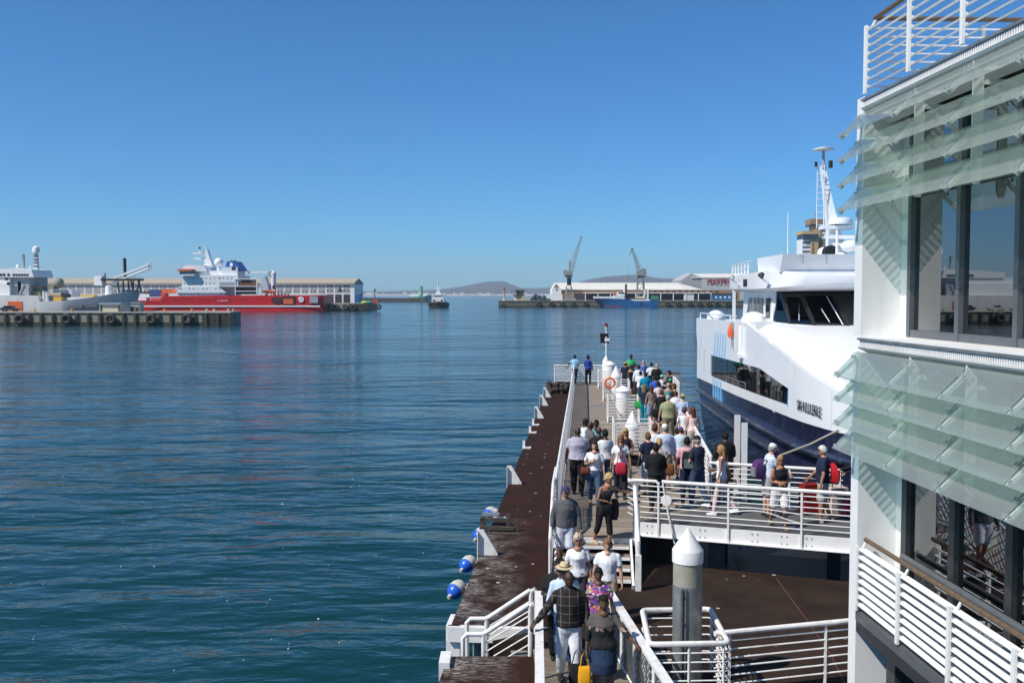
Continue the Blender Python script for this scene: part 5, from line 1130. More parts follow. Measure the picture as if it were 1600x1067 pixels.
# quay in front of the warehouse
q = MB().box((x4(-440), D4 - 45, -1), (x4(590), D4 - 1.5, Z(474, D4 - 45) - .2)).build('quay', quay_conc, smooth=None); struct(q); q['label'] = 'weathered quay in front of the long warehouse'
D4q = D4 - 45
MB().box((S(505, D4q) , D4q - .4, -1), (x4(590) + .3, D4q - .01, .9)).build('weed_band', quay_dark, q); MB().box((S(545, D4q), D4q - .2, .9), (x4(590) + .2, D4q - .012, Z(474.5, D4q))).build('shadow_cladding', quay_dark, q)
for xx, lab in ((512, 'tyre fender closest to the red ship stern'), (526, 'tyre fender second from the red ship stern'), (540, 'tyre fender third from the red ship stern'), (553, 'tyre fender below the blue container'), (574, 'tyre fender near the corner of the warehouse quay'), (592, 'tyre fender at the corner of the warehouse quay')): tyre(xx, 479.8, D4q - .5, 2.4, lab, 'tyre fenders on the warehouse quay')
RBt('container', 'blue shipping container at the corner of the warehouse', 'container', ship_blue, 555, 561, 460, 473, D4 - 6, 6)
RBt('container', 'orange red container on the end of the warehouse quay', 'container', MATS['container_red'], 582, 591, 468, 473.6, D4q + 8, 3)
for x, y, lab in ((586, 451, 'tall lamp mast at the tip of the warehouse quay'), (565, 457, 'shorter lamp mast beside the blue container')):
    t = thing('lamp_mast', lab, 'lamp', (S(x, D4q + 12), D4q + 12, Z(474, D4q)), world=True); b_ = Z(474, D4q)
    MB().tube([(S(x, D4q + 12), D4q + 12, b_), (S(x, D4q + 12), D4q + 12, Z(y, D4q + 12))], .22, 6).build('pole', dark_steel, t); MB().sphere((S(x, D4q + 12), D4q + 12, Z(y + 3, D4q + 12)), .5, 8, 6).build('lamp_head', dark_steel, t)
for x, c_, nm in ((570, mat('lime_gear', (.35, .5, .05), .7), 'lime green'), (576, mat('teal_gear', (.05, .25, .2), .7), 'teal')):
    o = MB().sphere((0,0,.6), 1.0, 8, 6, (1.8, 1, .8)).build('net_heap', c_); o.location = (S(x, D4q + 5), D4q + 5, Z(474, D4q) - .3); tag(o, nm + ' fishing net heap on the warehouse quay', 'net heap')

# ---- breakwater, green ship, tug
D5 = 950.0
o = MB().prism([(S(560, D5), -2), (S(667, D5), -2), (S(665, D5), Z(466.0, D5)), (S(560, D5), Z(465.3, D5))], D5, D5 + 12, 'y').build('breakwater', mat('breakwater_stone', (.06, .065, .055), .9, var=.3, scale=.2)); struct(o); o['label'] = 'low dark breakwater arm beyond the tug'
D6 = 990.0
t = thing('green_ship', 'pale green ship with a tall green derrick behind the breakwater', 'ship', (S(655, D6), D6 + 8, 0), world=True)
hull_loft([(S(637, D6), 5, 6, Z(463.5, D6), D6 + 8), (S(662, D6), 6, 6, Z(463.2, D6), D6 + 8), (S(668, D6), 3, 5, Z(461.5, D6), D6 + 8), (S(673, D6), .3, 1, Z(460.5, D6), D6 + 8)], 'hull', mat('pale_green_paint', (.22, .42, .36), .5), t)
RB('deckhouse', ship_white, t, 640, 655, 459.5, 463.5, D6 + 4, 6); MB().tube([(S(657.5, D6), D6 + 8, 2), (S(658, D6), D6 + 8, Z(448, D6))], 1.1, 8).build('derrick', mat('derrick_green', (.03, .28, .12), .5), t); RB('derrick_head', MATS['derrick_green'], t, 656, 661, 447.5, 449.5, D6 + 7, 2)
RB('stern_house', ship_white, t, 662, 668, 458, 462.5, D6 + 5, 5)
D7 = 545.0
t = thing('tug_boat', 'white tug with a black fendered bow heading into the harbour', 'tug', (S(684, D7), D7, 0), world=True)
z7 = lambda py: Z(py, D7); x7 = lambda px: S(px, D7)
rgs = []
for dy, hw, zt_ in ((-4, .25, z7(472)), (-2, .8, z7(472.5)), (2, 1.0, z7(473)), (22, .95, z7(474))):
    hh = hw*5.6; rgs.append([Vector((x7(684) + a*hh, D7 + dy, z)) for a, z in ((-.8, -1), (-1.0, zt_*.55), (-1, zt_), (1, zt_), (1.0, zt_*.55), (.8, -1))])
MB().loft(rgs).build('hull', black, t, smooth=40)
torus(MB(), (x7(684), D7 - 2.6, z7(475)), 3.4, .5).build('bow_fender', rubber, t, smooth=60) if False else MB().tube([(x7(670), D7 + 2, z7(474)), (x7(673), D7 - 2.5, z7(473.5)), (x7(684), D7 - 4.3, z7(473)), (x7(695), D7 - 2.5, z7(473.5)), (x7(698), D7 + 2, z7(474))], .75, 8).build('bow_fender', rubber, t)
MB().prism([(x7(674), z7(473)), (x7(675), z7(466)), (x7(693), z7(466)), (x7(694), z7(473))], D7 + 1, D7 + 14, 'y').build('deckhouse', ship_white, t)
wh_ = MB().prism([(x7(676), z7(466)), (x7(677.5), z7(459)), (x7(690.5), z7(459)), (x7(692), z7(466))], D7 + 2.5, D7 + 9, 'y').build('wheelhouse', ship_white, t)
for k in range(4): RB('wheelhouse_window', black, wh_, 678 + 3.4*k, 680.4 + 3.4*k, 461.5, 464.5, D7 + 2.4, .08)
for x in (677, 689): RB('deckhouse_window', black, t, x, x + 2.5, 468, 470.5, D7 + .9, .08)
MB().prism([(x7(680), z7(459)), (x7(681.5), z7(454)), (x7(686.5), z7(454)), (x7(688), z7(459))], D7 + 3.5, D7 + 7, 'y').build('top_house', ship_white, t)
MB().tube([(x7(684), D7 + 5, z7(454)), (x7(683.5), D7 + 5, z7(437))], .28, 6).build('mast', ship_white, t); MB().bar((x7(680), D7 + 5, z7(447.5)), (x7(687.5), D7 + 5, z7(447.5)), .3, .4).build('mast_yard', ship_white, t); MB().bar((x7(681), D7 + 5, z7(451)), (x7(687), D7 + 5, z7(451)), .3, .8).build('mast_yard', ship_white, t)

# ---- right quay with cranes and sheds
D8 = 572.0; z8 = lambda py: Z(py, D8); x8 = lambda px: S(px, D8)
ZQ8 = z8(469.8)
stoneq = mat('quay_stone', (.13, .12, .085), .9, var=.3, scale=.2, dirt=(.035, .035, .025), dirt_amt=.8, dirt_scale=.3)
q = MB().box((x8(779), D8, -1), (x8(1330), D8 + 75, ZQ8 - .3)).build('quay', stoneq, smooth=None); struct(q); q['label'] = 'old stone quay below the cranes'
MB().box((x8(779) - .2, D8 - .3, ZQ8 - .298), (x8(1330), D8 + 75.1, ZQ8)).build('coping', mat('dull_coping', (.24, .22, .17), .9), q); MB().box((x8(779) - .1, D8 - .15, -1), (x8(1330), D8 - .003, .7)).build('weed_band', quay_dark, q)
nm_ = ('beside the green net heap', 'second from the green net heap', 'third from the green net heap', 'below the tall crane', 'between the tall crane and the blue trawler')
for x, n_ in zip((842, 862, 879, 896, 915), nm_): tyre(x, 475, D8 - .6, 3.0, 'tyre fender on the stone quay ' + n_, 'tyre fenders on the stone quay')
for i, x in enumerate((1043, 1060, 1078, 1093, 1107, 1120, 1137)): tyre(x, 474.5, D8 - .6, 3.0, 'tyre fender on the stone quay, number %s along from the stern of the blue trawler' % ('one two three four five six seven'.split()[i]), 'tyre fenders on the stone quay')
tyre(787, 477, D8 - .6, 2.6, 'tyre fender below the red topped beacon', 'tyre fenders on the stone quay')
t = thing('beacon', 'red topped white harbour beacon on the quay corner', 'beacon', (x8(788), D8 + 4, ZQ8), world=True)
MB().lathe([(1.1, 0), (.9, 1), (.55, 1.2), (.45, 6.2), (.6, 6.5)], 10, (x8(788), D8 + 4, ZQ8)).build('tower', mat('beacon_pink', (.5, .38, .33), .7), t); MB().lathe([(.6, 6.5), (.6, 7.4), (.2, 7.8)], 10, (x8(788), D8 + 4, ZQ8)).build('lamp', mat('beacon_red', (.4, .04, .03), .5), t)
t = thing('quay_hut', 'white and tan watch hut with overhanging roofs beside the beacon', 'hut', (x8(808), D8 + 9, ZQ8), world=True)
RB('wall', ship_white, t, 802, 818, 461, 470, D8 + 7, 6); RB('upper_wall', mat('tan_wall', (.45, .27, .10), .7), t, 806, 818, 455, 460.4, D8 + 7, 6); RB('upper_roof', dark_steel, t, 804, 820, 453.2, 455, D8 + 6, 8); RB('roof', dark_steel, t, 801, 820, 460.4, 461.4, D8 + 6, 8); RB('window', black, t, 808, 812, 456, 459, D8 + 6.9, .1); RB('door', MATS['tan_wall'], t, 807, 814, 462, 470, D8 + 6.9, .1)
RBt('container', 'grey box shed beside the watch hut', 'shed', mat('shed_grey', (.36, .36, .30), .8), 815, 829, 463.5, 469.9, D8 + 6, 5)
random.seed(11)
for x, h_, c_, lab in ((838, 6, (.03, .06, .10), 'heap of dark blue fishing nets on the stone quay'), (846, 4.5, (.05, .09, .12), 'low heap of blue grey nets next to the dark blue heap'), (853, 2.5, (.04, .12, .05), 'low heap of green nets on the stone quay'), (830, 2.2, (.08, .07, .05), 'brown coil heap beside the grey box shed')):
    mb = MB()
    for k in range(9): mb.sphere((random.uniform(-2, 2), random.uniform(-1, 1), random.uniform(0, h_*.55)), random.uniform(.8, 1.4), 7, 5, (1.2, 1, .9))
    o = mb.build('net_heap', mat('net_%s' % x, c_, .95, var=.5, scale=2)); o.location = (x8(x), D8 + 8, ZQ8); tag(o, lab, 'net heap')
RBt('container', 'white reefer container at the foot of the tall crane', 'container', ship_white, 852, 879, 459.5, 470, D8 + 8, 3)
# long shed
D9 = 615.0; z9 = lambda py: Z(py, D9); x9 = lambda px: S(px, D9)
t = thing('long_shed', 'long brick shed with a white sheet roof behind the cranes', 'shed', (x9(1000), D9 + 15, ZQ8), world=True)
MB().prism([(D9 - .6, z9(453)), (D9 - .6, z9(451.6)), (D9 + 14, z9(441.5)), (D9 + 29, z9(452))], x9(868), x9(1064), 'x').build('roof', roof_white, t)
MB().add([(x9(1064), D9 - .6, z9(453)), (x9(1097), D9 - .6, z9(453)), (x9(1097), D9 + 29, z9(453)), (x9(1064), D9 + 29, z9(453)), (x9(1064), D9 - .6, z9(451.6)), (x9(1097), D9 - .6, z9(452.6)), (x9(1097), D9 + 29, z9(452.6)), (x9(1064), D9 + 29, z9(452)), (x9(1064), D9 + 14, z9(441.5))], [(0,1,5,4), (1,2,6,5), (4,5,8), (5,6,8), (6,7,8), (2,3,7,6), (0,3,2,1), (0,4,8,7,3)]).build('roof', roof_white, t)
MB().prism([(x9(862), z9(471)), (x9(862), z9(452.6)), (x9(868.5), z9(442)), (x9(877), z9(452)), (x9(877), z9(471))], D9 - .9, D9 + 28, 'y').build('gable', ship_white, t)
MB().prism([(x9(865), z9(449.6)), (x9(868.7), z9(443.8)), (x9(874), z9(449.6))], D9 - 1.0, D9 - .92, 'y').build('gable_brick', brick, t); RB('gable_window', black, t, 868.5, 871.5, 451.5, 454, D9 - 1.0, .08)
RB('wall', brick, t, 877, 1155, 453.2, 471, D9, 28)
for k in range(14):
    x = 1012 + 9.6*k
    if x < 1120: RB('window', black, t, x, x + 4.5, 454.5, 457, D9 - .05, .1)
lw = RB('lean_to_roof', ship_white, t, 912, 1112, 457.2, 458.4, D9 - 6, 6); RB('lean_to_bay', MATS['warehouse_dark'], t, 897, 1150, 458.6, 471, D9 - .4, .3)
for k in range(11): RB('lean_to_post', ship_white, lw, 914 + 19.6*k, 915.2 + 19.6*k, 458.4, 471, D9 - 5.9, .3)
RB('roller_door', mat('door_white', (.6, .62, .62), .6), t, 1068, 1084, 458.8, 471, D9 - 5.5, .2)
RBt('office_container', 'blue container office with small windows at the end of the long shed', 'container', ship_blue, 1113, 1145, 461.5, 470, D9 - 14, 5)
for k in range(4):
    o = RB('window_panel', ship_white, None, 1117 + 7*k, 1120 + 7*k, 463, 466, D9 - 14.1, .08); par = [x for x in C.objects if x.name.startswith('office_container')][0]; o.parent = par; o.name = 'window'; o.location = -par.location
# second shed with lettering
t = thing('lettered_shed', 'big grey sheet shed with red lettering on its wall', 'shed', (S(1130, 660), 675, ZQ8), world=True)
DA = 660.0; za = lambda py: Z(py, DA); xa = lambda px: S(px, DA)
MB().prism([(xa(1064), za(470)), (xa(1064), za(438)), (xa(1080), za(427.6)), (xa(1096), za(433.5)), (xa(1096), za(470))], DA + .3, DA + 40, 'y').build('gable_wall', panel_grey, t)
MB().prism([(DA - .3, za(434.4)), (DA - .3, za(433.2)), (DA + 25, za(426.5)), (DA + 45, za(433))], xa(1080), xa(1240), 'x').build('roof', roof_white, t); RB('wall', mat('pale_sheet_wall', (.50, .50, .47), .7), t, 1096.2, 1240, 434.4, 470, DA, 40)
me = text_mesh('MARPRO', 6.0, .1); me.materials.append(mat('red_lettering', (.32, .02, .03), .6)); o = link('lettering', me, t); o.rotation_euler = (R(90), 0, 0); o.location = Vector((xa(1124.5), DA - .2, za(445.6))) - Vector(t['shift']); o.scale = (.76, 1, 1)
RB('lettering_bar', MATS['red_lettering'], t, 1106, 1143, 437.2, 438.2, DA - .2, .1)
# cranes
def crane(label, xb, d, legs, house, jib, mast, tip, ctr):
    t = thing('dockside_crane', label, 'crane', (S(xb, d), d, ZQ8), world=True, group='dockside cranes')
    g_ = mat('crane_grey', (.27, .27, .26), .6, var=.15, scale=.5)
    x = lambda p: S(p, d); z = lambda p: Z(p, d); B = 2.4
    y0, y1 = legs[2], legs[3]
    for sx, tx in ((legs[0], house[0] + 2), (legs[1], house[1] - 2)):
        for yy in (-3, 3): MB().bar((x(sx), d + yy, ZQ8), (x(tx), d + yy*.6, z(y0)), .55, .55, (0, 1, 0)).build('leg', g_, t)
    for k in range(3):
        f = (k + .6)/3.4; a = lerp(legs[0], house[0] + 2, f); b = lerp(legs[1], house[1] - 2, f); zz = lerp(ZQ8, z(y0), f); f2 = (k + 1.6)/3.4; zz2 = min(z(y0), lerp(ZQ8, z(y0), f2))
        MB().bar((x(a), d - 3 + f*1.2, zz), (x(b), d - 3 + f*1.2, zz), .4, .4).build('brace', g_, t); MB().bar((x(a), d - 3, zz), (x(b), d - 2.8, zz2), .3, .3).build('brace', g_, t)
    RB('bogie', g_, t, legs[0] - 3, legs[1] + 3, 466, 469.8, d - 3.4, .9); RB('bogie', g_, t, legs[0] - 3, legs[1] + 3, 466, 469.8, d + 2.6, .9)
    MB().box((x(house[0]), d - 2.5, z(house[3])), (x(house[1]), d + 2.5, z(house[2]))).build('machine_house', g_, t)
    RB('house_window', black, t, house[0] + 1, house[1] - 1, house[3] - 4, house[3] - 1.5, d - 2.6, .15)
    J = MB()
    a, b = Vector((x(jib[0]), d, z(jib[1]))), Vector((x(tip[0]), d, z(tip[1]))); dr = (b - a); L = dr.length; dr.normalize(); nr = Vector((-dr.z, 0, dr.x))
    def jp(f, sx, sy): wd = lerp(1.1, .3, f); return a + dr*L*f + nr*sx*wd + Vector((0, sy*wd, 0))
    for sx in (-1, 1):
        for sy in (-1, 1): J.tube([jp(0, sx, sy), jp(1, sx, sy)], .17, 4)
    n = 14
    for k in range(n):
        for sy in (-1, 1): J.tube([jp(k/n, -1, sy), jp((k+1)/n, 1, sy)], .10, 3); J.tube([jp((k+1)/n, -1, sy), jp((k+1)/n, 1, sy)], .10, 3)
    J.build('jib', g_, t)
    MB().bar((x(tip[0] - 2), d, z(tip[1] - .5)), (x(tip[0] + 2), d, z(tip[1] - .5)), .8, .9).build('jib_head', g_, t)
    MB().bar((x(mast[0]), d, z(mast[1])), (x(mast[2]), d, z(mast[3])), 1.0, .7, (0, 1, 0)).build('mast', g_, t)
    MB().tube([(x(mast[2]), d, z(mast[3])), b], .07, 4).build('stay', dark_steel, t)
    RB('counterweight', g_, t, *ctr, d - 1.5, 3)
    return t, x, z
D10 = 580.0
t, x, z = crane('tall dockside crane with its long jib raised beside the shed gable', 890, D10, (884, 897, 447, 470), (883, 894, 424, 434), (892, 424), (889, 430, 890.5, 407), (907.5, 371.5), (880.5, 886, 422, 431))
RB('tower_core', dark_steel, t, 886, 892.5, 434, 446, D10 - 1, 2)
t, x, z = crane('shorter dockside crane with a square cabin and jib swung over the trawler', 1000, D10 + 6, (995, 1006, 436, 470), (994, 1007, 423, 435), (998, 424), (1003, 424, 1004, 420), (987, 389), (1003, 1009, 420, 432))
MB().tube([(S(986.5, D10), D10, Z(389.5, D10)), (S(983.5, D10), D10, Z(399, D10))], .2, 5).build('hook', dark_steel, t); MB().tube([(S(981.5, D10), D10, Z(415, D10)), (S(981, D10), D10, Z(437, D10))], .06, 4).build('cable', dark_steel, t)
# blue trawler
D11 = 556.0; zb = lambda py: Z(py, D11); xb = lambda px: S(px, D11)
t = thing('blue_trawler', 'blue hulled trawler moored under the cranes', 'trawler', (xb(980), D11 + 5, 0), world=True)
hull_loft([(xb(944), .15, .8, zb(465.6), D11 + 6, -6.4), (xb(947), 1.2, 3, zb(466.4), D11 + 6, -5.0), (xb(955), 3.6, 4.6, zb(467.3), D11 + 6, -2.4), (xb(985), 5, 5, zb(468), D11 + 6), (xb(990), 5, 5, zb(470.5), D11 + 6), (xb(1015), 5, 5, zb(470.5), D11 + 6), (xb(1018), 4.8, 5, zb(469), D11 + 6), (xb(1029), 4.4, 4.8, zb(468.5), D11 + 6)], 'hull', ship_blue, t)
RB('red_boot', mat('boot_red', (.30, .05, .04), .7), t, 944, 972, 478.0, 479.3, D11 + .9, .1); MB().prism([(xb(985), zb(468)), (xb(1016), zb(468)), (xb(1016), zb(470.3)), (xb(990), zb(470.3))], D11 + .85, D11 + .97, 'y').build('white_bulwark', ship_white, t)
RB('bow_rail', ship_white, t, 928, 958, 463.2, 466.4, D11 + 2.5, 6); MB().prism([(xb(958), zb(467)), (xb(960), zb(462)), (xb(972), zb(461)), (xb(978), zb(467))], D11 + 2, D11 + 9, 'y').build('deckhouse', ship_white, t); RB('wheelhouse', ship_white, t, 965, 976, 456, 463, D11 + 3, 5)
RB('wheelhouse_window', black, t, 966, 975, 457, 459, D11 + 2.9, .1); RB('orange_gear', orange, t, 958, 963, 457.5, 460.5, D11 + 3, 2)
MB().bar((xb(979.5), D11 + 5, zb(467)), (xb(979.5), D11 + 5, zb(444)), 1.1, 1.6, (0, 1, 0)).build('gallows', mat('gallows_brown', (.06, .05, .03), .8), t); MB().bar((xb(976), D11 + 5, zb(466)), (xb(977), D11 + 5, zb(452)), 1.2, .8, (0, 1, 0)).build('funnel', ship_white, t)
for x in (1008, 1013): MB().bar((xb(x), D11 + 5, zb(469)), (xb(x + 1), D11 + 5, zb(453)), .9, .9, (0, 1, 0)).build('stern_post', ship_white, t)
RB('net_bin', mat('net_green', (.05, .22, .12), .8), t, 1018, 1029, 462, 468, D11 + 3, 4); RB('deck_gear', mat('rust_gear', (.25, .16, .10), .8), t, 985, 1008, 466, 470, D11 + 4, 4); RB('deck_gear', cream, t, 996, 1006, 463, 467, D11 + 6, 3); RB('hull_badge', navy, t, 1000, 1003.5, 472.5, 477, D11 + .85, .1)
# mast of the far-right apartment style control tower
DT = 700.0; zt_ = lambda py: Z(py, DT); xt = lambda px: S(px, DT)
t = thing('control_tower', 'tan and white harbour control tower behind the ferry mast', 'tower', (xt(1275), DT + 8, ZQ8), world=True)
tan = mat('tower_tan', (.50, .35, .16), .7, var=.05); tbr = mat('tower_brown', (.30, .19, .10), .75, var=.06)
RB('white_wing', ship_white, t, 1252, 1266, 374, 471, DT, 14); RB('tan_shaft', tan, t, 1265, 1277, 372, 471, DT - 1, 16); RB('brown_block', tbr, t, 1277, 1295, 358, 471, DT + 1, 16); RB('tan_core', tan, t, 1270, 1280, 352, 373, DT, 12)
MB().prism([(xt(1252), zt_(374)), (xt(1253), zt_(366)), (xt(1272), zt_(366)), (xt(1272), zt_(374))], DT - 2, DT + 14, 'y').build('control_glass', dark_glass, t); RB('control_roof', tan, t, 1252, 1274, 361, 366, DT - 2.5, 17); RB('top_glass', dark_glass, t, 1264, 1281, 350.5, 353.5, DT - 1, 12); RB('top_cab', tbr, t, 1264, 1286, 342, 350.5, DT - 1.5, 13)
RB('sign_panel', ship_white, t, 1279, 1289, 362, 373, DT + .8, .2); RB('sign_mark', mat('sign_red', (.5, .03, .03), .6), t, 1282, 1286, 366, 368, DT + .6, .15); RB('sign_strip', ship_white, t, 1280, 1289, 398, 401, DT + .8, .2)
for k in range(5): RB('window_band', MATS['bay_shadow'], t, 1252.5, 1265, 378 + 7*k, 380.5 + 7*k, DT - .1, .2)
for k in range(6): RB('shaft_window', black, t, 1268, 1270, 380 + 6*k, 384 + 6*k, DT - 1.1, .2)
MB().tube([(xt(1275), DT + 5, zt_(342)), (xt(1275), DT + 5, zt_(331))], .5, 5).build('aerial', mid_grey, t)

# ---- ship with lattice masts on the left quay beyond the picture, seen in the window reflections
t = thing('white_coaster', 'white working ship with lattice masts moored at the left quay', 'ship', (-165, 205, 0), world=True)
hull_loft([(-215, 6, 7, 8, 205), (-205, 7, 7.5, 6, 205), (-150, 7, 7.5, 5.5, 205), (-128, 4, 6, 7, 205), (-118, .4, 1, 8.5, 205)], 'hull', ship_white, t)
for (x0, x1, z0, z1) in ((-190, -150, 5.5, 9), (-186, -155, 9, 12), (-182, -160, 12, 15)): MB().box((x0, 200, z0), (x1, 210, z1)).build('deckhouse', ship_white, t)
for k in range(9): MB().box((-188 + 4*k, 199.9, 10), (-186.5 + 4*k, 199.98, 11)).build('window', black, t)
for xm in (-140, -168, -200):
    J = MB()
    for a, b in ((-.8, -.8), (.8, -.8), (.8, .8), (-.8, .8)): J.tube([(xm + a, 205 + b, 5), (xm + a*.3, 205 + b*.3, 32)], .15, 4)
    for k in range(14): J.tube([(xm - .8 + .04*k, 204.3, 5 + 1.9*k), (xm + .8 - .04*k, 204.3, 6.9 + 1.9*k)], .1, 3)
    J.build('lattice_mast', dark_steel, t)

# floating flecks of foam and rubbish on the water near the pier
fk = MB(); random.seed(9)
for i in range(60):
    q = on(random.uniform(10, 700) if random.random() < .55 else random.uniform(430, 720), random.uniform(740, 1060), .012)
    if q.x > -2.6: continue
    r = random.uniform(.008, .018) if random.random() < .92 else random.uniform(.03, .05); n_ = 6
    fk.add([(q.x + math.cos(a)*r*random.uniform(.6, 1.6), q.y + math.sin(a)*r*random.uniform(.6, 1.2), .012 + random.random()*.012) for a in [2*math.pi*j/n_ for j in range(n_)]] + [(q.x, q.y, .035)], [(j, (j+1) % n_, n_) for j in range(n_)])
o = stuff(fk.build('floating_flecks', mat('foam_white', (.7, .7, .66), .7), smooth=None)); o['label'] = 'scattered white flecks floating on the water'; o['category'] = 'debris'
# ---- far coast
def hills(name, D, ridge, material, depth, label, seed, rough=6):
    x0, x1 = ridge[0][0], ridge[-1][0]; n = 150; rows = 14; mb = MB(); vs = []
    for j in range(rows):
        tj = j/(rows - 1); d = D + depth*tj
        for i in range(n + 1):
            px = lerp(x0, x1, i/n); h = (pw(px, ridge) + 2)*(D + .8*depth)/F
            X = S(px, d); prof = math.sin(min(1, tj*1.25)*math.pi/2)
            nz = noise.fractal(Vector((X*.0016 + seed, d*.0016, seed)), 1.0, 2.0, 5)
            vs.append((X, d, max(-2, h*prof*(1 + .22*nz*(1-.3*tj)) - 1 + rough*nz*prof*.4)))
    mb.add(vs, [(j*(n+1)+i, j*(n+1)+i+1, (j+1)*(n+1)+i+1, (j+1)*(n+1)+i) for j in range(rows-1) for i in range(n)])
    o = mb.build(name, material, smooth=180); struct(o); o['label'] = label
hill_m = mat('dry_hillside', (.035, .045, .045), .95, var=.3, scale=.004)
hills('far_hills', 5200, [(-1400, 12), (-300, 14), (0, 8), (500, 6), (600, 5), (690, 7), (735, 15), (755, 20), (775, 23), (790, 20), (815, 9), (860, 9), (905, 17), (925, 26), (950, 28), (980, 31), (1000, 31), (1015, 28), (1030, 24), (1060, 25), (1090, 28), (1200, 30), (1500, 34), (2600, 28)], hill_m, 1200, 'long blue hazy ridge across the bay', 3.1)
o = MB().prism([(S(-1400, 4700), 4700), (S(2600, 4700), 4700), (S(2600, 5400), 5400), (S(-1400, 5400), 5400)], -2, 1.0, 'z').build('far_shore', mat('far_sand', (.35, .32, .26), .9)); struct(o)
town = MB(); random.seed(21)
for i in range(900):
    px = random.uniform(560, 1200); d = random.uniform(4720, 4990); w_ = random.uniform(6, 26); h_ = random.uniform(3, 9) if random.random() < .93 else random.uniform(9, 20)
    town.box((S(px, d), d, .9), (S(px, d) + w_, d + 10, 1 + h_))
o = stuff(town.build('far_town', mat('town_white', (.62, .60, .56), .8, var=.3, scale=.02), smooth=None)); o['label'] = 'pale strip of far off town along the opposite shore'; o['category'] = 'town'
# ---- air
hz = MB().box((-7000, -80, -3.5), (7000, 7400, 190)).build('haze', None, smooth=None); stuff(hz); hz['label'] = 'thin sea haze over the whole harbour'; hz['category'] = 'haze'
hm = bpy.data.materials.new('sea_haze'); hm.use_nodes = True; n_ = hm.node_tree.nodes; n_.remove(n_['Principled BSDF'])
pv = n_.new('ShaderNodeVolumePrincipled'); pv.inputs['Color'].default_value = (.80, .90, 1.0, 1); pv.inputs['Density'].default_value = 0.00012; pv.inputs['Anisotropy'].default_value = 0.1
hm.node_tree.links.new(pv.outputs[0], n_['Material Output'].inputs['Volume']); hz.data.materials.append(hm)
# ================================================================== PEOPLE
def cloth(col, kind='cloth', var=.10, scale=6):
    nm = '%s_%02d_%02d_%02d' % (kind, *[int(c*99) for c in col])
    return mat(nm, col, .85, var=var, scale=scale, bump=.25, bscale=45, spec=.25)
SKIN = {'dark': (.055, .028, .018), 'brown': (.12, .062, .038), 'light': (.50, .27, .19), 'tan': (.36, .17, .10)}
def skin_mat(k): return mat('skin_' + k, SKIN[k], .5, var=.06, scale=8, spec=.4)
# head template: direction -> point, in head-local coordinates (front +y), about 0.23 tall
def head_pts(nu=26, nv=18, fn=None):
    rg = []
    for i in range(nv + 1):
        ph = -math.pi/2 + math.pi*(i + (.12 if i == 0 else -.12 if i == nv else 0))/nv
        r = []
        for j in range(nu):
            th = 2*math.pi*j/nu; d = Vector((math.cos(th)*math.cos(ph), math.sin(th)*math.cos(ph), math.sin(ph))); r.append(fn(d))
        rg.append(r)
    return rg
def head_fn(d):
    x, y, z = d.x*.074, d.y*.094, d.z*.118
    if z < 0:
        t = -z/.118; x *= 1 - .30*t*t; y = y*(1 - .12*t) + .012*t if y > 0 else y*(1 - .35*t)
    if y > 0:
        f = math.exp(-(x/.016)**2); y += .024*f*math.exp(-((z + .018)/.022)**2) + .006*f*math.exp(-((z + .085)/.02)**2)
        for s in (-1, 1): y -= .010*math.exp(-((x - s*.031)/.016)**2 - ((z - .014)/.014)**2)
        y += .006*math.exp(-((z - .034)/.010)**2)*math.exp(-(x/.05)**2); y -= .004*math.exp(-((z + .066)/.007)**2)*math.exp(-(x/.025)**2)
    return Vector((x, y, z))
def ring(c, ax, sd, rx, ry, n=12):
    fw = sd.cross(ax).normalized(); sd = ax.cross(fw).normalized()
    return [c + sd*math.cos(2*math.pi*k/n)*rx - fw*math.sin(2*math.pi*k/n)*ry for k in range(n)]
def limb(mb, pts, rad, n=10):
    """closed tapered limb through joints with rounded ends"""
    pts = [Vector(p) for p in pts]; k = len(pts); rg = []
    for i in range(k):
        d = (pts[min(i+1, k-1)] - pts[max(i-1, 0)]).normalized(); sd = Vector((1, 0, 0)) if abs(d.x) < .9 else Vector((0, 1, 0))
        if i == 0: rg.append(ring(pts[0] - d*rad[0]*.8, d, sd, rad[0]*.35, rad[0]*.35, n))
        rg.append(ring(pts[i], d, sd, rad[i], rad[i], n))
        if i == k-1: rg.append(ring(pts[i] + d*rad[i]*.8, d, sd, rad[i]*.35, rad[i]*.35, n))
    mb.loft(rg)
def hand(mb, w, d, nrm, side, grip):
    """palm and five fingers from wrist w along d; nrm = palm normal (inward); grip 0 relaxed..1 closed"""
    d = d.normalized(); nrm = (nrm - d*nrm.dot(d)).normalized(); sd = d.cross(nrm).normalized()*side     # sd points to the thumb side
    if sd.length < .5: sd = Vector((1, 0, 0))
    mb.loft([ring(w - d*.01, d, sd, .026, .019, 8), ring(w + d*.03, d, sd, .037, .016, 8), ring(w + d*.075, d, sd, .042, .014, 8), ring(w + d*.09, d, sd, .036, .010, 8)])
    for i, (o, L) in enumerate(((.028, .072), (.010, .080), (-.009, .074), (-.027, .058))):
        a = w + d*.078 + sd*o; c1 = .35 + 1.1*grip; e1 = (d*math.cos(c1) + nrm*math.sin(c1)); c2 = .75 + 2.0*grip; e2 = (d*math.cos(c2) + nrm*math.sin(c2))
        p1 = a + e1*L*.5; p2 = p1 + e2*L*.5; mb.tube([a, p1, p2], .0095, 6, .007)
    a = w + d*.022 + sd*.030; p1 = a + (d*.7 + sd*.65 + nrm*.35).normalized()*.038; p2 = p1 + (d*.85 + sd*.1 + nrm*.5).normalized()*.03; mb.tube([a, p1, p2], .011, 6, .008)
JOBS = []
def job(mb, name, material, parent, voxel, wob=0.0, extra=None, smooth_it=4):
    JOBS.append((mb, name, material, parent, voxel, wob, extra, smooth_it))
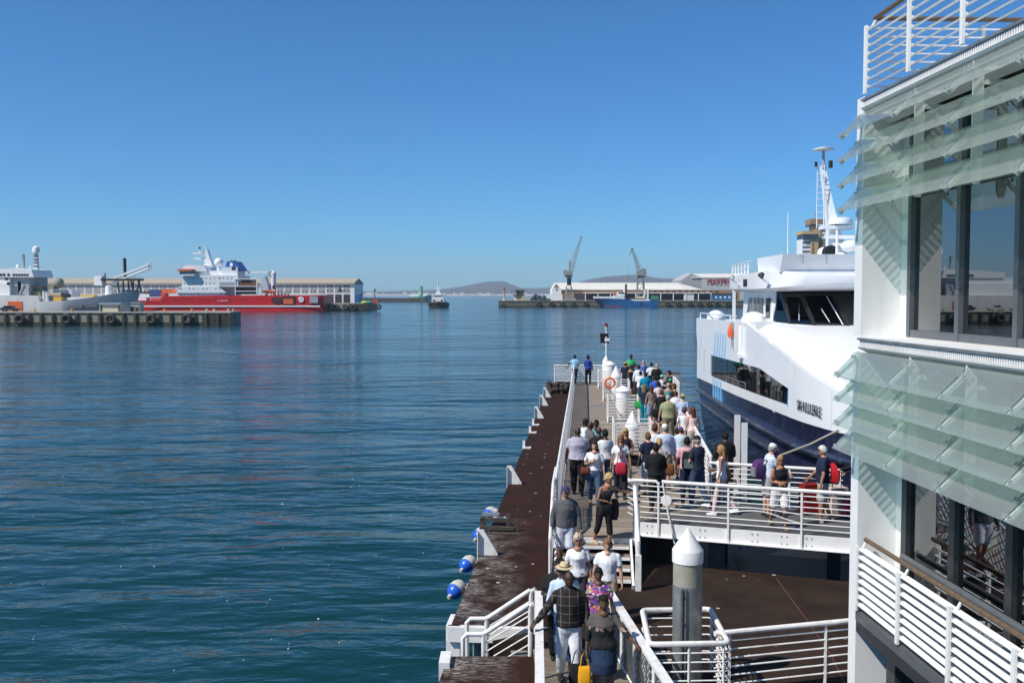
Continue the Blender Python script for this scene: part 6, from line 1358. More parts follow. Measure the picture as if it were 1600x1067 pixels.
def run_jobs():
    tmp = []
    for mb, name, material, parent, voxel, wob, extra, sit in JOBS:
        me = mb.mesh('tmp'); o = bpy.data.objects.new('tmp', me); C.objects.link(o)
        r = o.modifiers.new('r', 'REMESH'); r.mode = 'VOXEL'; r.voxel_size = voxel; s_ = o.modifiers.new('s', 'SMOOTH'); s_.factor = .5; s_.iterations = sit
        tmp.append(o)
    bpy.context.view_layer.update(); dg = bpy.context.evaluated_depsgraph_get(); out = []
    for o, j in zip(tmp, JOBS):
        me = bpy.data.meshes.new_from_object(o.evaluated_get(dg)); out.append(me)
    for o in tmp:
        m_ = o.data; bpy.data.objects.remove(o); bpy.data.meshes.remove(m_)
    for me, (mb, name, material, parent, voxel, wob, extra, sit) in zip(out, JOBS):
        me.name = name
        if wob:
            seed = random.random()*50
            me.update()
            for v in me.vertices:
                q = v.co*7; q.z *= .55
                v.co += v.normal*wob*(noise.noise(q + Vector((seed, 0, 0)))*1.2 + .6*noise.noise(v.co*17 + Vector((0, seed, 0))))
        me.materials.clear(); me.materials.append(material)
        if extra:
            import bmesh
            bm = bmesh.new(); bm.from_mesh(me); e2 = extra.mesh('x'); bm.from_mesh(e2); bm.to_mesh(me); bm.free(); bpy.data.meshes.remove(e2)
        me.polygons.foreach_set('use_smooth', [True]*len(me.polygons)); me.update()
        link(name, me, parent)
    JOBS.clear()
ARM = {'D': ((14, 2), (6, 14)), 'B': ((12, 8), (-22, 82)), 'H': ((16, -14), (-10, 30)), 'U': ((28, 48), (-38, 150)), 'O': ((62, 18), (78, 12)), 'F': ((6, 40), (2, 72)), 'X': ((16, 4), (-42, 128)), 'W': ((8, 24), (3, 44)), 'K': ((8, -24), (4, -10)), 'L': ((15, 6), (8, 20)), 'C': ((14, 6), (-62, 78)), 'R': ((34, 26), (40, 40))}
def person(pos, face, label, h=1.7, fem=False, wide=1.0, skin='light', top=((.7,.7,.7), 'short'), bot=('trousers', (.03,.03,.05)), hair=('short', (.03,.02,.015)), arms='DD', stride=0, lean=0, nod=0, turn=0, hat=None, shades=False, shoe=(.03,.03,.03), group=None, voxel=.021, step=0):
    t = thing('person', label, 'person', pos, -R(face), group)
    k = h/1.70
    def scl(p): return Vector(p)*k
    leanM = Matrix.Rotation(-R(lean), 3, 'X'); hipc = Vector((0, 0, .92))
    def T(p): return leanM @ (Vector(p) - hipc) + hipc
    Wd = wide
    # legs
    legs = []
    for s, ang in ((-1, stride), (1, -stride)):
        hip = Vector((s*.088*(1.06 if fem else 1), 0, .90)); kb = abs(ang)*.35 + (14 if ang < 0 else 3) if stride else 3
        th = R(ang); knee = hip + Vector((s*.012, math.sin(th)*.43, -math.cos(th)*.43)); sh = R(ang - kb); ank = knee + Vector((0, math.sin(sh)*.40, -math.cos(sh)*.40)); legs.append((s, hip, knee, ank))
    low = min(a.z for _, _, _, a in legs) - .085; dz = -low
    legs = [(s, a + Vector((0,0,dz)), b + Vector((0,0,dz)), c + Vector((0,0,dz))) for s, a, b, c in legs]; hipc.z += dz
    Zd = lambda z: z + dz
    # torso rings (z, rx, ry, yoff)
    if fem: tor = [(.83, .13, .10, 0), (.90, .170, .118, -.008), (.97, .165, .112, -.005), (1.08, .128, .092, 0), (1.18, .140, .105, .006), (1.26, .152, .125, .018), (1.34, .154, .104, .004), (1.40, .140, .084, -.004), (1.43, .106, .070, -.006), (1.455, .074, .060, -.006), (1.475, .056, .056, -.004)]
    else: tor = [(.83, .13, .10, 0), (.90, .160, .115, -.004), (.97, .158, .112, 0), (1.08, .152, .108, .004), (1.18, .160, .115, .006), (1.27, .172, .122, .006), (1.34, .178, .112, 0), (1.405, .164, .092, -.004), (1.44, .122, .078, -.008), (1.466, .086, .068, -.008), (1.485, .064, .062, -.006)]
    shx = .158 if fem else .182
    def torso(mb, inf, z0=0, z1=9, flare=0):
        rg = []
        for z, rx, ry, yo in tor:
            if z < z0 - .001 or z > z1 + .001: continue
            f = Wd if z < 1.3 else 1 + (Wd - 1)*.5
            bel = (Wd - 1)*.06 if .9 < z < 1.25 else 0
            c = T((0, yo + bel, Zd(z))); ax = (leanM @ Vector((0, 0, 1))); add = inf + flare*max(0, (1.1 - z))
            rg.append(ring(c, ax, Vector((1, 0, 0)), rx*f + add, ry*f + add, 16))
        mb.loft(rg)
    # arms
    arm = []
    for s, code in ((-1, arms[0]), (1, arms[1])):
        (ab, fw), (ab2, fw2) = ARM[code]
        def dr(a, f): return Vector((s*math.sin(R(a)), math.sin(R(f))*math.cos(R(a)), -math.cos(R(f))*math.cos(R(a))))
        sh = Vector((s*(shx + (Wd-1)*.06), -.005, Zd(1.378))); u = dr(ab, fw); el = sh + u*.285; v = dr(ab2, fw2); wr = el + v*.245
        sh, el, wr = T(sh), T(el), T(wr); arm.append((s, sh, el, wr, (wr - el).normalized(), code))
    aw = (.85 if fem else 1.0)*(1 + (Wd-1)*.6)
    body = MB(); torso(body, 0)
    nb, nt_ = T((0, -.005, Zd(1.43))), T((0, .012 + .0008*nod, Zd(1.545)))
    limb(body, [nb, nt_], [.062 if not fem else .052, .055 if not fem else .047])
    for s, sh, el, wr, d, c in arm: limb(body, [sh, sh.lerp(el, .45), el, el.lerp(wr, .3), wr], [.050*aw, .045*aw, .038*aw, .039*aw, .026*aw])
    for s, hp, kn, an in legs: limb(body, [hp, hp.lerp(kn, .4), kn, kn.lerp(an, .35), an], [.088*Wd, .080*Wd, .054*Wd, .056*Wd, .036])
    for m_ in (body,): m_.v[:] = [tuple(Vector(p)*k) for p in m_.v]
    ex = MB()
    HC = T((0, .018, Zd(1.592))); HM = leanM @ Matrix.Rotation(-R(turn), 3, 'Z') @ Matrix.Rotation(-R(nod), 3, 'X')
    hp_ = lambda p: (HC + HM @ p)*k
    ex.loft([[hp_(p) for p in r] for r in head_pts(fn=head_fn)])
    for s in (-1, 1): ex.loft([[hp_(Vector((s*(.072 + .016*math.sin(math.pi*i/4)), -.005 + .018*math.cos(a)*math.sin(math.pi*(i+.4)/4.8), -.005 + .030*math.sin(a)*math.sin(math.pi*(i+.4)/4.8)))) for a in [2*math.pi*j/8 for j in range(8)]] for i in range(5)])
    if 140 <= face <= 220 and top[1] != 'long': ex.sphere(Vector(T((0, .048, Zd(1.43))))*k, k, 14, 10, (.062*(1.15 if fem else 1), .066, .062))
    for s, sh, el, wr, d, c in arm:
        inw = Vector((-s, 0, 0)) if abs(d.x) < .8 else Vector((0, 0, -1))
        hm_ = MB(); hand(hm_, wr, d, leanM @ (Vector((0, 0, -1)) if c in 'ORF' else inw), -s if c in 'ORF' else 1 if True else s, .75 if c in 'BXCU' else .25); ex.add([Vector(p)*k for p in hm_.v], hm_.f)
    job(body, 'body', skin_mat(skin), t, voxel*k, 0, ex)
    # shirt
    tc, sl = top
    shirt = MB(); torso(shirt, (.016 if not fem else .012) + .05*(Wd - 1), .90 if bot[0] != 'dress' else .90, (1.468 if not fem else 1.445) if sl not in ('tank', 'vest') else 1.36 if sl == 'tank' else 1.42, .06)
    f_ = {'short': .62, 'long': 2, 'three': 1.35, 'tank': 0, 'vest': 0}[sl]
    if f_:
        for s, sh, el, wr, d, c in arm:
            r0 = .018 if sl == 'short' else .014
            if f_ <= 1: limb(shirt, [sh, sh.lerp(el, f_*.5), sh.lerp(el, f_)], [.050*aw + r0*.55, .049*aw + r0*.8, .046*aw + r0*1.25])
            else: limb(shirt, [sh, sh.lerp(el, .5), el, el.lerp(wr, min(.93, f_ - 1))], [.050*aw + r0*.6, .047*aw + r0*.9, .041*aw + r0, .033*aw + r0*.9])
    else:
        for s in (-1, 1): limb(shirt, [T((s*.10, -.01, Zd(1.36))), T((s*.085, -.01, Zd(1.44)))], [.05, .03])
    shirt.v[:] = [tuple(Vector(p)*k) for p in shirt.v]
    tmat = tc if isinstance(tc, bpy.types.Material) else cloth(tc)
    job(shirt, 'dress' if bot[0] == 'dress' else 'jacket' if sl == 'long' and max(tc if not isinstance(tc, bpy.types.Material) else (1,)) < .03 else 'shirt', tmat, t, .024*k if voxel > .018 else .017*k, .010)
    # lower garment
    bk, bc = bot[0], bot[1]
    low_ = MB(); ax = Vector((0, 0, 1))
    if bk in ('trousers', 'jeans', 'shorts', 'leggings', 'capri'):
        inf = .006 if bk == 'leggings' else .016
        rg = [ring(T((0, 0, Zd(z))), ax, Vector((1, 0, 0)), rx*Wd + inf*.6, ry*Wd + inf*.6, 16) for z, rx, ry in ((.80, .13, .09), (.84, .150, .108), (.90, .166, .118), (.985, .158, .113))]
        low_.loft(rg)
        for s, hp, kn, an in legs:
            q = {'shorts': .92, 'capri': 1.5}.get(bk, 2)
            if q < 1: limb(low_, [hp, hp.lerp(kn, q)], [.092*Wd + inf, .070*Wd + inf*1.9])
            else: limb(low_, [hp, hp.lerp(kn, .45), kn, kn.lerp(an, .4), kn.lerp(an, (q - 1)*.96)], [.090*Wd + inf, .082*Wd + inf, .058*Wd + inf*1.1, .054*Wd + inf*1.3, .044 + inf*1.2])
    else:
        zk = .52 if bk == 'skirt' else .48
        sx = max(abs(l[2].y) for l in legs)*.7
        low_.loft([ring(T((0, 0, Zd(z))), ax, Vector((1, 0, 0)), rx*Wd, ry*Wd + (sx if z < .7 else 0), 16) for z, rx, ry in ((1.02, .14, .105), (.94, .172, .128), (.84, .185, .140), (.68, .188, .142), (zk, .184, .140))])
    low_.v[:] = [tuple(Vector(p)*k) for p in low_.v]
    job(low_, {'jeans': 'jeans', 'dress': 'skirt'}.get(bk, bk), bc if isinstance(bc, bpy.types.Material) else cloth(bc, 'denim' if bk == 'jeans' else 'cloth'), t, .022*k if voxel > .018 else .018*k, .009)
    # shoes
    for s, hp, kn, an in legs:
        m_ = MB(); zb = an.z - .085; c = Vector((an.x, an.y, zb)); rg = []
        for y, w_, z0, z1 in ((-.075, .026, .005, .06), (-.05, .036, 0, .085), (.02, .040, 0, .085), (.09, .046, 0, .055), (.15, .040, 0, .042), (.185, .020, .006, .03)): rg.append([(c + Vector((a*w_, y, z0 if b < 0 else z1*b)))*k for a, b in ((-1, -1), (1, -1), (1.05, .5), (.55, 1), (-.55, 1), (-1.05, .5))])
        m_.loft(rg); m_.build('shoe', cloth(shoe, 'shoe'), t, smooth=60)
    # hair
    hk, hc = hair
    if hk != 'none':
        sd_ = random.random()*30
        th_ = {'short': .012, 'crop': .004, 'medium': .024, 'long': .016, 'curly': .026, 'bun': .012}[hk]; rgh = {'curly': 1.6, 'medium': .9, 'short': .9}.get(hk, .5)
        def hf(d):
            p = head_fn(d); y = d.y; lim = .40 if y > .55 else lerp(.40, -.12, min(1, (.55 - y)/.45)) if y > .1 else lerp(-.12, -.72, min(1, (.1 - y)/.6))
            if hk in ('medium', 'long') and y < .35: lim -= .25
            e = (d.z - lim)*6; e = max(-1, min(1, e)); a = th_*(1 + .5*rgh*noise.noise(d*4 + Vector((sd_, 0, 0))) + .6*rgh*noise.noise(d*9 + Vector((0, sd_, 0))) + .5*rgh*noise.noise(d*20)) if e > 0 else 0
            return p*(1 + (a/.1)*min(1, e*1.5)) if e > 0 else p*.93
        m_ = MB(); m_.loft([[hp_(p) for p in r] for r in head_pts(36, 26, hf)])
        if hk == 'long':
            rg = []
            for z, rx, ry, yo in ((.04, .060, .04, -.055), (-.04, .080, .045, -.06), (-.12, .084, .040, -.072), (-.20, .070, .030, -.088), (-.27, .045, .018, -.095)): rg.append([hp_(Vector((math.cos(a)*rx*(1 + .06*noise.noise(Vector((a*2, z*20, sd_)))), yo + math.sin(a)*ry, z))) for a in [2*math.pi*j/12 for j in range(12)]])
            m_.loft(rg)
            for s in (-1, 1): m_.tube([hp_(Vector((s*.070, .01, .03))), hp_(Vector((s*.078, .0, -.08))), hp_(Vector((s*.075, .02, -.20)))], .024*k, 8, .010)
        if hk == 'bun': m_.sphere(hp_(Vector((0, -.10, .04))), .045*k, 10, 8)
        m_.build('hair', mat('hair_%d_%d_%d' % tuple(int(c*999) for c in hc), hc, .6, var=.45, scale=26, bump=.8, bscale=90, spec=.2), t, smooth=75)
    # face
    for s in (-1, 1):
        m_ = MB(); m_.sphere(hp_(Vector((s*.031, .079, .013))), .012*k, 8, 6, (1.2, .5, .65), HM.to_4x4()); m_.build('eye', mat('eye_dark', (.02, .014, .012), .3), t, smooth=80)
        MB().bar(hp_(Vector((s*.016, .094, .036))), hp_(Vector((s*.046, .082, .034))), .006*k, .006*k).build('eyebrow', mat('brow', (.03, .02, .014), .8), t)
    MB().sphere(hp_(Vector((0, .086, -.058))), .022*k, 10, 6, (1, .35, .32), HM.to_4x4()).build('mouth', mat('lips_' + skin, tuple(c*f for c, f in zip(SKIN[skin], (.9, .62, .62))), .45), t, smooth=80)
    if shades:
        m_ = MB(); zs = .016 if shades is True else .085; ys_ = .094 if shades is True else .060
        for s in (-1, 1): m_.sphere(hp_(Vector((s*.031, ys_, zs))), .025*k, 10, 6, (1.05, .35, .78), HM.to_4x4()); m_.bar(hp_(Vector((s*.055, ys_ - .01, zs + .004))), hp_(Vector((s*.077, -.01, zs + .006))), .006*k, .008*k)
        m_.bar(hp_(Vector((-.02, ys_ + .006, zs + .006))), hp_(Vector((.02, ys_ + .006, zs + .006))), .006*k, .008*k); m_.build('sunglasses', black, t, smooth=60)
    if hat:
        kind, col = hat; m_ = MB()
        def hr(z, r, ry=None): return [hp_(Vector((math.cos(a)*r, math.sin(a)*(ry or r*1.22) - .004, z))) for a in [2*math.pi*j/20 for j in range(20)]]
        if kind == 'cap':
            m_.loft([hr(.042, .080), hr(.075, .081), hr(.105, .068), hr(.128, .040), hr(.135, .01)])
            v_ = MB(); pts = [(math.cos(a)*.072, .085 + max(0, math.sin(a))*.085) for a in [math.pi*j/10 for j in range(11)]]
            vs_ = [hp_(Vector((x, y, .048 - (y - .085)*.25))) for x, y in pts] + [hp_(Vector((x, y, .040 - (y - .085)*.25))) for x, y in pts]; n_ = len(pts)
            v_.add(vs_, [tuple(range(n_)), tuple(range(2*n_-1, n_-1, -1))] + [(i, i+n_, (i+1)%n_+n_, (i+1)%n_) for i in range(n_)])
            o = m_.build('cap', cloth(col), t, smooth=60); o2 = v_.build('visor', cloth(col), o, smooth=40); o2.location = (0, 0, 0)
        else:
            m_.loft([hr(.050, .150), hr(.058, .152), hr(.066, .086), hr(.10, .080), hr(.135, .066), hr(.145, .03), hr(.140, .01)]); o = m_.build('hat', mat('straw_%d' % int(col[0]*99), col, .85, var=.12, scale=40, bump=.5, bscale=90), t, smooth=40)
            b_ = MB(); b_.loft([hr(.068, .088), hr(.085, .086)]); b_.build('hat_band', cloth((.2, .12, .06)), o)
    t['hgt'] = h
    return t
random.seed(5)
BLK, NAVY, WHT, JEAN, GRY = (.012,.012,.014), (.012,.018,.045), (.72,.72,.72), (.035,.06,.115), (.22,.22,.22)
DKH, BRN, BLO, GRH, RED = (.012,.010,.009), (.075,.035,.018), (.45,.30,.13), (.32,.31,.29), (.12,.03,.015)
def stripes(name, c1, c2, sc_, dirn=(0, 0, 1), thr=.5):
    m, n, l, p = new_mat(name); tc = n.new('ShaderNodeTexCoord'); w_ = n.new('ShaderNodeTexWave'); w_.inputs['Scale'].default_value = sc_; w_.inputs['Distortion'].default_value = .4
    w_.bands_direction = 'Z' if dirn[2] else 'X'; l.new(tc.outputs['Object'], w_.inputs['Vector']); cr = n.new('ShaderNodeValToRGB'); cr.color_ramp.elements[0].position = thr; cr.color_ramp.elements[1].position = thr + .05
    cr.color_ramp.elements[0].color = (*c1, 1); cr.color_ramp.elements[1].color = (*c2, 1); l.new(w_.outputs['Fac'], cr.inputs[0]); l.new(cr.outputs[0], p.inputs['Base Color']); p.inputs['Roughness'].default_value = .85; return m
def blotch(name, cols, sc_):
    m, n, l, p = new_mat(name); tc = n.new('ShaderNodeTexCoord'); v = n.new('ShaderNodeTexVoronoi'); v.inputs['Scale'].default_value = sc_; l.new(tc.outputs['Object'], v.inputs['Vector'])
    s_ = n.new('ShaderNodeSeparateColor'); l.new(v.outputs['Color'], s_.inputs[0]); cr = n.new('ShaderNodeValToRGB'); cr.color_ramp.interpolation = 'CONSTANT'
    while len(cr.color_ramp.elements) < len(cols): cr.color_ramp.elements.new(.5)
    for i, c in enumerate(cols): cr.color_ramp.elements[i].position = i/len(cols); cr.color_ramp.elements[i].color = (*c, 1)
    l.new(s_.outputs[0], cr.inputs[0]); l.new(cr.outputs[0], p.inputs['Base Color']); p.inputs['Roughness'].default_value = .85; return m
def checks(name, base, line, sc_):
    """dark knit with a window-pane check of pale lines"""
    m, n, l, p = new_mat(name); tc = n.new('ShaderNodeTexCoord'); sp = n.new('ShaderNodeSeparateXYZ'); l.new(tc.outputs['Object'], sp.inputs[0]); prev = None
    for k in (0, 2):
        a = n.new('ShaderNodeMath'); a.operation = 'MULTIPLY'; a.inputs[1].default_value = sc_; l.new(sp.outputs[k], a.inputs[0]); f = n.new('ShaderNodeMath'); f.operation = 'FRACT'; l.new(a.outputs[0], f.inputs[0])
        g = n.new('ShaderNodeMath'); g.operation = 'LESS_THAN'; g.inputs[1].default_value = .07; l.new(f.outputs[0], g.inputs[0])
        if prev: x = n.new('ShaderNodeMath'); x.operation = 'MAXIMUM'; l.new(prev.outputs[0], x.inputs[0]); l.new(g.outputs[0], x.inputs[1]); prev = x
        else: prev = g
    mx = n.new('ShaderNodeMix'); mx.data_type = 'RGBA'; mx.inputs[6].default_value = (*base, 1); mx.inputs[7].default_value = (*line, 1); l.new(prev.outputs[0], mx.inputs[0]); l.new(mx.outputs[2], p.inputs['Base Color']); p.inputs['Roughness'].default_value = .9; return m
def band_top():
    """grey knit top with striped sleeves and a lettered dark chest band"""
    m, n, l, p = new_mat('banded_grey_top'); tc = n.new('ShaderNodeTexCoord'); sp = n.new('ShaderNodeSeparateXYZ'); l.new(tc.outputs['Object'], sp.inputs[0])
    cr = n.new('ShaderNodeValToRGB'); cr.color_ramp.interpolation = 'CONSTANT'; mr = n.new('ShaderNodeMapRange'); mr.inputs[1].default_value = .8; mr.inputs[2].default_value = 1.5; l.new(sp.outputs[2], mr.inputs[0]); l.new(mr.outputs[0], cr.inputs[0])
    e = cr.color_ramp.elements; e[0].position = 0; e[0].color = (.012, .012, .014, 1); e[1].position = .62; e[1].color = (.085, .075, .07, 1)
    nz = n.new('ShaderNodeTexNoise'); nz.inputs['Scale'].default_value = 22; mp = n.new('ShaderNodeMapping'); mp.inputs['Scale'].default_value = (1, .2, .8); l.new(tc.outputs['Object'], mp.inputs[0]); l.new(mp.outputs[0], nz.inputs['Vector'])
    b1 = n.new('ShaderNodeMath'); b1.operation = 'COMPARE'; b1.inputs[1].default_value = 1.20; b1.inputs[2].default_value = .028; l.new(sp.outputs[2], b1.inputs[0])
    b2 = n.new('ShaderNodeMath'); b2.operation = 'GREATER_THAN'; b2.inputs[1].default_value = .52; l.new(nz.outputs['Fac'], b2.inputs[0]); b3 = n.new('ShaderNodeMath'); b3.operation = 'MULTIPLY'; l.new(b1.outputs[0], b3.inputs[0]); l.new(b2.outputs[0], b3.inputs[1])
    mx = n.new('ShaderNodeMix'); mx.data_type = 'RGBA'; mx.inputs[7].default_value = (.42, .27, .22, 1); l.new(b3.outputs[0], mx.inputs[0]); l.new(cr.outputs[0], mx.inputs[6]); l.new(mx.outputs[2], p.inputs['Base Color']); p.inputs['Roughness'].default_value = .9; return m
floral = blotch('floral_print', [(.5,.06,.18), (.45,.28,.03), (.08,.08,.35), (.55,.5,.45), (.03,.02,.05), (.30,.05,.30)], 30)
taupe_print = blotch('taupe_print', [(.20,.15,.11), (.28,.22,.17), (.12,.09,.07)], 40)
beige_print = blotch('beige_print', [(.45,.38,.33), (.55,.48,.42), (.30,.24,.20)], 45)
plaid = checks('pale_plaid', (.60,.64,.72), (.15,.22,.45), 14); windowpane = checks('windowpane_knit', (.010,.009,.009), (.17,.12,.10), 7.5); bandtop = band_top()
NP = 0
PEOPLE = []
def P(hx, hy, face, label, z=ZD, h=1.7, d=None, **kw):
    hh = h + (.02 if kw.get('hat') else 0)
    q = on(hx, hy, z + hh) if d is None else at(hx, hy, d)
    kw.setdefault('group', 'people on the pier')
    t = person((q.x, q.y, z), face, label, h=h, **kw); PEOPLE.append(t); return t
def carried(t, name, label, cat, build, off=(0,0,0), group=None):
    rz = t.rotation_euler.z; p = Vector(t.location) + Matrix.Rotation(rz, 3, 'Z') @ Vector(off)
    b = thing(name, label, cat, p, rz, group); build(b); return b
def handbag(col, w_=.3, h_=.24, dp=.10, strap=.35, yellow_=False):
    def f(b):
        m = cloth(col, 'leather') if not isinstance(col, bpy.types.Material) else col
        MB().loft([[Vector((math.copysign(abs(math.cos(q))**.5, math.cos(q))*w_/2*a*(1 + .05*noise.noise(Vector((q, z*9, w_*50)))), math.copysign(abs(math.sin(q))**.6, math.sin(q))*dp/2*c_*(1 + .15*noise.noise(Vector((q*2, z*12, w_*70)))), z + .012*noise.noise(Vector((q, z*5, h_*40))))) for q in [2*math.pi*j/16 for j in range(16)]] for z, a, c_ in ((-h_, .6, .4), (-h_*.95, .84, .8), (-h_*.75, .98, 1.05), (-h_*.45, .98, 1), (-h_*.2, .92, .75), (0, .84, .3), (.005, .7, .1))]).build('bag_body', m, b, smooth=60)
        MB().tube([(-w_*.33, 0, -.02), (-w_*.2, 0, strap*.6), (0, 0, strap), (w_*.2, 0, strap*.6), (w_*.33, 0, -.02)], .010, 6).build('strap', m, b)
    return f
def backpack(col, col2):
    def f(b):
        MB().loft([[Vector((sx*.15*a, -.02 - .17*c_*(sy > 0), z)) for sx, sy in ((-1, -1), (1, -1), (1, 1), (-1, 1))] for z, a, c_ in ((-.26, .8, .6), (-.2, 1, 1), (.0, 1, 1), (.14, .9, .8), (.2, .55, .4))]).build('pack_body', cloth(col), b, smooth=50)
        MB().box((-.11, -.225, -.2), (.11, -.19, .02)).build('front_pocket', cloth(col2), b)
        for s in (-1, 1): MB().tube([(s*.09, -.03, .17), (s*.10, .08, .20), (s*.11, .20, .08), (s*.13, .16, -.14), (s*.13, -.02, -.2)], .017, 6).build('strap', cloth(col), b)
    return f
# --- far end of the pier
P(898, 557, 20, 'man in a light blue shirt leaning on the end of the long fence', h=1.75, skin='dark', top=((.28,.50,.66), 'short'), bot=('jeans', (.02,.03,.06)), hair=('crop', DKH), arms='RB', stride=8, d=57.6)
P(919, 558, 5, 'person in a royal blue top and black trousers at the end of the pier', h=1.72, skin='dark', fem=True, top=((.02,.05,.28), 'long'), bot=('trousers', BLK), hair=('curly', DKH), arms='BD', stride=5, d=57.4)
# --- the queue
P(986, 554, 185, 'tall man in a bright green football shirt facing the queue', h=1.95, skin='dark', top=((.04,.38,.14), 'short'), bot=('trousers', BLK), hair=('crop', DKH), arms='CC')
P(977, 566, 10, 'person in a tan straw hat and navy top by the last cage', h=1.72, skin='tan', top=(NAVY, 'short'), bot=('jeans', NAVY), hair=('short', BRN), hat=('straw', (.42,.25,.10)))
P(985, 571, 60, 'woman in a dark sleeveless dress with one hand raised to her head', h=1.66, fem=True, skin='tan', top=(BLK, 'tank'), bot=('dress', BLK), hair=('medium', BRN), arms='DU')
P(998, 570, 15, 'man in a pale shirt and dark cap with black trousers', h=1.75, skin='brown', top=((.62,.66,.74), 'long'), bot=('trousers', BLK), hair=('crop', DKH), hat=('cap', BLK), d=49.2)
P(1005, 564, 175, 'grey haired man in a blue shirt looking back along the queue', h=1.78, skin='light', top=((.06,.12,.35), 'short'), bot=('trousers', GRY), hair=('short', GRH))
P(1001, 580, 10, 'person in a white t-shirt just behind the turquoise shirt', h=1.70, skin='dark', top=(WHT, 'short'), bot=('jeans', JEAN), hair=('crop', DKH))
P(1018, 567, 350, 'man in a white shirt with close cropped brown hair', h=1.76, skin='brown', top=(WHT, 'short'), bot=('trousers', GRY), hair=('crop', DKH))
P(1026, 569, 5, 'grey bearded bald man in a dark jacket', h=1.77, skin='light', top=(BLK, 'long'), bot=('jeans', JEAN), hair=('crop', GRH))
P(1009, 582, 355, 'man in a turquoise shirt and blue jeans', h=1.74, skin='dark', wide=1.1, top=((.0,.22,.36), 'short'), bot=('jeans', JEAN), hair=('crop', DKH))
P(1015, 587, 350, 'short person in a red top between the turquoise and blue shirts', h=1.58, skin='brown', top=((.4,.02,.03), 'short'), bot=('jeans', JEAN), hair=('short', DKH))
P(1034, 586, 15, 'person in a turquoise cap', h=1.64, skin='light', top=((.6,.6,.6), 'short'), bot=('shorts', GRY), hair=('short', BRN), hat=('cap', (.12,.62,.62)))
P(1046, 580, 270, 'dark haired man in a black jacket seen in profile beside the ferry stern', h=1.75, skin='tan', top=(BLK, 'long'), bot=('jeans', NAVY), hair=('medium', DKH))
P(1047, 592, 10, 'person in a bright green cap', h=1.62, skin='tan', top=(BLK, 'short'), bot=('jeans', NAVY), hair=('short', BRN), hat=('cap', (.03,.38,.14)))
P(1024, 588, 5, 'man in a royal blue shirt in the middle of the queue', h=1.70, skin='brown', top=((.03,.10,.50), 'short'), bot=('trousers', BLK), hair=('crop', DKH))
P(1029, 597, 350, 'dark haired woman in a pale pink blouse', h=1.62, fem=True, skin='tan', top=((.70,.58,.60), 'short'), bot=('jeans', JEAN), hair=('medium', DKH))
P(1039, 594, 20, 'person in a grey cap and navy shirt', h=1.66, skin='light', top=(NAVY, 'short'), bot=('shorts', GRY), hair=('short', BRN), hat=('cap', (.16,.17,.18)))
P(1044, 599, 355, 'grey haired woman in a teal sleeveless top', h=1.62, fem=True, skin='light', top=((.08,.28,.30), 'tank'), bot=('shorts', (.5,.48,.42)), hair=('short', GRH))
g20 = P(1007, 602, 30, 'long haired woman in teal trousers carrying a green bag', h=1.68, fem=True, skin='light', top=(NAVY, 'short'), bot=('trousers', (.0,.20,.27)), hair=('long', (.22,.12,.05)), arms='LB', stride=6)
carried(g20, 'shoulder_bag', 'bright green shoulder bag of the woman in teal trousers', 'bag', handbag((.02,.26,.06), .36, .30, .14, .4), (-.26, -.02, 1.02), 'bags')
P(1018, 603, 350, 'long brown haired woman in a taupe patterned top and shorts', h=1.68, fem=True, skin='light', top=(taupe_print, 'short'), bot=('shorts', (.20,.26,.36)), hair=('long', BRN))
b22 = P(1034, 610, 355, 'man in a black t-shirt with a dark satchel on his hip', h=1.70, skin='light', top=(BLK, 'short'), bot=('shorts', NAVY), hair=('short', BRN), arms='LD')
carried(b22, 'satchel', 'dark satchel hanging beside the man in the black t-shirt', 'bag', handbag(BLK, .3, .3, .14, .45), (-.27, -.03, .98), 'bags')
P(1044, 618, 0, 'heavy set grey haired man in a khaki green shirt', h=1.76, wide=1.22, skin='light', top=((.30,.31,.17), 'short'), bot=('trousers', (.20,.17,.11)), hair=('short', GRH), arms='LL')
P(1054, 601, 300, 'brunette looking sideways beside the white slatted railing', h=1.66, fem=True, skin='light', top=(BLK, 'short'), bot=('jeans', JEAN), hair=('medium', BRN))
w24 = P(1056, 612, 10, 'person in a white t-shirt with a dark shoulder strap near the railing', h=1.68, skin='light', top=(WHT, 'short'), bot=('jeans', NAVY), hair=('short', BRN))
P(1067, 616, 15, 'woman in a pale sun hat and light blue top by the slatted railing', h=1.64, fem=True, skin='light', top=((.42,.50,.66), 'short'), bot=('capri', (.5,.48,.45)), hair=('short', BLO), hat=('straw', (.48,.38,.22)))
w26 = P(1069, 637, 10, 'dark haired person in a white top with a thin black bag strap', h=1.66, fem=True, skin='light', top=(WHT, 'short'), bot=('jeans', JEAN), hair=('short', (.10,.05,.03)))
carried(w26, 'sling_bag', 'small black sling bag worn by the person in the white top', 'bag', handbag(BLK, .2, .16, .08, .5), (-.2, -.10, .98), 'bags')
P(1083, 637, 350, 'red haired woman in a pale pink sleeveless top', h=1.68, fem=True, skin='light', top=((.72,.52,.50), 'tank'), bot=('trousers', (.45,.40,.36)), hair=('long', RED))
P(1134, 659, 350, 'man in a black suit standing at the twin gate posts', h=1.80, skin='dark', wide=1.08, top=(BLK, 'long'), bot=('trousers', BLK), hair=('crop', DKH), arms='BB', d=24.9)
P(1023, 664, 5, 'curly brown haired woman in a white top', h=1.66, fem=True, skin='light', top=(WHT, 'short'), bot=('jeans', JEAN), hair=('curly', (.11,.045,.025)))
P(1039, 663, 355, 'man in a white cap and pale blue shirt', h=1.78, skin='light', wide=1.12, top=((.52,.58,.72), 'long'), bot=('shorts', blotch('camo', [(.2,.2,.15), (.3,.28,.2), (.1,.1,.08)], 16)), hair=('short', GRH), hat=('cap', (.70,.68,.58)))
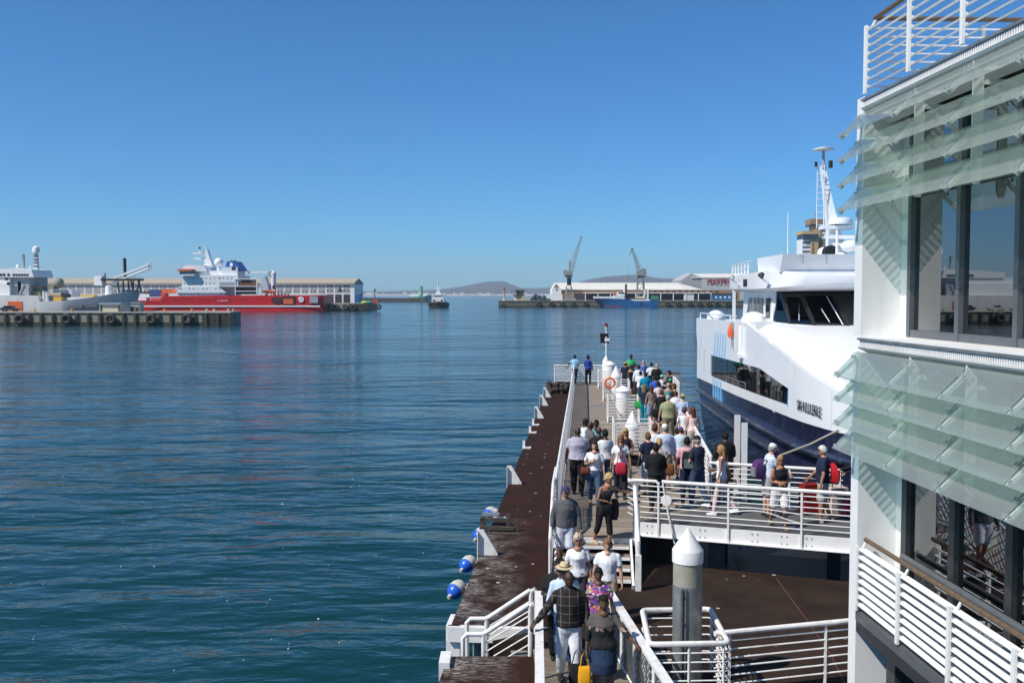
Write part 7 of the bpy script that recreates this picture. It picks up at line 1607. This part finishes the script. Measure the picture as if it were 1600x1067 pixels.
P(1064, 667, 0, 'child in a purple cap and pale top', h=1.50, skin='light', top=((.55,.66,.72), 'short'), bot=('shorts', NAVY), hair=('short', BRN), hat=('cap', (.12,.06,.25)))
P(1013, 677, 340, 'person with short brown hair in a navy t-shirt and pale shorts', h=1.68, skin='light', top=(NAVY, 'short'), bot=('shorts', (.48,.55,.60)), hair=('short', (.14,.08,.04)), shoe=(.3,.1,.06))
g33 = P(1030, 687, 10, 'blonde woman in a beige patterned blouse with a brown bag', h=1.64, fem=True, skin='light', top=(beige_print, 'short'), bot=('jeans', JEAN), hair=('medium', BLO))
carried(g33, 'shoulder_bag', 'brown leather shoulder bag of the blonde woman in beige', 'bag', handbag((.17,.06,.02), .28, .30, .12, .42), (.26, .0, 1.02), 'bags')
b34 = P(1074, 684, 5, 'black haired man in a pink shirt wearing a two tone backpack', h=1.74, skin='brown', top=((.62,.34,.36), 'short'), bot=('jeans', NAVY), hair=('short', DKH))
carried(b34, 'backpack', 'black backpack with a grey green front pocket', 'backpack', backpack((.02,.02,.02), (.11,.15,.14)), (0, -.13, 1.22), 'bags')
P(1090, 681, 320, 'man in a black cap and dark navy polo shirt with blue jeans', h=1.80, skin='light', wide=1.12, top=((.02,.028,.05), 'short'), bot=('jeans', JEAN), hair=('short', GRH), hat=('cap', (.02,.02,.02)), arms='BW', stride=9, shoe=(.6,.6,.6))
g36 = P(1128, 689, 290, 'blonde woman in a white vest and pale pink trousers with a tan bag', h=1.70, fem=True, skin='tan', top=((.75,.75,.75), 'tank'), bot=('leggings', (.70,.50,.48)), hair=('long', (.38,.22,.09)), arms='DB', stride=15, shoe=(.7,.7,.7), d=23.3, z=ZD + .012)
carried(g36, 'shoulder_bag', 'big tan shoulder bag of the woman in pink trousers', 'bag', handbag((.22,.125,.06), .46, .34, .18, .34), (.25, -.10, 1.10), 'bags')
P(1025, 710, 355, 'person in a black sweater and black trousers next to the gangway corner', h=1.70, skin='dark', wide=1.1, top=((.014,.014,.015), 'three'), bot=('trousers', BLK), hair=('short', DKH), arms='BB', d=23.6)
# --- the left lane
g38 = P(977, 670, 180, 'blonde woman in sunglasses and a black top holding a black bag', h=1.72, fem=True, skin='tan', top=(BLK, 'vest'), bot=('trousers', (.28,.23,.17)), hair=('long', BLO), arms='BX', shades=True)
carried(g38, 'shoulder_bag', 'black shoulder bag hanging from the blonde woman in the black top', 'bag', handbag(BLK, .32, .30, .14, .45), (-.30, .0, 1.0), 'bags')
g39 = P(970, 680, 184, 'woman in a white t-shirt with a patterned scarf and sunglasses', h=1.68, fem=True, skin='tan', top=(WHT, 'short'), bot=('jeans', (.015,.02,.04)), hair=('long', (.25,.14,.06)), arms='LL', shades=True, stride=5)
carried(g39, 'handbag', 'crimson handbag held in front of the woman with the scarf', 'bag', handbag((.42,.02,.05), .30, .32, .10, .40), (0, .17, .98), 'bags')
sc_ = carried(g39, 'scarf', 'dark patterned scarf hanging over the white t-shirt', 'scarf', lambda b: (MB().loft([[Vector((math.cos(a)*rx, .03 + math.sin(a)*ry, z)) for a in [2*math.pi*j/14 for j in range(14)]] for z, rx, ry in ((1.37, .10, .09), (1.42, .095, .08), (1.46, .07, .07))]).build('loop', blotch('scarf_print', [(.02,.02,.03), (.25,.25,.27), (.05,.05,.06)], 40), b, smooth=60), MB().loft([[Vector((x + .03*sx, .155 + .012*sy, z)) for sx, sy in ((-1, -1), (1, -1), (1, 1), (-1, 1))] for x, z in ((0, 1.38), (.01, 1.2), (0, 1.06))]).build('tail', bpy.data.materials['scarf_print'], b)))
g40 = P(929, 689, 186, 'dark haired woman in a white t-shirt and blue jeans walking this way', h=1.70, fem=True, skin='light', top=((.72,.68,.70), 'short'), bot=('jeans', (.045,.085,.15)), hair=('long', (.035,.018,.012)), arms='DX', stride=17, shoe=(.25,.13,.07), voxel=.017)
carried(g40, 'handbag', 'small brown handbag tucked under the walking woman\'s arm', 'bag', handbag((.13,.04,.02), .24, .18, .1, .35), (.23, .10, 1.05), 'bags')
P(903, 669, 5, 'bulky man in a lilac grey shirt and black trousers by the fence', h=1.80, wide=1.28, skin='dark', top=((.40,.38,.45), 'short'), bot=('trousers', BLK), hair=('none', DKH), arms='LB', stride=5, voxel=.018)
P(914, 655, 100, 'man in a white shirt bending over the group in the left lane', h=1.72, skin='dark', top=(WHT, 'short'), bot=('trousers', GRY), hair=('crop', DKH), nod=6, arms='BB')
P(922, 660, 70, 'bald man in a grey t-shirt in the huddle', h=1.70, skin='dark', top=((.12,.12,.12), 'short'), bot=('jeans', JEAN), hair=('none', DKH), nod=6, arms='BB')
P(932, 657, 200, 'woman with a pink headband and turquoise necklace in the huddle', h=1.68, fem=True, skin='dark', top=((.12,.35,.38), 'short'), bot=('jeans', JEAN), hair=('bun', DKH), arms='BB')
hb = carried(PEOPLE[-1], 'headband', 'pink headband on the woman in the huddle', 'headband', lambda b: MB().lathe([(.083, 1.615), (.086, 1.63), (.080, 1.645)], 18).build('band', cloth((.65,.25,.25)), b))
P(936, 668, 350, 'broad man in a black t-shirt seen from behind in the huddle', h=1.76, wide=1.18, skin='dark', top=(BLK, 'short'), bot=('trousers', (.35,.30,.24)), hair=('none', DKH), arms='BB')
b46 = P(946, 672, 345, 'person with tied black hair in a white top and jeans', h=1.72, skin='dark', fem=True, top=((.7,.7,.68), 'short'), bot=('jeans', JEAN), hair=('bun', DKH), arms='BB', wide=1.1)
carried(b46, 'plastic_bag', 'yellow orange plastic bag held by the person with tied black hair', 'bag', handbag((.75,.32,.01), .26, .30, .1, .12), (-.22, .15, .98), 'bags')
# --- on and below the steps
P(884, 769, 180, 'man in a purple cap and grey fleece coming down the steps', h=1.80, z=ZD - .48, d=20.15, wide=1.1, skin='tan', top=((.10,.10,.105), 'long'), bot=('shorts', (.62,.62,.68)), hair=('short', BRN), hat=('cap', (.05,.045,.11)), nod=-6, arms='DD', stride=6, voxel=.017)
g48 = P(944, 758, 150, 'blonde woman in a black vest holding the step rail', h=1.66, z=ZD - .20, d=21.15, fem=True, skin='tan', top=((.03,.03,.035), 'tank'), bot=('capri', BLK), hair=('curly', (.55,.40,.20)), arms='OC', lean=14, nod=6, stride=9, shoe=(.4,.3,.2), voxel=.017)
carried(g48, 'handbag', 'big black leather handbag of the blonde woman on the steps', 'bag', handbag((.012,.012,.012), .32, .25, .14, .34), (.10, .19, .98), 'bags')
carried(g48, 'jacket', 'black jacket draped over the arm of the blonde woman on the steps', 'jacket', lambda b: MB().loft([[Vector((math.cos(a)*rx, math.sin(a)*.06*(1 + .4*noise.noise(Vector((a*3, z*6, 2)))), z)) for a in [2*math.pi*j/14 for j in range(14)]] for z, rx in ((-.46, .06), (-.36, .11), (-.1, .12), (0, .07))]).build('folds', cloth(BLK), b, smooth=70), (-.20, .12, 1.06))
P(903, 836, 178, 'white haired woman in a white t-shirt and sunglasses at the foot of the steps', h=1.66, z=ZP, fem=True, wide=1.04, skin='tan', top=((.76,.74,.76), 'short'), bot=('trousers', (.05,.05,.06)), hair=('curly', (.58,.50,.36)), shades=True, stride=7, voxel=.016)
P(950, 843, 190, 'person in glasses, a white t-shirt and khaki shorts below the steps', h=1.64, z=ZP, skin='light', top=((.76,.76,.77), 'short'), bot=('shorts', (.35,.28,.19)), hair=('medium', (.24,.12,.06)), nod=8, arms='DD', stride=6, voxel=.016)
P(874, 873, 180, 'big man in a black shirt with sunglasses pushed up on his head', h=1.74, z=ZP, wide=1.3, skin='dark', top=(BLK, 'short'), bot=('trousers', BLK), hair=('crop', DKH), shades='up', arms='BC', voxel=.016)
P(882, 893, 180, 'man in a pale fedora behind the bald man', h=1.70, z=ZP + .035, d=15.72, skin='dark', top=((.50,.60,.72), 'long'), bot=('jeans', (.04,.09,.20)), hair=('crop', DKH), hat=('straw', (.58,.47,.30)), stride=8, voxel=.016)
P(935, 897, 182, 'woman in a bright floral dress behind the woman in the denim skirt', h=1.62, z=ZP + .035, d=15.75, fem=True, wide=1.1, skin='brown', top=(floral, 'short'), bot=('dress', floral), hair=('bun', DKH), nod=6, voxel=.015)
bald = P(889, 901, 178, 'bald man in a black check sweater and white trousers', h=1.82, z=ZP + .037, d=14.85, wide=1.08, skin='dark', top=(windowpane, 'long'), bot=('trousers', (.74,.74,.76)), hair=('none', DKH), arms='DR', nod=2, stride=9, voxel=.014)
wom = P(943, 928, 182, 'woman in a grey striped top and denim skirt with yellow shopping bag', h=1.66, z=ZP + .037, d=14.15, fem=True, wide=1.14, skin='brown', top=(bandtop, 'three'), bot=('skirt', (.018,.035,.075)), hair=('bun', DKH), arms='RD', nod=2, stride=8, voxel=.013)
carried(wom, 'shopping_bag', 'yellow shopping bag carried by the woman in the denim skirt', 'bag', handbag((.70,.33,.01), .20, .34, .10, .24), (.28, .02, .60), 'bags')
carried(wom, 'shopping_bag', 'black shopping bag carried behind the yellow one', 'bag', handbag((.015,.015,.016), .30, .42, .10, .26), (.37, -.02, .62), 'bags')
# --- on the gangway
P(1200, 691, 80, 'man in a white cap and pale plaid shirt leaning on the far gangway rail', h=1.76, d=23.1, z=ZD + .012, skin='light', top=(plaid, 'short'), bot=('shorts', (.30,.30,.32)), hair=('short', GRH), hat=('cap', (.75,.72,.66)), arms='FF', lean=8, nod=15)
carried(PEOPLE[-1], 'backpack', 'dark purple daypack on the man in the plaid shirt', 'backpack', backpack((.08,.03,.12), (.2,.2,.22)), (0, -.16, 1.2), 'bags')
P(1219, 707, 175, 'blonde woman in sunglasses, black top and white shorts on the gangway', h=1.68, d=21.9, z=ZD + .012, fem=True, skin='tan', top=(BLK, 'vest'), bot=('shorts', (.72,.68,.66)), hair=('long', (.36,.22,.10)), shades=True, arms='CC', stride=12, shoe=(.3,.2,.12), turn=10, voxel=.018)
g58 = P(1287, 683, 285, 'silver haired man in a navy polo shirt and grey shorts on the gangway', h=1.80, d=22.5, z=ZD + .012, skin='tan', top=((.014,.02,.045), 'short'), bot=('shorts', (.42,.40,.36)), hair=('short', (.62,.60,.56)), shades=True, arms='DW', stride=5, shoe=(.3,.27,.2), wide=1.12, voxel=.018)
carried(g58, 'backpack', 'red backpack on the silver haired man', 'backpack', backpack((.50,.012,.02), (.30,.01,.015)), (0, -.15, 1.22), 'bags')
P(1346, 690, 275, 'person in dark clothes half hidden by the building corner', h=1.75, d=22.9, z=ZD + .012, skin='tan', top=(BLK, 'long'), bot=('trousers', BLK), hair=('short', DKH), arms='FF')
run_jobs()
# luggage behind the gangway rail
def case(x, y, d, sz, col, label, soft=False):
    p = at(x, y, d); t = thing('suitcase', label, 'suitcase', (p.x, p.y, ZD + .012), R(15), 'luggage on the gangway')
    MB().box((-sz[0]/2, -sz[1]/2, .05), (sz[0]/2, sz[1]/2, sz[2])).build('shell', cloth(col, 'case'), t); MB().tube([(-.12, 0, sz[2]), (-.12, 0, sz[2] + .12), (.12, 0, sz[2] + .12), (.12, 0, sz[2])], .012, 6).build('handle', black, t)
    for sx in (-1, 1): MB().lathe([(.03, 0), (.03, .03)], 8, (sx*sz[0]*.4, 0, .03), Matrix.Rotation(R(90), 3, 'X')).build('wheel', rubber, t)
case(1268, 790, 23.4, (.55, .28, .75), (.20, .010, .010), 'big dark red suitcase against the far gangway rail')
case(1307, 790, 23.2, (.45, .30, .70), (.55, .42, .36), 'pale tan suitcase behind the silver haired man')
case(1327, 795, 23.1, (.40, .28, .42), (.60, .06, .10), 'small pinkish red case beside the building corner')
